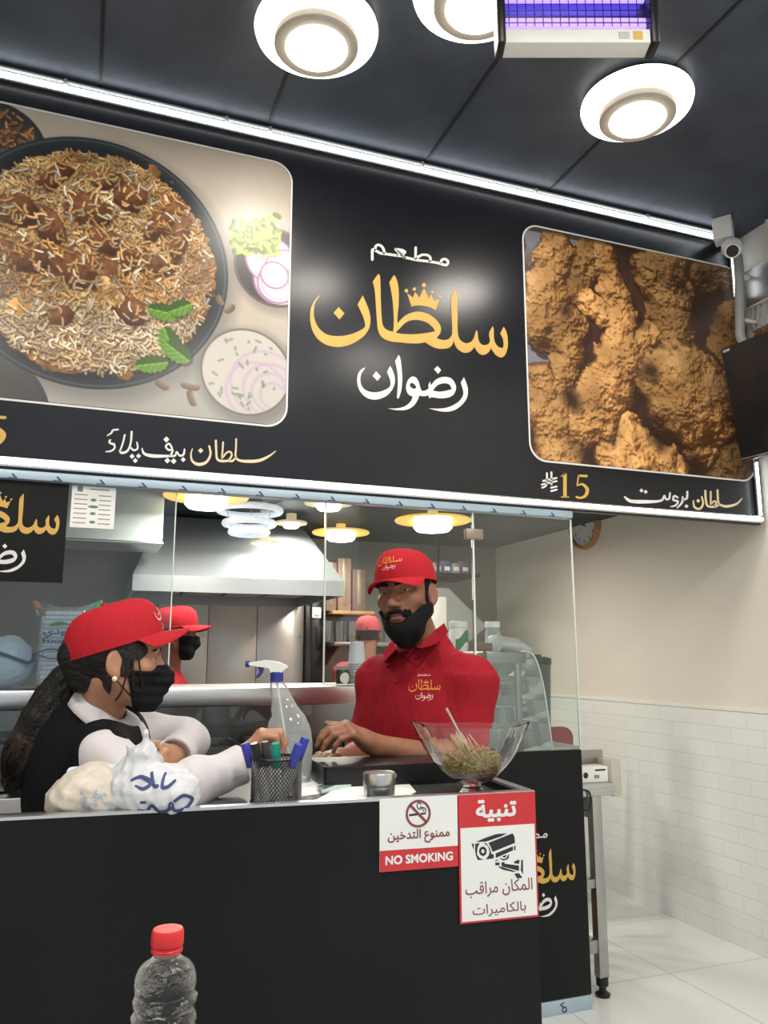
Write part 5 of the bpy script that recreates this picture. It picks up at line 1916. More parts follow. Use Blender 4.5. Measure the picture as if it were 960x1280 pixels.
# ---- stack of cups and jar on the serving shelf
SHZ = 1.2005
cq = onY(445, 850, 3.0)
cups = None
M['cup'] = mat('pale_blue_plastic_cup', srgb(206, 214, 228), .35, alpha=.92, noise=.03)
cq2 = onY(446, 858, 2.93)
for k in range(9):
    if cups is None:
        cups = thing('plastic_cup', '', 'cup', (cq2.x, 2.93, SHZ), 'nested white cups on the serving shelf')
        MB().lathe([(.035, SHZ), (.034, SHZ + .002), (.026, SHZ + .085), (0, SHZ + .086)], (cq2.x, 2.93, 0), 28).build('body', M['cup'], cups)
        MB().lathe([(.0355, SHZ), (.037, SHZ + .001), (.037, SHZ + .005), (.0345, SHZ + .006)], (cq2.x, 2.93, 0), 28).build('rim', M['cup'], cups)
        o = cups
    else:
        o = copy_tree(cups, (cq2.x, 2.93, SHZ + k * .0095 + (.0 if k < 6 else .002)))
    o['label'] = 'translucent white plastic cup in the upturned nested stack beside the man, %s from the bottom' % (
        'first second third fourth fifth sixth seventh eighth ninth'.split()[k])
jq = onY(428, 858, 2.90)
jt = thing('sauce_jar', 'small jar with a dark lid and round pale label beside the cup stack', 'jar', (jq.x, 2.9, SHZ))
M['jar_dark'] = mat('dark_green_jar', srgb(54, 64, 54), .25, noise=.15)
MB().lathe([(.024, SHZ), (.026, SHZ + .003), (.026, SHZ + .05), (.021, SHZ + .058), (.021, SHZ + .06)], (jq.x, 2.9, 0), 24).build('body', M['jar_dark'], jt)
MB().lathe([(.0235, SHZ + .058), (.0235, SHZ + .072), (.021, SHZ + .074), (0, SHZ + .074)], (jq.x, 2.9, 0), 24).build('lid', M['grey_plastic'], jt)
lc = -math.pi / 2 + .1
MB().grid(lambda u, v: (jq.x + .0266 * math.cos(lc + .75 * v * math.cos(6.283 * u)), 2.9 + .0266 * math.sin(lc + .75 * v * math.cos(6.283 * u)),
                        SHZ + .028 + .02 * v * math.sin(6.283 * u)), 24, 5, True).build('label', M['paper'], jt)
# ================================================================== SOFT SHAPES GROWN FROM DISTANCE FIELDS
class SDF:
    def __init__(s):
        s.ops = []

    def cone(s, a, b, ra, rb=None, k=.015, op='+'):
        a, b = np.array(a, float), np.array(b, float)
        rb = ra if rb is None else rb
        m = max(ra, rb)
        lo, hi = np.minimum(a, b) - m, np.maximum(a, b) + m

        def f(p):
            ba = b - a
            t = np.clip(((p - a) @ ba) / (ba @ ba + 1e-12), 0, 1)
            return np.linalg.norm(p - a - t[..., None] * ba, axis=-1) - (ra + (rb - ra) * t)
        s.ops.append((f, lo, hi, k, op))
        return s

    def sleeve(s, a, b, ra, rb, k=.015, op='+'):
        """a tapered tube with flat ends"""
        a, b = np.array(a, float), np.array(b, float)
        m = max(ra, rb)
        lo, hi = np.minimum(a, b) - m, np.maximum(a, b) + m
        L = np.linalg.norm(b - a)
        d = (b - a) / L

        def f(p):
            h = (p - a) @ d
            q = np.linalg.norm(p - a - h[..., None] * d, axis=-1)
            r = ra + (rb - ra) * np.clip(h / L, 0, 1)
            return np.maximum(q - r, np.maximum(-h, h - L))
        s.ops.append((f, lo, hi, k, op))
        return s

    def ell(s, c, r, R=None, k=.015, op='+'):
        c, r = np.array(c, float), np.array(r, float)
        Rm = np.eye(3) if R is None else np.array(R, float)
        ext = np.sqrt((Rm ** 2) @ (r ** 2))

        def f(p):
            q = (p - c) @ Rm
            k0 = np.linalg.norm(q / r, axis=-1)
            k1 = np.linalg.norm(q / (r * r), axis=-1)
            return k0 * (k0 - 1) / np.maximum(k1, 1e-9)
        s.ops.append((f, c - ext, c + ext, k, op))
        return s

    def box(s, c, h, R=None, rad=.01, k=.01, op='+'):
        c, h = np.array(c, float), np.array(h, float)
        Rm = np.eye(3) if R is None else np.array(R, float)
        ext = np.abs(Rm) @ h + rad

        def f(p):
            q = np.abs((p - c) @ Rm) - (h - rad)
            return np.linalg.norm(np.maximum(q, 0), axis=-1) + np.minimum(q.max(-1), 0) - rad
        s.ops.append((f, c - ext, c + ext, k, op))
        return s

    def mesh(s, h, region=None, disp=None):
        los = np.array([o[1] for o in s.ops if o[4] == '+'])
        his = np.array([o[2] for o in s.ops if o[4] == '+'])
        org = los.min(0) - 3 * h
        n = np.ceil((his.max(0) + 3 * h - org) / h).astype(int) + 1
        vol = np.full(n, .08, np.float32)
        ax = [org[i] + h * np.arange(n[i]) for i in range(3)]
        for f, lo, hi, k, op in s.ops:
            m = k + 3 * h
            i0 = np.clip(np.floor((lo - m - org) / h).astype(int), 0, n - 1)
            i1 = np.clip(np.ceil((hi + m - org) / h).astype(int) + 1, 1, n)
            sl = tuple(slice(i0[i], i1[i]) for i in range(3))
            if any(i1[i] <= i0[i] for i in range(3)):
                continue
            p = np.stack(np.meshgrid(*[ax[i][sl[i]] for i in range(3)], indexing='ij'), -1)
            d = f(p)
            v = vol[sl]
            if op == '+':
                e = np.maximum(k - np.abs(v - d), 0) / max(k, 1e-6)
                vol[sl] = np.minimum(v, d) - e * e * k * .25
            else:
                e = np.maximum(k - np.abs(v + d), 0) / max(k, 1e-6)
                vol[sl] = np.maximum(v, -d) + e * e * k * .25
        near = np.abs(vol) < .07
        if disp is not None or region is not None:
            idx = np.nonzero(near | (vol < 0))
            p = np.stack([ax[i][idx[i]] for i in range(3)], -1)
            v = vol[idx]
            if disp is not None:
                v = v + disp(p)
            if region is not None:
                v = np.maximum(v, region(p))
            vol[idx] = v
        return surface_nets(vol, org, h)


def surface_nets(vol, org, h):
    ins = vol < 0
    nx, ny, nz = vol.shape
    cnt = np.zeros((nx - 1, ny - 1, nz - 1), np.int8)
    for dx in (0, 1):
        for dy in (0, 1):
            for dz in (0, 1):
                cnt += ins[dx:nx - 1 + dx, dy:ny - 1 + dy, dz:nz - 1 + dz]
    ci, cj, ck = np.nonzero((cnt > 0) & (cnt < 8))
    ids = np.full(cnt.shape, -1, np.int32)
    ids[ci, cj, ck] = np.arange(len(ci))
    acc = np.zeros((len(ci), 3))
    wt = np.zeros(len(ci))
    cor = [(a, b, c) for a in (0, 1) for b in (0, 1) for c in (0, 1)]
    for a in cor:
        for b in cor:
            if sum(b) - sum(a) == 1 and all(y >= x for x, y in zip(a, b)):
                va = vol[ci + a[0], cj + a[1], ck + a[2]]
                vb = vol[ci + b[0], cj + b[1], ck + b[2]]
                m = (va < 0) != (vb < 0)
                t = np.where(m, va / np.where(m, va - vb, 1), 0)
                pt = np.array(a)[None] + t[:, None] * (np.array(b) - np.array(a))[None]
                acc[m] += pt[m]
                wt[m] += 1
    V = org + h * (np.stack([ci, cj, ck], -1) + acc / np.maximum(wt, 1)[:, None])
    F = []
    for axn in range(3):
        sl0 = [slice(None)] * 3
        sl1 = [slice(None)] * 3
        sl0[axn] = slice(0, -1)
        sl1[axn] = slice(1, None)
        A, B = ins[tuple(sl0)], ins[tuple(sl1)]
        e = np.stack(np.nonzero(A != B), -1)
        o1, o2 = (axn + 1) % 3, (axn + 2) % 3
        ok = (e[:, o1] > 0) & (e[:, o2] > 0) & (e[:, o1] < vol.shape[o1] - 1) & (e[:, o2] < vol.shape[o2] - 1)
        e = e[ok]
        fl = A[tuple(e.T)]
        q = []
        for d1, d2 in ((-1, -1), (0, -1), (0, 0), (-1, 0)):
            c = e.copy()
            c[:, o1] += d1
            c[:, o2] += d2
            q.append(ids[tuple(c.T)])
        q = np.stack(q, -1)
        q[~fl] = q[~fl][:, ::-1]
        F.append(q)
    return V, np.concatenate(F)


def np_mesh(name, VF, mats, parent=None, loc=None, zone=None, smooth=True, relax=1):
    V, F = VF
    if relax and len(F):
        for _ in range(relax):
            acc, cn = np.zeros_like(V), np.zeros(len(V))
            for a, b in ((0, 1), (1, 2), (2, 3), (3, 0)):
                np.add.at(acc, F[:, a], V[F[:, b]])
                np.add.at(acc, F[:, b], V[F[:, a]])
                np.add.at(cn, F[:, a], 1)
                np.add.at(cn, F[:, b], 1)
            V = .5 * V + .5 * acc / np.maximum(cn, 1)[:, None]
    o = Vector(loc) if loc is not None else (parent_world(parent) if parent else Vector((0, 0, 0)))
    me = bpy.data.meshes.new(name)
    me.vertices.add(len(V))
    me.vertices.foreach_set('co', (V - np.array(o)).astype(np.float32).ravel())
    me.loops.add(F.size)
    me.loops.foreach_set('vertex_index', F.astype(np.int32).ravel())
    me.polygons.add(len(F))
    me.polygons.foreach_set('loop_start', np.arange(0, F.size, 4, dtype=np.int32))
    me.polygons.foreach_set('loop_total', np.full(len(F), 4, dtype=np.int32))
    for m in (mats if isinstance(mats, (list, tuple)) else [mats]):
        me.materials.append(m)
    if zone is not None:
        c = V[F].mean(1)
        me.polygons.foreach_set('material_index', zone(c).astype(np.int32))
    me.polygons.foreach_set('use_smooth', [smooth] * len(F))
    me.update(calc_edges=True)
    me.validate()
    return link(name, me, parent, loc)


def bvh(o):
    bpy.context.view_layer.update()
    me = o.data
    w = parent_world(o.parent) + Vector(o.location)
    return BVHTree.FromPolygons([v.co + w for v in me.vertices], [tuple(p.vertices) for p in me.polygons])


def hit(tree, px, py):
    r = ray(px, py).normalized()
    h = tree.ray_cast(C0, r)
    return h[0], h[1]


def decal(name, vf, tree, o, ex, ey, material, parent, gap=.0012, edge=.006):
    """lay a flat shape onto a curved surface: cast each point from in front of it"""
    vs, fs = vf
    bm = bmesh.new()
    bv = [bm.verts.new((v[0], v[1], 0)) for v in vs]
    for f in fs:
        try:
            bm.faces.new([bv[i] for i in f])
        except ValueError:
            pass
    bmesh.ops.remove_doubles(bm, verts=bm.verts, dist=1e-6)
    bmesh.ops.triangulate(bm, faces=bm.faces)
    for _ in range(5):
        le = [e for e in bm.edges if e.calc_length() > edge]
        if not le:
            break
        bmesh.ops.subdivide_edges(bm, edges=le, cuts=1)
        bmesh.ops.triangulate(bm, faces=bm.faces)
    n = ex.cross(ey).normalized()
    w = parent_world(parent)
    for v in bm.verts:
        q = o + ex * v.co.x + ey * v.co.y
        h = tree.ray_cast(q + n * .12, -n, .3)
        v.co = ((h[0] + h[1] * gap * (1 if h[1].dot(n) > 0 else -1)) if h[0] is not None else q) - w
    bmesh.ops.recalc_face_normals(bm, faces=bm.faces)
    me = bpy.data.meshes.new(name)
    bm.to_mesh(me)
    bm.free()
    me.materials.append(material)
    return link(name, me, parent)


def lump(seed, amp, sc):
    r = np.random.default_rng(seed)
    ks = r.normal(size=(9, 3)) * sc
    ph_ = r.random(9) * 6.28
    return lambda p: amp * np.mean(np.abs(np.sin(p @ ks.T + ph_)), -1) - amp * .6


# ---- crumpled white carrier bag on the counter, in front of the woman
BT = 1.66
B = lambda px, py, dt=0: np.array(P(px, py, BT + dt))
bag = thing('plastic_bag', 'crumpled white plastic carrier bag with blue lettering on the counter in front of the woman', 'bag', (P(150, 1010, BT).x, P(150, 1010, BT).y, DESK))
M['bag_white'] = mat('white_bag_film', srgb(192, 195, 200), .38, noise=.05, nscale=12, bump=.5, bscale=22, spec=.5)
M['bag_cream'] = mat('translucent_cream_bag', srgb(192, 184, 172), .4, noise=.10, nscale=14, bump=.5, bscale=26, spec=.5)
s = SDF()
for (px, py, rx, rz, ry, dt) in ((194, 990, .090, .050, .055, 0), (160, 978, .045, .045, .045, .02), (212, 996, .048, .038, .05, .01), (178, 965, .032, .045, .03, .015)):
    s.ell(B(px, py, dt), (rx, ry, rz), k=.04)
s.cone(B(176, 950, .015), B(184, 914, .02), .017, .004, k=.03)
s.cone(B(176, 955, .015), B(158, 930, .02), .012, .003, k=.02)
s.cone(B(186, 950, .015), B(205, 926, .02), .012, .003, k=.02)
flo = lambda p: (DESK + .001) - p[..., 2]
l1_, l2_ = lump(4, .018, 50), lump(5, .007, 120)
crump = lambda p: l1_(p) + l2_(p)
bw_ = np_mesh('white_bag', s.mesh(.004, flo, crump), M['bag_white'], bag)
s = SDF()
for (px, py, rx, rz, ry, dt) in ((92, 1000, .055, .045, .06, .0), (120, 985, .06, .055, .055, .015), (135, 1000, .045, .045, .05, -.005)):
    s.ell(B(px, py, dt), (rx, ry, rz), k=.035)
cb_ = np_mesh('cream_bag', s.mesh(.004, flo, lump(9, .012, 60)), M['bag_cream'], bag)
s = SDF()
s.sleeve(B(86, 967, .02), B(150, 964, .02), .014, .016, k=.01)
np_mesh('tray_edge', s.mesh(.003, None, lump(3, .003, 60)), mat('pale_blue_tray', srgb(196, 208, 220), .5, noise=.05), bag)
tr_ = bvh(bw_)
fx, fy = Vector((CR.x, CR.y, 0)).normalized(), Vector((0, 0, 1))
k_ = BT / FPX * .96


def bag_marks(cx, cy, sts, name):
    o = P(cx, cy, BT - .05)
    vf = shapes([[stroke([(x * k_, -y * k_, w * k_) for x, y, w in st], 1)] for st in sts])
    decal(name, vf, tr_, o, fx, fy, M['ink_blue'], bag, .0015, .006)


bag_marks(185, 978, [[(-22, -2, 3), (-10, -6, 4), (2, 2, 5), (-6, 8, 4), (-16, 4, 2)], [(0, -10, 3), (6, 4, 4), (12, 5, 4)], [(16, -8, 3), (17, 6, 4), (24, 6, 4), (30, 0, 3)]], 'blue_lettering')
bag_marks(203, 1004, [[(-30, 8, 3), (-20, 9, 4), (-12, 2, 4), (-4, 10, 4), (6, 9, 4), (10, 0, 4), (14, 10, 4), (26, 8, 4), (32, -2, 3), (24, -8, 4), (14, -2, 3)],
                     [(-26, -2, 3), (-20, -2, 3)]], 'blue_lettering')
bag_marks_c = bvh(cb_)
sts = []
rs = random.Random(5)
for k in range(26):
    x, y = rs.uniform(-22, 26), rs.uniform(-9, 9)
    sts.append([(x, y, 1.4), (x + rs.uniform(2, 6), y + rs.uniform(-4, 4), 2), (x + rs.uniform(-2, 6), y + rs.uniform(2, 6), 1.2)])
M['bag_print'] = mat('grey_blue_bag_print', srgb(150, 164, 178), .5, noise=.1)
decal('faint_print', shapes([[stroke([(x * k_, -y * k_, w * k_) for x, y, w in st], 1)] for st in sts]), bag_marks_c, P(122, 998, BT - .05), fx, fy, M['bag_print'], bag, .0012, .006)

# ---- wrapped stack of foam trays and blue bag on the serving shelf at the left
TT = 3.12
p0, p1 = onY(48, 858, 2.98), onY(106, 858, 2.98)
ztop = onY(78, 762, 2.98).z
ft = thing('foam_tray_pack', 'plastic wrapped stack of pale blue foam trays with green and blue lettering', 'pack', ((p0.x + p1.x) / 2, 2.98, SHZ))
M['foam'] = mat('pale_blue_foam', srgb(192, 208, 226), .6, noise=.04)
wd = p1.x - p0.x
n = 17
for k in range(n):
    z = SHZ + .002 + (ztop - SHZ - .01) * k / n
    MB().rbox(((p0.x + p1.x) / 2 + .003 * math.sin(k * 2.1), 2.99, z + .007), (wd - .012, .17, (ztop - SHZ) / n * .86), .004).build('foam_tray', M['foam'], ft)
M['wrap'] = thin_glass('clear_wrap_film', (.93, .95, .96), haze=.16)
s = SDF()
s.box(((p0.x + p1.x) / 2, 2.99, (SHZ + ztop) / 2 + .002), (wd / 2 + .008, .10, (ztop - SHZ) / 2 + .004), rad=.02)
for sx, mname in ((-1, 'o'), (1, 'g')):
    s.cone(((p0.x + p1.x) / 2 + sx * wd * .42, 2.98, ztop - .02), ((p0.x + p1.x) / 2 + sx * wd * .72, 2.97, ztop + .025), .03, .012, k=.03)
wp_ = np_mesh('wrapper', s.mesh(.006, lambda p: (SHZ + .001) - p[..., 2], lump(8, .006, 70)), M['wrap'], ft)
for sx, c, nm in ((-1, (222, 140, 90), 'orange_corner'), (1, (70, 170, 96), 'green_corner')):
    s = SDF()
    s.cone(((p0.x + p1.x) / 2 + sx * wd * .50, 2.965, ztop - .012), ((p0.x + p1.x) / 2 + sx * wd * .70, 2.96, ztop + .022), .014, .008, k=.02)
    np_mesh(nm, s.mesh(.004, None, lump(12, .006, 90)), mat(nm + '_print', srgb(*c), .5, noise=.1), ft)
wt_ = bvh(wp_)
fo = Vector(((p0.x + p1.x) / 2 - .022, 2.88, SHZ + (ztop - SHZ) * .62))
X1, Z1 = Vector((1, 0, 0)), Vector((0, 0, 1))
decal('green_leaf', shapes([[smooth_loop([(-.035, .040, 1), (0, .056), (.040, .046, 1), (.005, .044)])]]), wt_, fo, X1, Z1, M['jar_green'], ft, .002)
decal('blue_lettering', fit(text_mesh(arabic('فودي'), 1, .02), -.045, .002, .045, .036), wt_, fo, X1, Z1, M['ink_blue'], ft, .002)
decal('blue_lettering', fit(text_mesh('Foody', 1, .02), -.045, -.020, .045, .002), wt_, fo, X1, Z1, M['ink_blue'], ft, .002)
decal('blue_swirl', shapes([[stroke([(-.06, -.05, .002), (-.03, -.035, .005), (.02, -.04, .006), (.055, -.06, .003)], 1)],
                            [stroke([(-.06, -.05, .002), (-.02, -.065, .005), (.03, -.06, .003)], 1)]]), wt_, fo, X1, Z1, M['ink_blue'], ft, .002)
bb = thing('blue_plastic_bag', 'bulging pale blue plastic bag with cord at far left of the serving shelf', 'bag', (onY(15, 855, 3.02).x, 3.02, SHZ))
s = SDF()
q = onY(2, 828, 3.02)
s.ell((q.x, 3.03, q.z), (.115, .10, .085), k=.03)
s.ell((q.x - .10, 3.05, q.z + .01), (.10, .09, .09), k=.03)
q2 = onY(20, 812, 3.0)
s.ell((q2.x - .02, 3.0, q2.z - .01), (.05, .05, .05), k=.03)
M['bag_blue'] = mat('pale_blue_bag_film', srgb(178, 198, 222), .35, noise=.08, nscale=10, bump=.4, bscale=18)
np_mesh('bag_body', s.mesh(.007, lambda p: (SHZ + .001) - p[..., 2], lump(21, .016, 40)), M['bag_blue'], bb)
MB().tube(smooth_line([(q.x - .05, 2.93, q.z + .05), (q.x + .03, 2.925, q.z + .02), (q.x + .09, 2.95, q.z - .0), (q.x + .10, 2.98, q.z + .03)]), .005, 8).build('cord', M['ink_blue'], bb)
# white bag and clear bag on the display case roof
wb2 = thing('knotted_bag', 'white knotted plastic bag lying on the display case roof', 'bag', (onY(632, 800, 3.2).x, 3.24, RZ))
s = SDF()
q = onY(634, 806, 3.24)
s.ell((q.x, 3.26, RZ + .03), (.085, .07, .034), k=.03)
s.ell((q.x - .05, 3.26, RZ + .042), (.04, .05, .035), k=.03)
s.cone((q.x + .05, 3.25, RZ + .03), (q.x + .12, 3.24, RZ + .012), .02, .008, k=.03)
np_mesh('bag_body', s.mesh(.005, lambda p: (RZ + .001) - p[..., 2], lump(31, .008, 60)), M['bag_white'], wb2)
MB().rbox((onY(604, 812, 3.08).x, 3.075, RZ + .018), (.075, .02, .034), .003).build('brown_card', M['brown'], wb2)
# ================================================================== RIGHT CORNER: TV, camera, cables, clock; insect killer
# ---- wall clock
q = onX(733, 656, WX1)
ck = thing('wall_clock', 'round wall clock with light wooden rim on the right wall behind the glass edge', 'clock', (WX1, q.y, q.z))
Rk = Matrix.Rotation(-math.pi / 2, 3, 'Y')
CRr = .155
MB().lathe([(CRr, 0), (CRr * 1.02, .012), (CRr * .98, .036), (CRr * .88, .036), (CRr * .86, .026), (CRr * .86, .0)], (WX1, q.y, q.z), 48, Rk).build('rim', M['wood'], ck)
fc_ = MB().lathe([(CRr * .87, .0), (CRr * .87, .020), (0, .020)], (WX1, q.y, q.z), 48, Rk).build('dial', mat('grey_dial', srgb(206, 208, 208), .4, noise=.03), ck)
CKF = lambda x, y, d: (WX1 - .0203 - d, q.y - x, q.z + y)
nums = []
for k in range(1, 13):
    a = math.pi / 2 - k * math.pi / 6
    vf = text_mesh(str(k), .034)
    xs_ = [v[0] for v in vf[0]]
    ys_ = [v[1] for v in vf[0]]
    cx, cy = (min(xs_) + max(xs_)) / 2, (min(ys_) + max(ys_)) / 2
    flat_part('numeral', ([(v[0] - cx + .105 * math.cos(a), v[1] - cy + .105 * math.sin(a), 0) for v in vf[0]], vf[1]), CKF, M['ink_dark'], ck, .0006)
for a, L, w in ((math.radians(140), .07, .009), (math.radians(20), .095, .006)):
    flat_part('hand', shapes([[stroke([(-.02 * math.cos(a), -.02 * math.sin(a)), (L * math.cos(a), L * math.sin(a))], w)]]), CKF, M['ink_dark'], ck, .002)

# ---- television on the right wall, tilted down
TVX = 2.74
far_t, far_b = onX(918, 440, TVX), onX(929, 577, TVX)
yf = (far_t.y + far_b.y) / 2
tv = thing('television', 'black flat television on a bracket at the right edge, below the cables', 'television', (TVX, yf - .5, far_b.z))
TL, TH = 1.0, far_t.z - far_b.z
ti = math.radians(9)
Rt = Matrix.Rotation(math.radians(9), 3, 'Z') @ Matrix.Rotation(-ti, 3, 'Y')
ctr_ = Vector((TVX + .045, yf - TL / 2, (far_t.z + far_b.z) / 2))
MB().rbox(ctr_, (.05, TL, TH), .006, Rt).build('casing', M['black_plastic'], tv)
M['tv_screen'] = mat('dark_tv_screen', (.012, .012, .014), .22, spec=.35, noise=.05)
MB().rbox(ctr_ + Rt @ Vector((-.0262, 0, .012)), (.003, TL - .04, TH - .06), .001, Rt).build('screen', M['tv_screen'], tv)
MB().rbox(ctr_ + Rt @ Vector((-.0265, 0, -TH / 2 + .008)), (.004, TL - .01, .006), .001, Rt).build('lower_trim', M['alu'], tv)
MB().rbox(ctr_ + Rt @ Vector((-.027, TL / 2 - .03, TH / 2 - .016)), (.002, .035, .012), .0005, Rt).build('badge', M['grey_plastic'], tv)
MB().rbox2((TVX + .075, yf - .56, ctr_.z - .1), (WX1 - .001, yf - .46, ctr_.z + .1), .004).build('wall_bracket', M['steel_dull'], tv)

# ---- security camera in the ceiling corner
q = onY(904, 285, 2.70)
cx, cy = q.x, 2.70
sc_ = thing('security_camera', 'small white security camera on the ceiling at the right end of the menu sign', 'camera', (cx, cy, CEIL))
top = CEIL - .001
Rz = Matrix.Rotation(math.radians(38), 3, 'Z')
MB().rbox((cx, cy - .0, top - .055), (.085, .085, .11), .005, Rz).build('mount_box', M['white_plastic'], sc_)
lz = onY(910, 308, 2.64)
MB().ell((cx + .003, cy - .04, lz.z + .012), (.048, .048, .046)).build('ball', M['white_plastic'], sc_)
dv = (C0 - Vector((cx, cy, lz.z))).normalized() + Vector((0, 0, -.25))
dv.normalize()
b0 = Vector((cx + .003, cy - .04, lz.z + .008))
MB().tube([b0, b0 + dv * .055], [.036, .034], 24).build('lens_tube', M['white_plastic'], sc_)
MB().tube([b0 + dv * .050, b0 + dv * .0565], [.027, .027], 24).build('lens', M['tv_screen'], sc_)

# ---- vertical LED strips at the sign's right end
for (a, b, y, lab) in (((913, 305), (921, 372), SIGN_Y - .0145, 'short vertical white LED strip below the security camera'),
                       ((947, 577), (949, 645), SIGN_Y - .0145, 'vertical white LED strip at the lower right end of the menu sign')):
    pa, pb = onY(a[0], a[1], y), onY(b[0], b[1], y)
    x = min((pa.x + pb.x) / 2, 2.893)
    t = thing('led_strip', lab, 'light', (x, y, pb.z))
    MB().rbox2((x - .012, y, pb.z), (x + .012, y + .012, pa.z), .002).build('channel', M['alu'], t)
    MB().rbox2((x - .004, y - .008, pb.z + .003), (x + .004, y, pa.z - .003), .003).build('glow_strip', M['led_z'], t)

# ---- conduit, cable tray and electrical panel on the right wall
W = WX1
pts = [onY(924, 345, 2.745), onY(925, 400, 2.745), onY(926, 422, 2.745)]
e = onX(945, 432, W - .075)
cp = smooth_line([pts[0] + Vector((0, 0, .1)), pts[0], pts[1], pts[2], pts[2].lerp(e, .5) + Vector((0, 0, -.03)), e + Vector((0, -.05, 0))])
cd = thing('conduit_pipe', 'bent grey conduit pipe on the wall corner running down behind the television', 'pipe', pts[1])
MB().tube(cp, .022, 14).build('pipe', M['grey_plastic'], cd)
for p_ in (pts[0], pts[1]):
    MB().rbox(((p_.x + W) / 2, p_.y, p_.z), (W - p_.x, .02, .018), .003).build('clip', M['white_plastic'], cd)
y_far = 2.62
zt_ = CEIL - .035
ct_ = thing('cable_tray', 'white double rail cable tray along the top of the right wall', 'cable tray', (W, 1.5, zt_))
for x, z in ((W - .015, CEIL - .03), (W - .02, CEIL - .16)):
    MB().rbox2((x - .015, .4, z - .022), (x + .013, y_far, z + .022), .003).build('rail', M['white_plastic'], ct_)
MB().rbox2((W - .012, .4, CEIL - .14), (W - .002, y_far, CEIL - .05), .002).build('dark_back', M['black_plastic'], ct_)
for k in range(8):
    y = y_far - .09 - k * .12
    MB().rbox2((W - .03, y - .04, CEIL - .115), (W - .012, y + .03, CEIL - .075), .003).build('connector', M['steel'], ct_)
MB().tube(smooth_line([(W - .045, y_far - .05, CEIL - .18), (W - .055, y_far - .18, CEIL - .24), (W - .055, y_far - .3, CEIL - .20), (W - .045, y_far - .5, CEIL - .17)]), .007, 8).build('loose_cable', M['ink_blue'], ct_)
u, v = onX(931, 330, W - .012), onX(960, 390, W - .012)
ep = thing('electrical_panel', 'grey metal cover panel on the right wall above the television', 'panel', (W, u.y - .4, v.z))
z_top, z_bot = onX(932, 342, W - .012).z, onX(934, 388, W - .012).z
MB().rbox2((W - .03, u.y - .9, z_bot), (W - .001, u.y, z_top), .004).build('cover', M['steel_dull'], ep)
MB().rbox2((W - .034, u.y - .9, z_bot - .006), (W - .001, u.y, z_bot), .002).build('white_edge', M['white_plastic'], ep)
tb_ = onX(945, 405, W - .02)
tl = thing('terminal_block', 'brass terminal block with grey wires on the right wall just above the television', 'terminal block', (W, tb_.y, tb_.z - .05))
MB().rbox((W - .012, tb_.y - .06, tb_.z - .05), (.022, .16, .05), .004).build('block', M['brown'], tl)
M['brass'] = mat('brass', (.7, .5, .2), .3, 1.0, noise=.1)
for k in range(5):
    y = tb_.y + .0 - k * .03
    MB().cyl((W - .024, y, tb_.z - .05), (W - .034, y, tb_.z - .05), .008, n=12).build('screw', M['brass'], tl)
    MB().tube(smooth_line([(W - .026, y, tb_.z - .035), (W - .03, y + .01, tb_.z + .02), (W - .026, y - .004 * k, z_bot - .003)]), .0045, 8).build('wire', M['grey_plastic'], tl)

# ---- violet insect killer on the ceiling
A_, B_ = P(617, 58, 2.05), P(811, 62, 2.08)
ik = thing('insect_killer', 'hanging electric insect killer with violet tubes at the top of the frame', 'insect killer', ((A_.x + B_.x) / 2, (A_.y + B_.y) / 2, A_.z))
mid = (A_ + B_) / 2
fx_ = Vector((CR.x, CR.y, 0)).normalized()
fyv = Vector((0, 0, 1)).cross(fx_)
Ri = Matrix((fx_, fyv, (0, 0, 1))).transposed()
IW = (B_ - A_).length
zb = P(714, 66, 2.05).z
IDP = .055
zt2 = zb + .27
c0_ = Vector((mid.x, mid.y - .02, 0))
IK = lambda x, y, z: Vector((c0_.x, c0_.y, 0)) + Ri @ Vector((x, y, 0)) + Vector((0, 0, z))
MB().rbox(IK(-.005, 0, zb + .020), (IW - .035, IDP, .040), .004, Ri).build('tray', M['white_plastic'], ik)
for s_ in (-1, 1):
    MB().rbox(IK(s_ * (IW / 2 - .010), 0, (zb + zt2) / 2), (.022, IDP + .01, zt2 - zb + .004), .006, Ri).build('end_cap', M['black_plastic'], ik)
MB().rbox(IK(0, 0, zt2 - .012), (IW - .03, IDP, .024), .004, Ri).build('top_housing', M['black_plastic'], ik)
MB().rbox(IK(0, .022, (zb + zt2) / 2), (IW - .04, .004, zt2 - zb - .06), .001, Ri).build('reflector', mat('violet_tinted_reflector', srgb(120, 110, 170), .35, .6, noise=.05), ik)
M['uv'] = mat('violet_tube_light', (.35, .25, 1), .4, emit=2.2, ecol=(.30, .20, 1.0))
hz = zt2 - zb - .08
for k in range(2):
    z = zb + .075 + k * hz * .42
    MB().cyl(IK(-IW / 2 + .025, .0, z), IK(IW / 2 - .025, .0, z), .015).build('violet_tube', M['uv'], ik)
for k in range(11):
    z = zb + .058 + k * (hz) / 10.5
    MB().cyl(IK(-IW / 2 + .02, -.026, z), IK(IW / 2 - .02, -.026, z), .0015, n=6).build('guard_wire', M['black_plastic'], ik)
for k in range(17):
    x = -IW / 2 + .03 + k * (IW - .06) / 16
    MB().cyl(IK(x, -.024, zb + .05), IK(x, -.024, zt2 - .02), .0012, n=6).build('guard_wire', M['black_plastic'], ik)
MB().rbox(IK(IW / 2 - .055, -.0279, zb + .020), (.024, .001, .024), .0002, Ri).build('warning_sticker', mat('yellow_sticker', srgb(206, 172, 90), .5, noise=.08), ik)
MB().rbox(IK(IW / 2 - .09, -.0279, zb + .020), (.028, .001, .020), .0002, Ri).build('data_sticker', mat('grey_sticker', srgb(188, 190, 190), .5, noise=.15, nscale=200), ik)
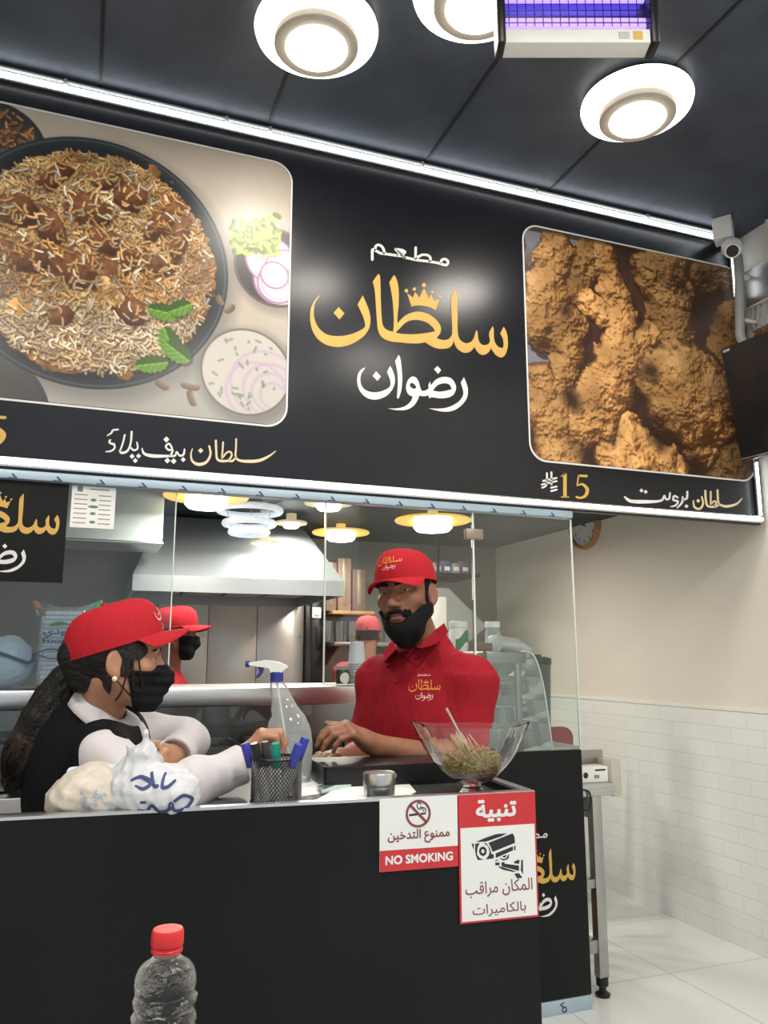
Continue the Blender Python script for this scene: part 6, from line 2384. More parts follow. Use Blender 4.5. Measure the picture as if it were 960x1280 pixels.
for s_ in (-1, 1):
    MB().cyl(IK(s_ * IW * .3, 0, zt2 - .002), IK(s_ * IW * .3, 0, CEIL), .004, n=8).build('hanger', M['steel_dull'], ik)

# ---- red chair beyond the worktable
rq = onY(694, 915, 3.95)
rc = thing('red_chair', 'red plastic chair back seen beyond the display case', 'chair', (rq.x, 3.95, 0))
M['red_plastic'] = mat('red_chair_plastic', srgb(140, 26, 36), .4, noise=.06)
zt = onY(694, 907, 3.95).z
cxr = rq.x - .14
MB().prism(rrect(cxr - .21, .46, cxr + .21, zt, .07, 6), lambda x, z, d: (x, 3.93 + d - (z - .46) * .12, z), 0, .025).build('backrest', M['red_plastic'], rc)
MB().rbox((cxr, 4.14, .455), (.44, .44, .03), .012).build('seat', M['red_plastic'], rc)
for sx in (-1, 1):
    for yy in (3.97, 4.31):
        MB().tube([(cxr + sx * .18, yy, .45), (cxr + sx * .21, yy + (.04 if yy > 4.1 else -.03), 0)], [.018, .014], 12).build('leg', M['steel_dull'], rc)
# ================================================================== PEOPLE
NV = lambda v: np.array(v, float)


class Frame:
    """head frame: x = the person's right, y = forward, z = up"""

    def __init__(s, o, fwd, up=(0, 0, 1), sc=1.0):
        s.o = NV(o)
        f = NV(fwd)
        f /= np.linalg.norm(f)
        u = NV(up)
        u = u - f * (u @ f)
        u /= np.linalg.norm(u)
        s.R = np.stack([np.cross(f, u), f, u], 1)
        s.sc = sc

    def p(s, x, y, z):
        return s.o + s.R @ (np.array([x, y, z]) * s.sc)

    def inv(s, q):
        return ((q - s.o) @ s.R) / s.sc

    def V(s, x, y, z):
        return Vector(s.p(x, y, z))


def head_sdf(S, F, inf=0.0, ears=True, detail=True, brow=0.0):
    c = F.sc
    E = lambda ctr, r, k=.02, op='+', R=None: S.ell(F.p(*ctr), [(a + (inf if op == '+' else -inf)) * c for a in r], F.R if R is None else F.R @ R, k * c, op)
    K = lambda a, b, ra, rb, k=.015, op='+': S.cone(F.p(*a), F.p(*b), (ra + inf) * c, (rb + inf) * c, k * c, op)
    E((0, -.016, .030), (.077, .097, .087))
    E((0, .026, -.028), (.064, .066, .080), .03)
    K((0, .058, -.094), (0, .050, -.085), .024, .03, .025)
    for s_ in (-1, 1):
        K((s_ * .052, .004, -.058), (s_ * .018, .060, -.094), .020, .020, .025)
        E((s_ * .043, .056, -.024), (.024, .024, .020), .02)
    if detail:
        K((-.034, .082, .019), (.034, .082, .019), .011, .011, .016)
        K((0, .084, .012), (0, .109, -.034), .0075, .0115, .012)
        for s_ in (-1, 1):
            E((s_ * .0125, .098, -.039), (.009, .011, .008), .008)
            S.ell(F.p(s_ * .032, .096, .001), np.array([.018, .016, .011]) * c, F.R, .012 * c, '-')
            E((s_ * .033, .0745, .0075), (.0175, .0128, .0068), .004)
            E((s_ * .033, .0735, -.0075), (.0165, .0115, .0055), .004)
            S.ell(F.p(s_ * .006, .106, -.047), np.array([.0035, .005, .004]) * c, F.R, .003 * c, '-')
        E((0, .086, -.0665), (.023, .013, .0058), .006)
        E((0, .085, -.0775), (.020, .0135, .0070), .006)
        S.ell(F.p(0, .101, -.0718), np.array([.020, .008, .0016]) * c, F.R, .004 * c, '-')
    if ears:
        for s_ in (-1, 1):
            a = .35 * s_
            Rz_ = np.array([[math.cos(a), -math.sin(a), 0], [math.sin(a), math.cos(a), 0], [0, 0, 1]])
            E((s_ * .083, -.012, -.014), (.0075, .019, .031), .012, '+', Rz_)
            E((s_ * .080, -.004, -.040), (.007, .009, .012), .008)
            S.ell(F.p(s_ * .0905, -.008, -.010), np.array([.006, .011, .018]) * c, F.R @ Rz_, .006 * c, '-')


def hand_sdf(S, W, d, n, side, curl=(.5, .7, .4), sc=1.0, spread=.10, thumb=.5):
    W, d, n = NV(W), NV(d), NV(n)
    d /= np.linalg.norm(d)
    n = n - d * (n @ d)
    n /= np.linalg.norm(n)
    lat = np.cross(d, n) * side
    S.cone(W - d * .02, W + d * .03, .026 * sc, .027 * sc, .02)
    for off, L, r, g in ((.030, 1.0, .0098, 1.0), (.010, 1.1, .0102, 1.05), (-.010, 1.03, .0098, 1.1), (-.029, .82, .0086, 1.2)):
        m = W + d * (.088 - abs(off - .005) * .25) * sc + lat * off * sc
        S.cone(W + d * .02 * sc + lat * off * .6 * sc, m, .0155 * sc, .0125 * sc, .014)
        a = 0
        q = m
        for k, (ln, rr) in enumerate(((.044, 1.0), (.028, .92), (.022, .82))):
            a += curl[k] * g
            dd = d * math.cos(a) + n * math.sin(a) + lat * off * spread * 10 * (1 if k == 0 else .5)
            dd /= np.linalg.norm(dd)
            e = q + dd * ln * L * sc
            S.cone(q, e, r * rr * sc * 1.05, r * rr * sc * .92, .004)
            q = e
    b = W + d * .028 * sc + lat * .022 * sc
    dd = d * .7 + lat * .6 + n * thumb
    for ln, rr in ((.042, .0145), (.033, .0118), (.026, .0102)):
        dd /= np.linalg.norm(dd)
        e = b + dd * ln * sc
        S.cone(b, e, rr * sc, rr * .88 * sc, .010)
        b = e
        dd = dd * .85 + d * .3 + n * .15


def cap_parts(F, parent, m, tilt=0.0, size=1.0, brim_len=.072, name='cap', back_cut=False):
    """baseball cap: six panel crown with seams and button, curved brim"""
    ct, st = math.cos(tilt), math.sin(tilt)

    def q(x, y, z):
        y2, z2 = y - .0, z - .030
        return F.V(x, y2 * ct - z2 * st, y2 * st + z2 * ct + .030)
    a, b, hgt = .0885 * size, .1105 * size, .098 * size
    mb = MB()

    def dome(u, v):
        t = 2 * math.pi * u
        ph = v * math.pi / 2
        cr = math.cos(ph) ** .62
        x, y = a * cr * math.sin(t), b * cr * math.cos(t) - .012
        z = hgt * math.sin(ph) ** .92
        front = max(0, math.cos(t)) ** 2
        y += front * .012 * math.sin(2 * ph) ** 1.0
        z += front * .006 * math.sin(2 * ph)
        seam = min(abs(((t + math.pi / 6) % (math.pi / 3)) - math.pi / 6) / .035, 1)
        k = 1 - .012 * (1 - seam)
        return q(x * k, (y + .012) * k - .012, .028 + z * (1 - .004 * (1 - seam)))
    mb.grid(dome, 96, 22, True)
    crown = mb.build(name + '_crown', m, parent, smooth=60)
    MB().ell(q(0, -.012 + .0, .030 + hgt), (.008, .008, .004)).build('button', m, parent)
    rim = []
    for k in range(48):
        p_ = dome(k / 48, 0)
        rim.append(p_)
    MB().tube(rim, .0022, 6, closed=True).build('sweatband_edge', m, parent)
    br = MB()

    def brim(u, v, dz=0):
        w = (u - .5) * 2
        ang = w * 1.12
        x0, y0 = a * math.sin(ang) * 1.0, b * math.cos(ang) - .012
        L = brim_len * (max(0, 1 - abs(w) ** 2.6)) ** .5
        x = x0 * (1 + .04 * v)
        y = y0 + L * v
        z = .031 - (.036 * abs(w) ** 1.8 + .010) * v * (L / brim_len) ** .5 + dz
        return q(x, y, z)
    n1, n2 = 33, 10
    br.grid(lambda u, v: brim(u, v), n1, n2)
    o = len(br.v)
    br.grid(lambda u, v: brim(u, v, -.004), n1, n2)
    loop = [i for i in range(n1)] + [j * n1 + n1 - 1 for j in range(1, n2)] + [(n2 - 1) * n1 + i for i in range(n1 - 2, -1, -1)] + [j * n1 for j in range(n2 - 2, 0, -1)]
    for i in range(len(loop)):
        j = (i + 1) % len(loop)
        br.f.append((loop[i], loop[j], o + loop[j], o + loop[i]))
        br.mi.append(0)
    br.build(name + '_brim', m, parent, smooth=60)
    return crown, q


def eyes(F, parent, look=(0, 1, 0)):
    for s_ in (-1, 1):
        c = F.V(s_ * .033, .0695, .0005)
        e = MB().ell(c, [.0138 * F.sc] * 3, None, 20, 14).build('eye', M['eye_white'], parent)
        d = Vector(F.R @ NV(look)).normalized()
        R = d.to_track_quat('Z', 'Y').to_matrix()
        MB().ell(c + d * .0100 * F.sc, (.0062 * F.sc, .0062 * F.sc, .0044 * F.sc), R, 18, 10).build('iris', M['iris'], e)


def brows(F, parent, th=.0042):
    for s_ in (-1, 1):
        pts = [F.V(s_ * x, y, z) for x, y, z in ((.010, .093, .0185), (.022, .0925, .0225), (.036, .088, .0235), (.050, .076, .018))]
        MB().tube(smooth_line([tuple(p) for p in pts], 4), [th * F.sc * k for k in (.8, .9, 1, 1.05, 1.1, 1.1, 1.1, 1.05, 1, .9, .8, .7, .4)], 8).build('eyebrow', M['beard'], parent)


def wrinkle(seed, amp, sc=28):
    r = np.random.default_rng(seed)
    ks = r.normal(size=(7, 3)) * sc * np.array([1, 1, .55])
    ph_ = r.random(7) * 6.28
    return lambda p: amp * np.mean(np.sin(p @ ks.T + ph_ + 1.3 * np.sin(p @ ks[::-1].T * .5)), -1)


def collar_mesh(parent, m, c, up, fwd, r0, r1, h, gap, tip, name='collar', drop=.030):
    """turned-down polo collar round the neck; opens at the front"""
    up, fwd = Vector(up).normalized(), Vector(fwd)
    fwd = (fwd - up * fwd.dot(up)).normalized()
    rt = fwd.cross(up)
    c = Vector(c)
    prof = [(r0, 0), (r0 + .002, h * .6), (r0 + .006, h), (r0 + .012, h * .9), (r1, -drop)]
    mb = MB()

    def f(u, v):
        a = gap + u * (2 * math.pi - 2 * gap)
        i = v * (len(prof) - 1)
        k = min(int(i), len(prof) - 2)
        r = prof[k][0] + (prof[k + 1][0] - prof[k][0]) * (i - k)
        z = prof[k][1] + (prof[k + 1][1] - prof[k][1]) * (i - k)
        fr = max(0, math.cos(a)) ** 3
        if v > .7:
            z -= tip * fr * (v - .7) / .3
            r += .026 * fr * (v - .7) / .3
        z -= .022 * max(0, math.cos(a)) + .0
        z += .018 * max(0, -math.cos(a))
        return c + (fwd * math.cos(a) * 1.0 + rt * math.sin(a) * 1.08) * r + up * z
    mb.grid(f, 60, 13)
    o = mb.build(name, m, parent, smooth=60)
    md = o.modifiers.new('thickness', 'SOLIDIFY')
    md.thickness = .0035
    return o


def legs(parent, hipc, fwd, m_tr, m_shoe, hip_w=.085, floor_c=None, stride=0.0, r=1.0):
    hipc, f = NV(hipc), NV(fwd)
    f[2] = 0
    f /= np.linalg.norm(f)
    l = np.array([-f[1], f[0], 0])
    base_ = NV(floor_c) if floor_c is not None else NV((hipc[0], hipc[1], 0))
    S = SDF()
    S.cone(hipc + l * .06, hipc - l * .06, .115 * r, .115 * r, .03)
    S.cone(hipc + l * .05 + NV((0, 0, .10)), hipc - l * .05 + NV((0, 0, .10)), .105 * r, .105 * r, .03)
    for s_ in (-1, 1):
        h_ = hipc + l * hip_w * s_ - NV((0, 0, .03))
        ft = base_ + l * (.10 * s_) + f * stride * s_
        kn = (h_ + ft) / 2 + f * .02
        kn[2] = hipc[2] * .53
        S.cone(h_, kn, .088 * r, .066 * r, .03)
        S.sleeve(kn, (ft[0], ft[1], .045), .066 * r, .056 * r, .03)
        sh = MB()
        Rm = Matrix((tuple(-l), tuple(f), (0, 0, 1))).transposed()
        sh.ell(Vector(ft + f * .055 + NV((0, 0, .035))), (.045, .13, .034), Rm)
        sh.rbox(Vector(ft + f * .055 + NV((0, 0, .0065))), (.085, .25, .013), .005, Rm)
        sh.build('shoe', m_shoe, parent)
    np_mesh('trousers', S.mesh(.009, None, wrinkle(5, .006, 22)), m_tr, parent)


M['trousers'] = mat('black_trousers', srgb(26, 27, 31), .85, noise=.15, nscale=40)
M['shoe'] = mat('dark_shoe_leather', srgb(32, 28, 26), .5, noise=.15)

# ------------------------------------------------------------------ the man in the red polo shirt
HT = 2.53
toC = Vector((-ray(508, 741).x, -ray(508, 741).y, 0)).normalized()
ml = -Vector((CR.x, CR.y, 0)).normalized()
rot = lambda a: (toC * math.cos(math.radians(a)) + ml * math.sin(math.radians(a)))
hf = rot(24) + Vector((0, 0, -.04))
upv = Vector((0, 0, 1)) + ml * .13
MF = Frame(P(507, 741, HT), hf, upv, 1.06)
bf = rot(26)
shL, shR = P(590, 851, 2.47), P(474, 849, 2.66)
chest = (shL + shR) / 2
neckb = chest + Vector((0, 0, .092)) + bf * .0
hipM = Vector((chest.x, chest.y, .88)) - bf * .05
man = thing('person', 'bearded man in red polo shirt and red cap, black mask under his chin', 'person', (hipM.x, hipM.y, 0))
elL, wrL = P(588, 956, 2.40), P(463, 929, 2.24)
elR, wrR = P(452, 945, 2.62), P(428, 948, 2.36)
S = SDF()
head_sdf(S, MF)
S.cone(MF.p(0, -.02, -.06), neckb, .056, .062, .02)
S.cone(shL, shR, .055, .055, .03)
bl = NV(Vector((0, 0, 1)).cross(bf))
BR = np.stack([bl, NV(bf), np.array([0, 0, 1.])], 1)
S.ell(NV(chest) - [0, 0, .13], (.15, .09, .19), BR, .04)
S.ell(NV(hipM) + [0, 0, .10], (.14, .09, .16), BR, .04)
for sh_, el, wr in ((shL, elL, wrL), (shR, elR, wrR)):
    S.cone(sh_, el, .047, .040, .02)
    S.cone(el, NV(el) + (NV(wr) - NV(el)) * .35, .040, .042, .02)
    S.cone(NV(el) + (NV(wr) - NV(el)) * .3, wr, .042, .026, .02)
kn = P(424, 903, 2.19)
hand_sdf(S, wrL, kn - wrL, Vector((-.2, .25, -1)) + ml * .5, -1, (.75, .55, .35), 1.0, .05, .35)
hand_sdf(S, wrR, P(396, 944, 2.26) - wrR, (0, 0, -1), 1, (.35, .4, .3), 1.0, .08, .3)


def man_zone(c):
    h = MF.inv(c)
    lips = (np.abs(h[:, 0]) < .0235) & (h[:, 1] > .075) & (h[:, 2] < -.0625 - 0 * h[:, 0]) & (h[:, 2] > -.0825) & (np.abs(h[:, 0] / .0245) ** 2 + ((h[:, 2] + .0722) / .0105) ** 2 < 1)
    return np.where(lips, 1, 0)


np_mesh('body', S.mesh(.0032), [M['skin_man'], M['lip']], man, zone=man_zone)
eyes(MF, man, (-.10, 1, .0))
brows(MF, man, .0052)


def sm(a, b, k=.006):
    e = np.maximum(k - np.abs(a - b), 0) / k
    return np.minimum(a, b) - e * e * k * .25


# beard, moustache and short hair: a thin shell over the same head
S = SDF()
head_sdf(S, MF, .0045, ears=False, detail=False)


def beard_region(p):
    h = MF.inv(p)
    x, y, z = np.abs(h[:, 0]), h[:, 1], h[:, 2]
    line = -.040 - np.clip((y - .012) / .05, 0, 1) * .042
    line = np.where((x > .020) & (x < .042), np.maximum(line, -.058), line)
    line = line + .004 * np.sin(y * 260) + .003 * np.sin(x * 310)
    cheek = np.maximum(z - line, -.030 - y)
    mouth = 1.0 - np.sqrt((x / .029) ** 2 + ((z + .0735) / .0145) ** 2)
    cheek = np.maximum(cheek, np.where(y > .05, mouth * .02, -1))
    side = np.maximum(np.maximum(z - .03, -.085 - z), np.maximum(y - .020, -.008 - y))
    side = np.maximum(side, .05 - x)
    hair = np.maximum(np.maximum(z - .05, -.055 - z), y + .028)
    nose = np.where((x < .017) & (y > .07) & (z > -.054), .02, -1)
    return np.maximum(np.minimum(np.minimum(cheek, side), hair), nose) * MF.sc


bd = wrinkle(3, .0015, 300)
np_mesh('beard', S.mesh(.0028, beard_region, bd), M['beard'], man)
S = SDF()
for s_ in (-1, 1):
    S.cone(MF.p(s_ * .002, .101, -.0575), MF.p(s_ * .016, .097, -.0595), .0055, .0058, .004)
    S.cone(MF.p(s_ * .016, .097, -.0595), MF.p(s_ * .030, .084, -.073), .0058, .0050, .004)
np_mesh('moustache', S.mesh(.002, None, wrinkle(4, .001, 300)), M['beard'], man)
# mask pulled down under the chin
S = SDF()
head_sdf(S, MF, .0095, ears=False, detail=False)
S.ell(MF.p(0, .030, -.105), NV((.056, .060, .046)) * MF.sc, MF.R, .02)
S.cone(MF.p(0, .055, -.105), MF.p(0, .040, -.132), .036, .036, .02)


def mask_region(p):
    h = MF.inv(p)
    x, y, z = np.abs(h[:, 0]), h[:, 1], h[:, 2]
    top = z - (-.0905 + np.clip(x - .02, 0, 1) * .85)
    return np.maximum(np.maximum(top, -.164 - z), -.012 - y) * MF.sc


np_mesh('face_mask', S.mesh(.003, mask_region, wrinkle(14, .0015, 70)), M['mask_black'], man)
for s_ in (-1, 1):
    MB().tube(smooth_line([tuple(MF.V(s_ * x, y, z)) for x, y, z in ((.060, .03, -.075), (.074, .006, -.052), (.082, -.016, -.044), (.084, -.030, -.02))]), .0016, 6).build('ear_loop', M['mask_black'], man)
crown, cq_ = cap_parts(MF, man, M['red_cap'], tilt=.06, size=1.02, brim_len=.066)
# embroidered cap logo and shirt logo
G, W, T = logo_scaled(.082)
tr_ = bvh(crown)
fo = MF.V(.0, .13, .088)
ex, ey = Vector(-MF.R[:, 0]), Vector(MF.R[:, 2])
sk = lambda vf: ([(v[0], v[1] * .8, 0) for v in vf[0]], vf[1])
M['thread_gold'] = mat('gold_thread', srgb(214, 132, 50), .6, noise=.1, nscale=200)
M['thread_pale'] = mat('pale_thread', srgb(228, 180, 178), .6, noise=.1, nscale=200)
decal('gold_lettering', sk(G), tr_, fo, ex, ey, M['thread_gold'], crown, .0012, .004)
decal('white_lettering', sk(W), tr_, fo, ex, ey, M['thread_pale'], crown, .0012, .004)

S = SDF()
S.cone(shL, shR, .064, .064, .05)
S.cone(neckb + Vector((0, 0, -.02)), chest, .070, .085, .05)
for q_ in (shL, shR):
    S.cone(neckb - Vector((0, 0, .03)), q_ + Vector((0, 0, .006)), .060, .060, .06)
S.ell(NV(chest) + NV(bf) * .012 - [0, 0, .12], (.185, .125, .215), BR, .05)
S.ell(NV(hipM) + NV(bf) * .02 + [0, 0, .15], (.175, .13, .24), BR, .05)
S.sleeve(NV(shL) - [0, 0, .01], NV(shL) + (NV(elL) - NV(shL)) * .92, .062, .072, .05)
S.sleeve(NV(shR) - [0, 0, .01], NV(shR) + (NV(elR) - NV(shR)) * .86, .060, .064, .05)
w1, w2 = wrinkle(8, .006, 24), wrinkle(18, .0025, 70)
S.cone(MF.p(0, -.02, -.06), neckb + Vector((0, 0, .0)), .060, .064, .004, '-')
shirt = np_mesh('polo_shirt', S.mesh(.0045, lambda p: .80 - p[:, 2], lambda p: w1(p) + w2(p)), M['red_cloth'], man, relax=2)
tr_ = bvh(shirt)
ccen = neckb + Vector((0, 0, .010)) + bf * .006
collar_mesh(man, M['red_cloth'], ccen, Vector((0, 0, 1)) + bf * .22, bf, .062, .102, .032, .30, .036, drop=.030)
# turned-down collar points lying on the shirt
up0 = Vector((0, 0, 1))
oc = P(505, 815, 2.42)
kk = 2.42 / FPX
for pts in (((555, 779), (560, 790), (545, 812), (523, 833), (507, 822), (524, 808), (541, 790)), ((487, 804), (480, 816), (484, 836), (496, 828), (504, 822), (497, 812), (491, 801))):
    lp = [((x - 505) * kk, (815 - y) * kk * .985) for x, y in pts]
    fl = decal('collar_point', shapes([[lp]]), tr_, oc + toC * .03, Vector((CR.x, CR.y, 0)).normalized(), up0, M['red_cloth'], man, .005, .005)
    md = fl.modifiers.new('thickness', 'SOLIDIFY')
    md.thickness = .0045
    md.offset = 0
# placket with buttons
pl = []
for py in (838, 852, 866, 880):
    h_ = hit(tr_, 498 + (py - 838) * .1, py)
    if h_[0] is not None:
        pl.append(h_)
if len(pl) > 2:
    up_ = Vector((0, 0, 1))
    sd_ = Vector(bl)
    vf = ([(-.014, -.060, 0), (.014, -.060, 0), (.014, .075, 0), (-.014, .075, 0)], [(0, 1, 2, 3)])
    decal('placket', vf, tr_, pl[1][0] + bf * .03, -sd_, up_, M['red_cloth'], man, .0018, .008)
    for k, py in enumerate((833, 852)):
        h_ = hit(tr_, 500 - k * 3.5, py)
        if h_[0] is not None:
            Rb_ = h_[1].to_track_quat('Z', 'Y').to_matrix()
            MB().lathe([(.0058, 0), (.0058, .003), (.0045, .004), (.0042, .003), (0, .003)], h_[0] + h_[1] * .0015, 18, Rb_).build('button', M['red_cap'], man)
lh = hit(tr_, 530.5, 859)
if lh[0] is not None:
    G, W, T = logo_scaled(.098)
    n_ = lh[1].copy()
    n_.z = 0
    n_ = (n_.normalized() * .5 + toC * .5).normalized()
    ex = Vector((0, 0, 1)).cross(n_)
    ey = Vector((0, 0, 1))
    decal('gold_lettering', G, tr_, lh[0] + n_ * .02, ex, ey, M['thread_gold'], shirt, .0016, .005)
    decal('white_lettering', W, tr_, lh[0] + n_ * .02, ex, ey, M['thread_pale'], shirt, .0016, .005)
    decal('small_white_lettering', T, tr_, lh[0] + n_ * .02, ex, ey, M['thread_pale'], shirt, .0016, .005)
legs(man, hipM, bf, M['trousers'], M['shoe'])

# ------------------------------------------------------------------ the woman with the ponytail
WT = 1.95
wf = Vector((CR.x, CR.y, 0)).normalized()
wl = Vector((0, 0, 1)).cross(wf)                 # her left, away from the camera
WF = Frame(P(149, 821, WT), wf + wl * .34 + Vector((0, 0, -.05)), Vector((0, 0, 1)) + wf * .03, 1.0)
sR, sL = P(128, 944, 1.85), P(156, 912, 2.14)
wch = (sR + sL) / 2
nkb = P(126, 895, 1.975)
hipW = Vector((P(92, 1080, 1.97).x, P(92, 1080, 1.97).y, .82))
wom = thing('person', 'woman in red cap, black face mask and black vest over white shirt, leaning on counter', 'person', (hipW.x, hipW.y, 0))
eR, wR = P(196, 996, 1.80), P(297, 958, 1.93)
eL, wL = P(236, 924, 2.14), P(219, 944, 2.02)
S = SDF()
head_sdf(S, WF)
S.cone(WF.p(0, -.025, -.05), nkb, .050, .056, .02)
WR_ = np.stack([NV(wl), NV(wf), np.array([0, 0, 1.])], 1)
S.cone(sR, sL, .045, .045, .03)
S.ell(NV(wch) - [0.02, 0, .14], (.13, .085, .18), WR_, .04)
S.ell(NV(hipW) + [0, 0, .1], (.14, .10, .15), WR_, .04)
for sh_, el, wr in ((sR, eR, wR), (sL, eL, wL)):
    S.cone(sh_, el, .040, .035, .02)
    S.cone(el, wr, .036, .0235, .02)
hand_sdf(S, P(303, 953, 1.94), P(322, 925, 1.96) - P(303, 953, 1.94), wf + Vector((0, 0, -.5)) + wl * .3, 1, (.9, 1.1, .6), .95, .03, .5)
hand_sdf(S, wL, P(208, 955, 1.95) - wL, -wf + Vector((0, 0, -.3)), -1, (.4, .5, .3), .92, .05, .3)
S.cone(wR, P(303, 953, 1.94), .024, .024, .015)
np_mesh('body', S.mesh(.0032), M['skin_woman'], wom)
eyes(WF, wom, (.1, 1, -.05))
brows(WF, wom, .0036)
crownw, _ = cap_parts(WF, wom, M['red_cap'], tilt=.36, size=1.06, brim_len=.062)
G, W, T = logo_scaled(.085)
tr_ = bvh(crownw)
fo = WF.V(0, .14, .105)
decal('pale_lettering', W, tr_, fo, Vector(-WF.R[:, 0]), Vector(WF.R[:, 2]), M['thread_pale'], crownw, .0012, .004)
decal('pale_lettering', G, tr_, fo, Vector(-WF.R[:, 0]), Vector(WF.R[:, 2]), M['thread_pale'], crownw, .0012, .004)
# mask over nose and chin
S = SDF()
head_sdf(S, WF, .0075, ears=False, detail=False)
S.cone(WF.p(0, .098, -.012), WF.p(0, .110, -.045), .010, .020, .03)
S.cone(WF.p(0, .110, -.045), WF.p(0, .085, -.100), .020, .022, .03)


def wmask(p):
    h = WF.inv(p)
    x, y, z = np.abs(h[:, 0]), h[:, 1], h[:, 2]
    return np.maximum(np.maximum(z - (-.012 - np.clip(x, 0, .06) * .30), -.128 - z), .030 - y - (z + .07) * .25) * WF.sc


np_mesh('face_mask', S.mesh(.0028, wmask, lambda p: .0016 * np.sin(WF.inv(p)[:, 2] * 260)), M['mask_black'], wom)
for s_ in (-1, 1):
    MB().tube(smooth_line([tuple(WF.V(s_ * x, y, z)) for x, y, z in ((.058, .042, -.036), (.072, .016, -.036), (.082, -.006, -.040))]), .0017, 6).build('ear_loop', M['mask_black'], wom)
    MB().tube(smooth_line([tuple(WF.V(s_ * x, y, z)) for x, y, z in ((.050, .040, -.095), (.068, .020, -.075), (.082, -.006, -.050))]), .0015, 6).build('ear_loop', M['mask_black'], wom)
    MB().ell(WF.V(s_ * .0925, -.006, -.050), (.0062,) * 3).build('pearl_earring', mat('pearl', srgb(226, 208, 180), .2, noise=.03), wom)
# hair under the cap, ponytail
S = SDF()
head_sdf(S, WF, .008, ears=False, detail=False)
S.cone(WF.p(0, -.105, -.005), WF.p(0, -.08, -.06), .035, .03, .04)


def whair(p):
    h = WF.inv(p)
    x, y, z = np.abs(h[:, 0]), h[:, 1], h[:, 2]
    back = np.maximum(y + .012, -.098 - z - np.clip(-y - .02, 0, .05) * .2)
    front = np.maximum(np.maximum(y - .052 - .012 * np.sin(z * 90), -.004 - z), .045 - x)
    lock = np.maximum(np.maximum(y - .030, .006 - y), np.maximum(-.045 - z, .055 - x))
    return np.minimum(np.minimum(back, front), lock) * WF.sc


strand = lambda p: .0007 * np.sin(p @ np.array([160, 160, 330.]) + 3 * np.sin(p @ np.array([40, 30, 60.])))
hair_o = np_mesh('hair', S.mesh(.003, whair, strand), M['hair'], wom)
M['hair_tip'] = mat('brown_hair', srgb(46, 32, 24), .5, noise=.4, nscale=50, bump=.5, bscale=120)
S = SDF()
ptl = [(98, 836, 1.97, .026), (84, 850, 1.97, .036), (70, 872, 1.965, .045), (55, 898, 1.95, .048), (40, 925, 1.94, .046), (27, 948, 1.93, .038), (16, 972, 1.93, .022), (10, 988, 1.93, .008)]
for (a, b) in zip(ptl, ptl[1:]):
    S.cone(P(*a[:3]), P(*b[:3]), a[3], b[3], .02)
dvec = NV(P(20, 960, 1.95) - P(98, 836, 1.95))
dvec /= np.linalg.norm(dvec)
n1_ = np.cross(dvec, [0, 0, 1.])
n1_ /= np.linalg.norm(n1_)
n2_ = np.cross(dvec, n1_)
pony = lambda p: .0015 * np.sin((p @ n1_) * 330 + 4 * np.sin(p @ dvec * 14)) + .0015 * np.sin((p @ n2_) * 300 + 3 * np.sin(p @ dvec * 18))
np_mesh('ponytail', S.mesh(.0032, None, pony), [M['hair'], M['hair_tip']], wom, zone=lambda c: ((c - NV(P(45, 915, 1.95))) @ dvec > 0).astype(int))
rs = random.Random(2)
lk = MB()
for k in range(70):
    _a = rs.random() * 6.283
    o1, o2 = .78 * math.cos(_a), .78 * math.sin(_a)
    pts = []
    for i, (a, b, t, r) in enumerate(ptl):
        off = Vector(n1_) * o1 * r * 1.3 + Vector(n2_) * o2 * r * 1.3
        pts.append(P(a, b, t) + off * (1 if i < 5 else 1.25) + Vector((0, 0, rs.gauss(0, .002))))
    lk.tube(smooth_line([tuple(p) for p in pts], 3), [.0016] * ((len(ptl) - 1) * 3) + [.0005], 4, caps=False)
lk.build('loose_strands', M['hair'], wom)
MB().tube([P(97, 829, 1.97 + .03 * math.sin(a)) + Vector((0, 0, .0)) + Vector(n1_) * .03 * math.cos(a) * .2 + Vector(n2_) * .030 * math.cos(a) for a in [k * .5236 for k in range(12)]], .008, 10, closed=True).build('hair_tie', M['white_cloth'], wom)
lk = MB()
for pts in ([(.075, .030, .01), (.080, .032, -.02), (.078, .036, -.055), (.072, .040, -.075)], [(.074, .040, .012), (.078, .046, -.015), (.072, .055, -.05), (.064, .060, -.07)],
            [(.076, .020, .01), (.083, .020, -.03), (.080, .012, -.08), (.070, .0, -.10)]):
    lk.tube(smooth_line([tuple(WF.V(*p)) for p in pts], 4), .0022, 6)
lk.build('loose_strands', M['hair'], wom)
# white shirt, black vest
S = SDF()
S.cone(sR, sL, .054, .054, .03)
S.cone(nkb - Vector((0, 0, .02)), wch, .060, .07, .04)
S.ell(NV(wch) - NV(wf) * .02 - [0, 0, .13], (.165, .105, .19), WR_, .05)
S.ell(NV(hipW) + [0, 0, .2], (.155, .118, .22), WR_, .05)
S.cone(sR, eR, .058, .060, .03)
S.cone(NV(eR), NV(eR) + (NV(wR) - NV(eR)) * .45, .058, .052, .03)
S.sleeve(NV(eR) + (NV(wR) - NV(eR)) * .4, NV(wR) + (NV(wR) - NV(eR)) * .0, .052, .043, .02)
S.cone(sL, eL, .060, .052, .03)
S.sleeve(eL, NV(wL), .052, .044, .02)
ww, ww2 = wrinkle(28, .009, 26), wrinkle(29, .0035, 50)
S.cone(WF.p(0, -.025, -.05), nkb, .054, .060, .004, '-')
shw = np_mesh('white_shirt', S.mesh(.0042, None, lambda p: ww(p) + ww2(p)), M['white_cloth'], wom, relax=2)
dR = (wR - eR).normalized()
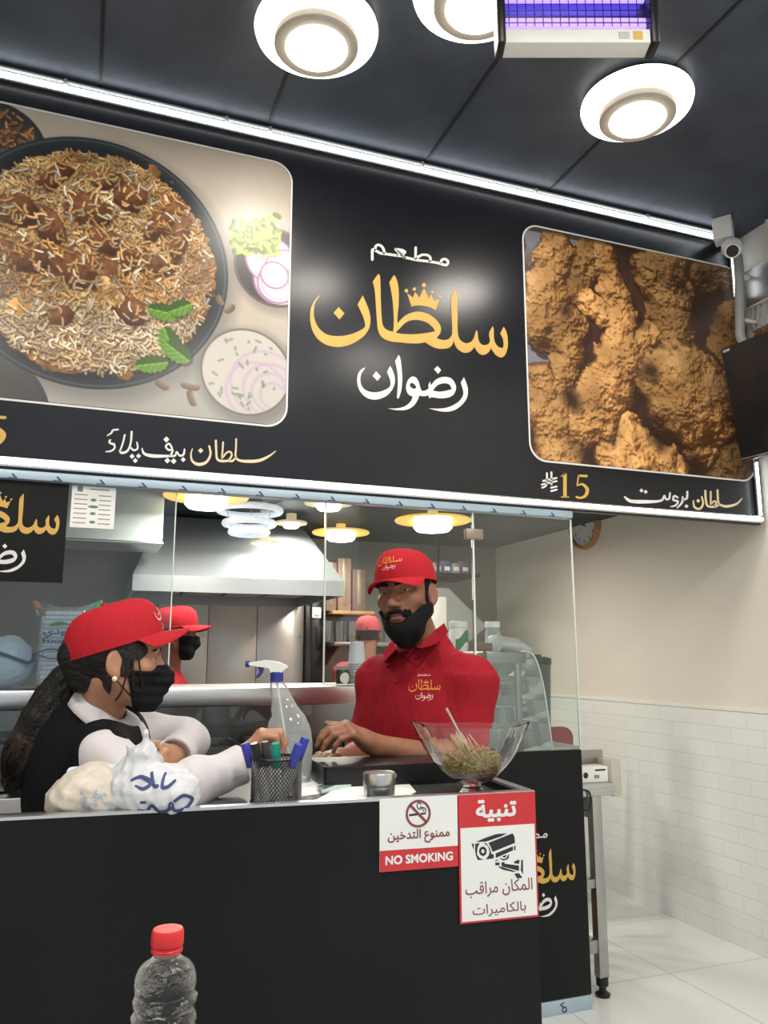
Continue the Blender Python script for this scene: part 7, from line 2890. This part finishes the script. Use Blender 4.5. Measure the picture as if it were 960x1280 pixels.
for w_, d_, r_ in ((wR, dR, .045), (wL, (wL - eL).normalized(), .046)):
    S = SDF()
    S.sleeve(w_ - d_ * .040, w_ + d_ * .012, r_, r_ + .003, .01)
    S.cone(w_ - d_ * .01, w_ + d_ * .05, r_ - .008, r_ - .006, .004, '-')
    np_mesh('cuff', S.mesh(.0032, None, wrinkle(40, .003, 60)), M['white_cloth'], wom)
collar_mesh(wom, M['white_cloth'], nkb + Vector((0, 0, .012)), Vector((0, 0, 1)) + wf * .45, wf, .060, .086, .026, .35, .03, 'shirt_collar', .020)
S = SDF()
S.cone(NV(sR) + NV(wl) * .004, NV(sL) - NV(wl) * .015, .068, .064, .03)
S.ell(NV(wch) - NV(wf) * .022 - [0, 0, .12], (.166, .112, .20), WR_, .05)
S.ell(NV(hipW) + [0, 0, .2], (.168, .125, .25), WR_, .05)
S.cone(NV(nkb) - [0, 0, .01], NV(nkb) + NV(wf) * .05 + [0, 0, .04], .066, .074, .006, '-')
S.sleeve(NV(sR) - NV(wl) * .040 + NV(wf) * .062 - [0, 0, .02], NV(sR) - NV(wl) * .2 + NV(wf) * .2 - [0, 0, .12], .078, .12, .006, '-')
vest = np_mesh('black_vest', S.mesh(.0045, lambda p: .80 - p[:, 2], wrinkle(33, .006, 26)), M['black_cloth'], wom, relax=2)
legs(wom, hipW - Vector((0, 0, .02)), wf, M['trousers'], M['shoe'], .075)


# ------------------------------------------------------------------ a kitchen worker and a figure built for a reflection, further back
def worker(px, py, t, fwd, sc, label, capm, shirtm, mask, tilt=.1, arms=(.15, .9)):
    F = Frame(P(px, py, t), fwd, (0, 0, 1), sc)
    f = Vector(fwd).normalized()
    l = Vector((0, 0, 1)).cross(f)
    c = Vector(F.o) - Vector((0, 0, .255 * sc)) - f * .03
    a, b = c + l * .17 * sc, c - l * .17 * sc
    hz = c.z * .66
    hip = Vector((c.x, c.y, hz))
    w = thing('person', label, 'person', (c.x, c.y, 0))
    S = SDF()
    head_sdf(S, F)
    S.cone(F.p(0, -.02, -.06), c + Vector((0, 0, .03)), .055 * sc, .06 * sc, .02)
    S.cone(a, b, .05 * sc, .05 * sc, .03)
    R_ = np.stack([NV(l), NV(f), np.array([0, 0, 1.])], 1)
    S.ell(NV(c) - [0, 0, .15], (.14 * sc, .085 * sc, .2 * sc), R_, .04)
    T = SDF()
    T.cone(a, b, .066 * sc, .066 * sc, .03)
    T.cone(c + Vector((0, 0, .015)), c, .075 * sc, .08 * sc, .04)
    T.ell(NV(c) - [0, 0, .13], (.175 * sc, .118 * sc, .21 * sc), R_, .05)
    T.ell(NV(hip) + [0, 0, .12], (.165 * sc, .12 * sc, .2 * sc), R_, .05)
    for s_, q_ in ((1, a), (-1, b)):
        el = q_ + l * .03 * s_ - Vector((0, 0, .26 * sc)) + f * .03
        wr = el + f * .20 * sc - l * .05 * s_ + Vector((0, 0, .03))
        S.cone(q_, el, .043 * sc, .038 * sc, .02)
        S.cone(el, wr, .038 * sc, .025 * sc, .02)
        hand_sdf(S, wr, f, Vector((0, 0, -1)), s_ * -1, (.4, .5, .4), sc)
        T.sleeve(q_, q_.lerp(el, .85), .064 * sc, .060 * sc, .03)
    np_mesh('body', S.mesh(.006), M['skin_man'], w)
    np_mesh('shirt', T.mesh(.007, None, wrinkle(int(px), .005, 26)), shirtm, w)
    S = SDF()
    head_sdf(S, F, .006, ears=False, detail=False)
    np_mesh('hair', S.mesh(.005, lambda p: (lambda h: np.maximum(np.maximum(h[:, 2] - .05, -.07 - h[:, 2]), h[:, 1] + .02))(F.inv(p))), M['hair'], w)
    if mask:
        S = SDF()
        head_sdf(S, F, .009, ears=False, detail=False)
        S.cone(F.p(0, .105, -.02), F.p(0, .105, -.05), .012, .02, .03)
        np_mesh('face_mask', S.mesh(.005, lambda p: (lambda h: np.maximum(np.maximum(h[:, 2] + .012, -.128 - h[:, 2]), .03 - h[:, 1]))(F.inv(p))), M['mask_black'], w)
    eyes(F, w)
    cap_parts(F, w, capm, tilt=tilt, size=1.05)
    legs(w, hip, f, M['trousers'], M['shoe'], .08)
    return w, F


worker(219, 792, 3.9, wf * .95 + toC * -.1, 1.0, 'kitchen worker in red cap and black mask, half hidden behind the masked woman', M['red_cap'], M['red_cloth'], True)
M['red_reflected'] = mat('reflected_red_twill', srgb(166, 62, 68), .8, noise=.06, nscale=80)
M['red_shirt_reflected'] = mat('reflected_red_cotton', srgb(150, 60, 62), .85, noise=.06, nscale=60)
w2_, F2 = worker(460, 793, 4.85, -toC, .86, 'figure standing for a reflection, seen from behind in pale red cap near the drinking glasses', M['red_reflected'], M['red_shirt_reflected'], False, .0)  # added figure stands in for a reflection behind the man
gap_ = MB()
gap_.grid(lambda u, v: F2.V(.030 * math.cos(math.pi * u) * v, -.1305 + .010 * v, .034 + .026 * math.sin(math.pi * u) * v), 20, 5)
gap_.build('cap_opening', M['hair'], w2_)
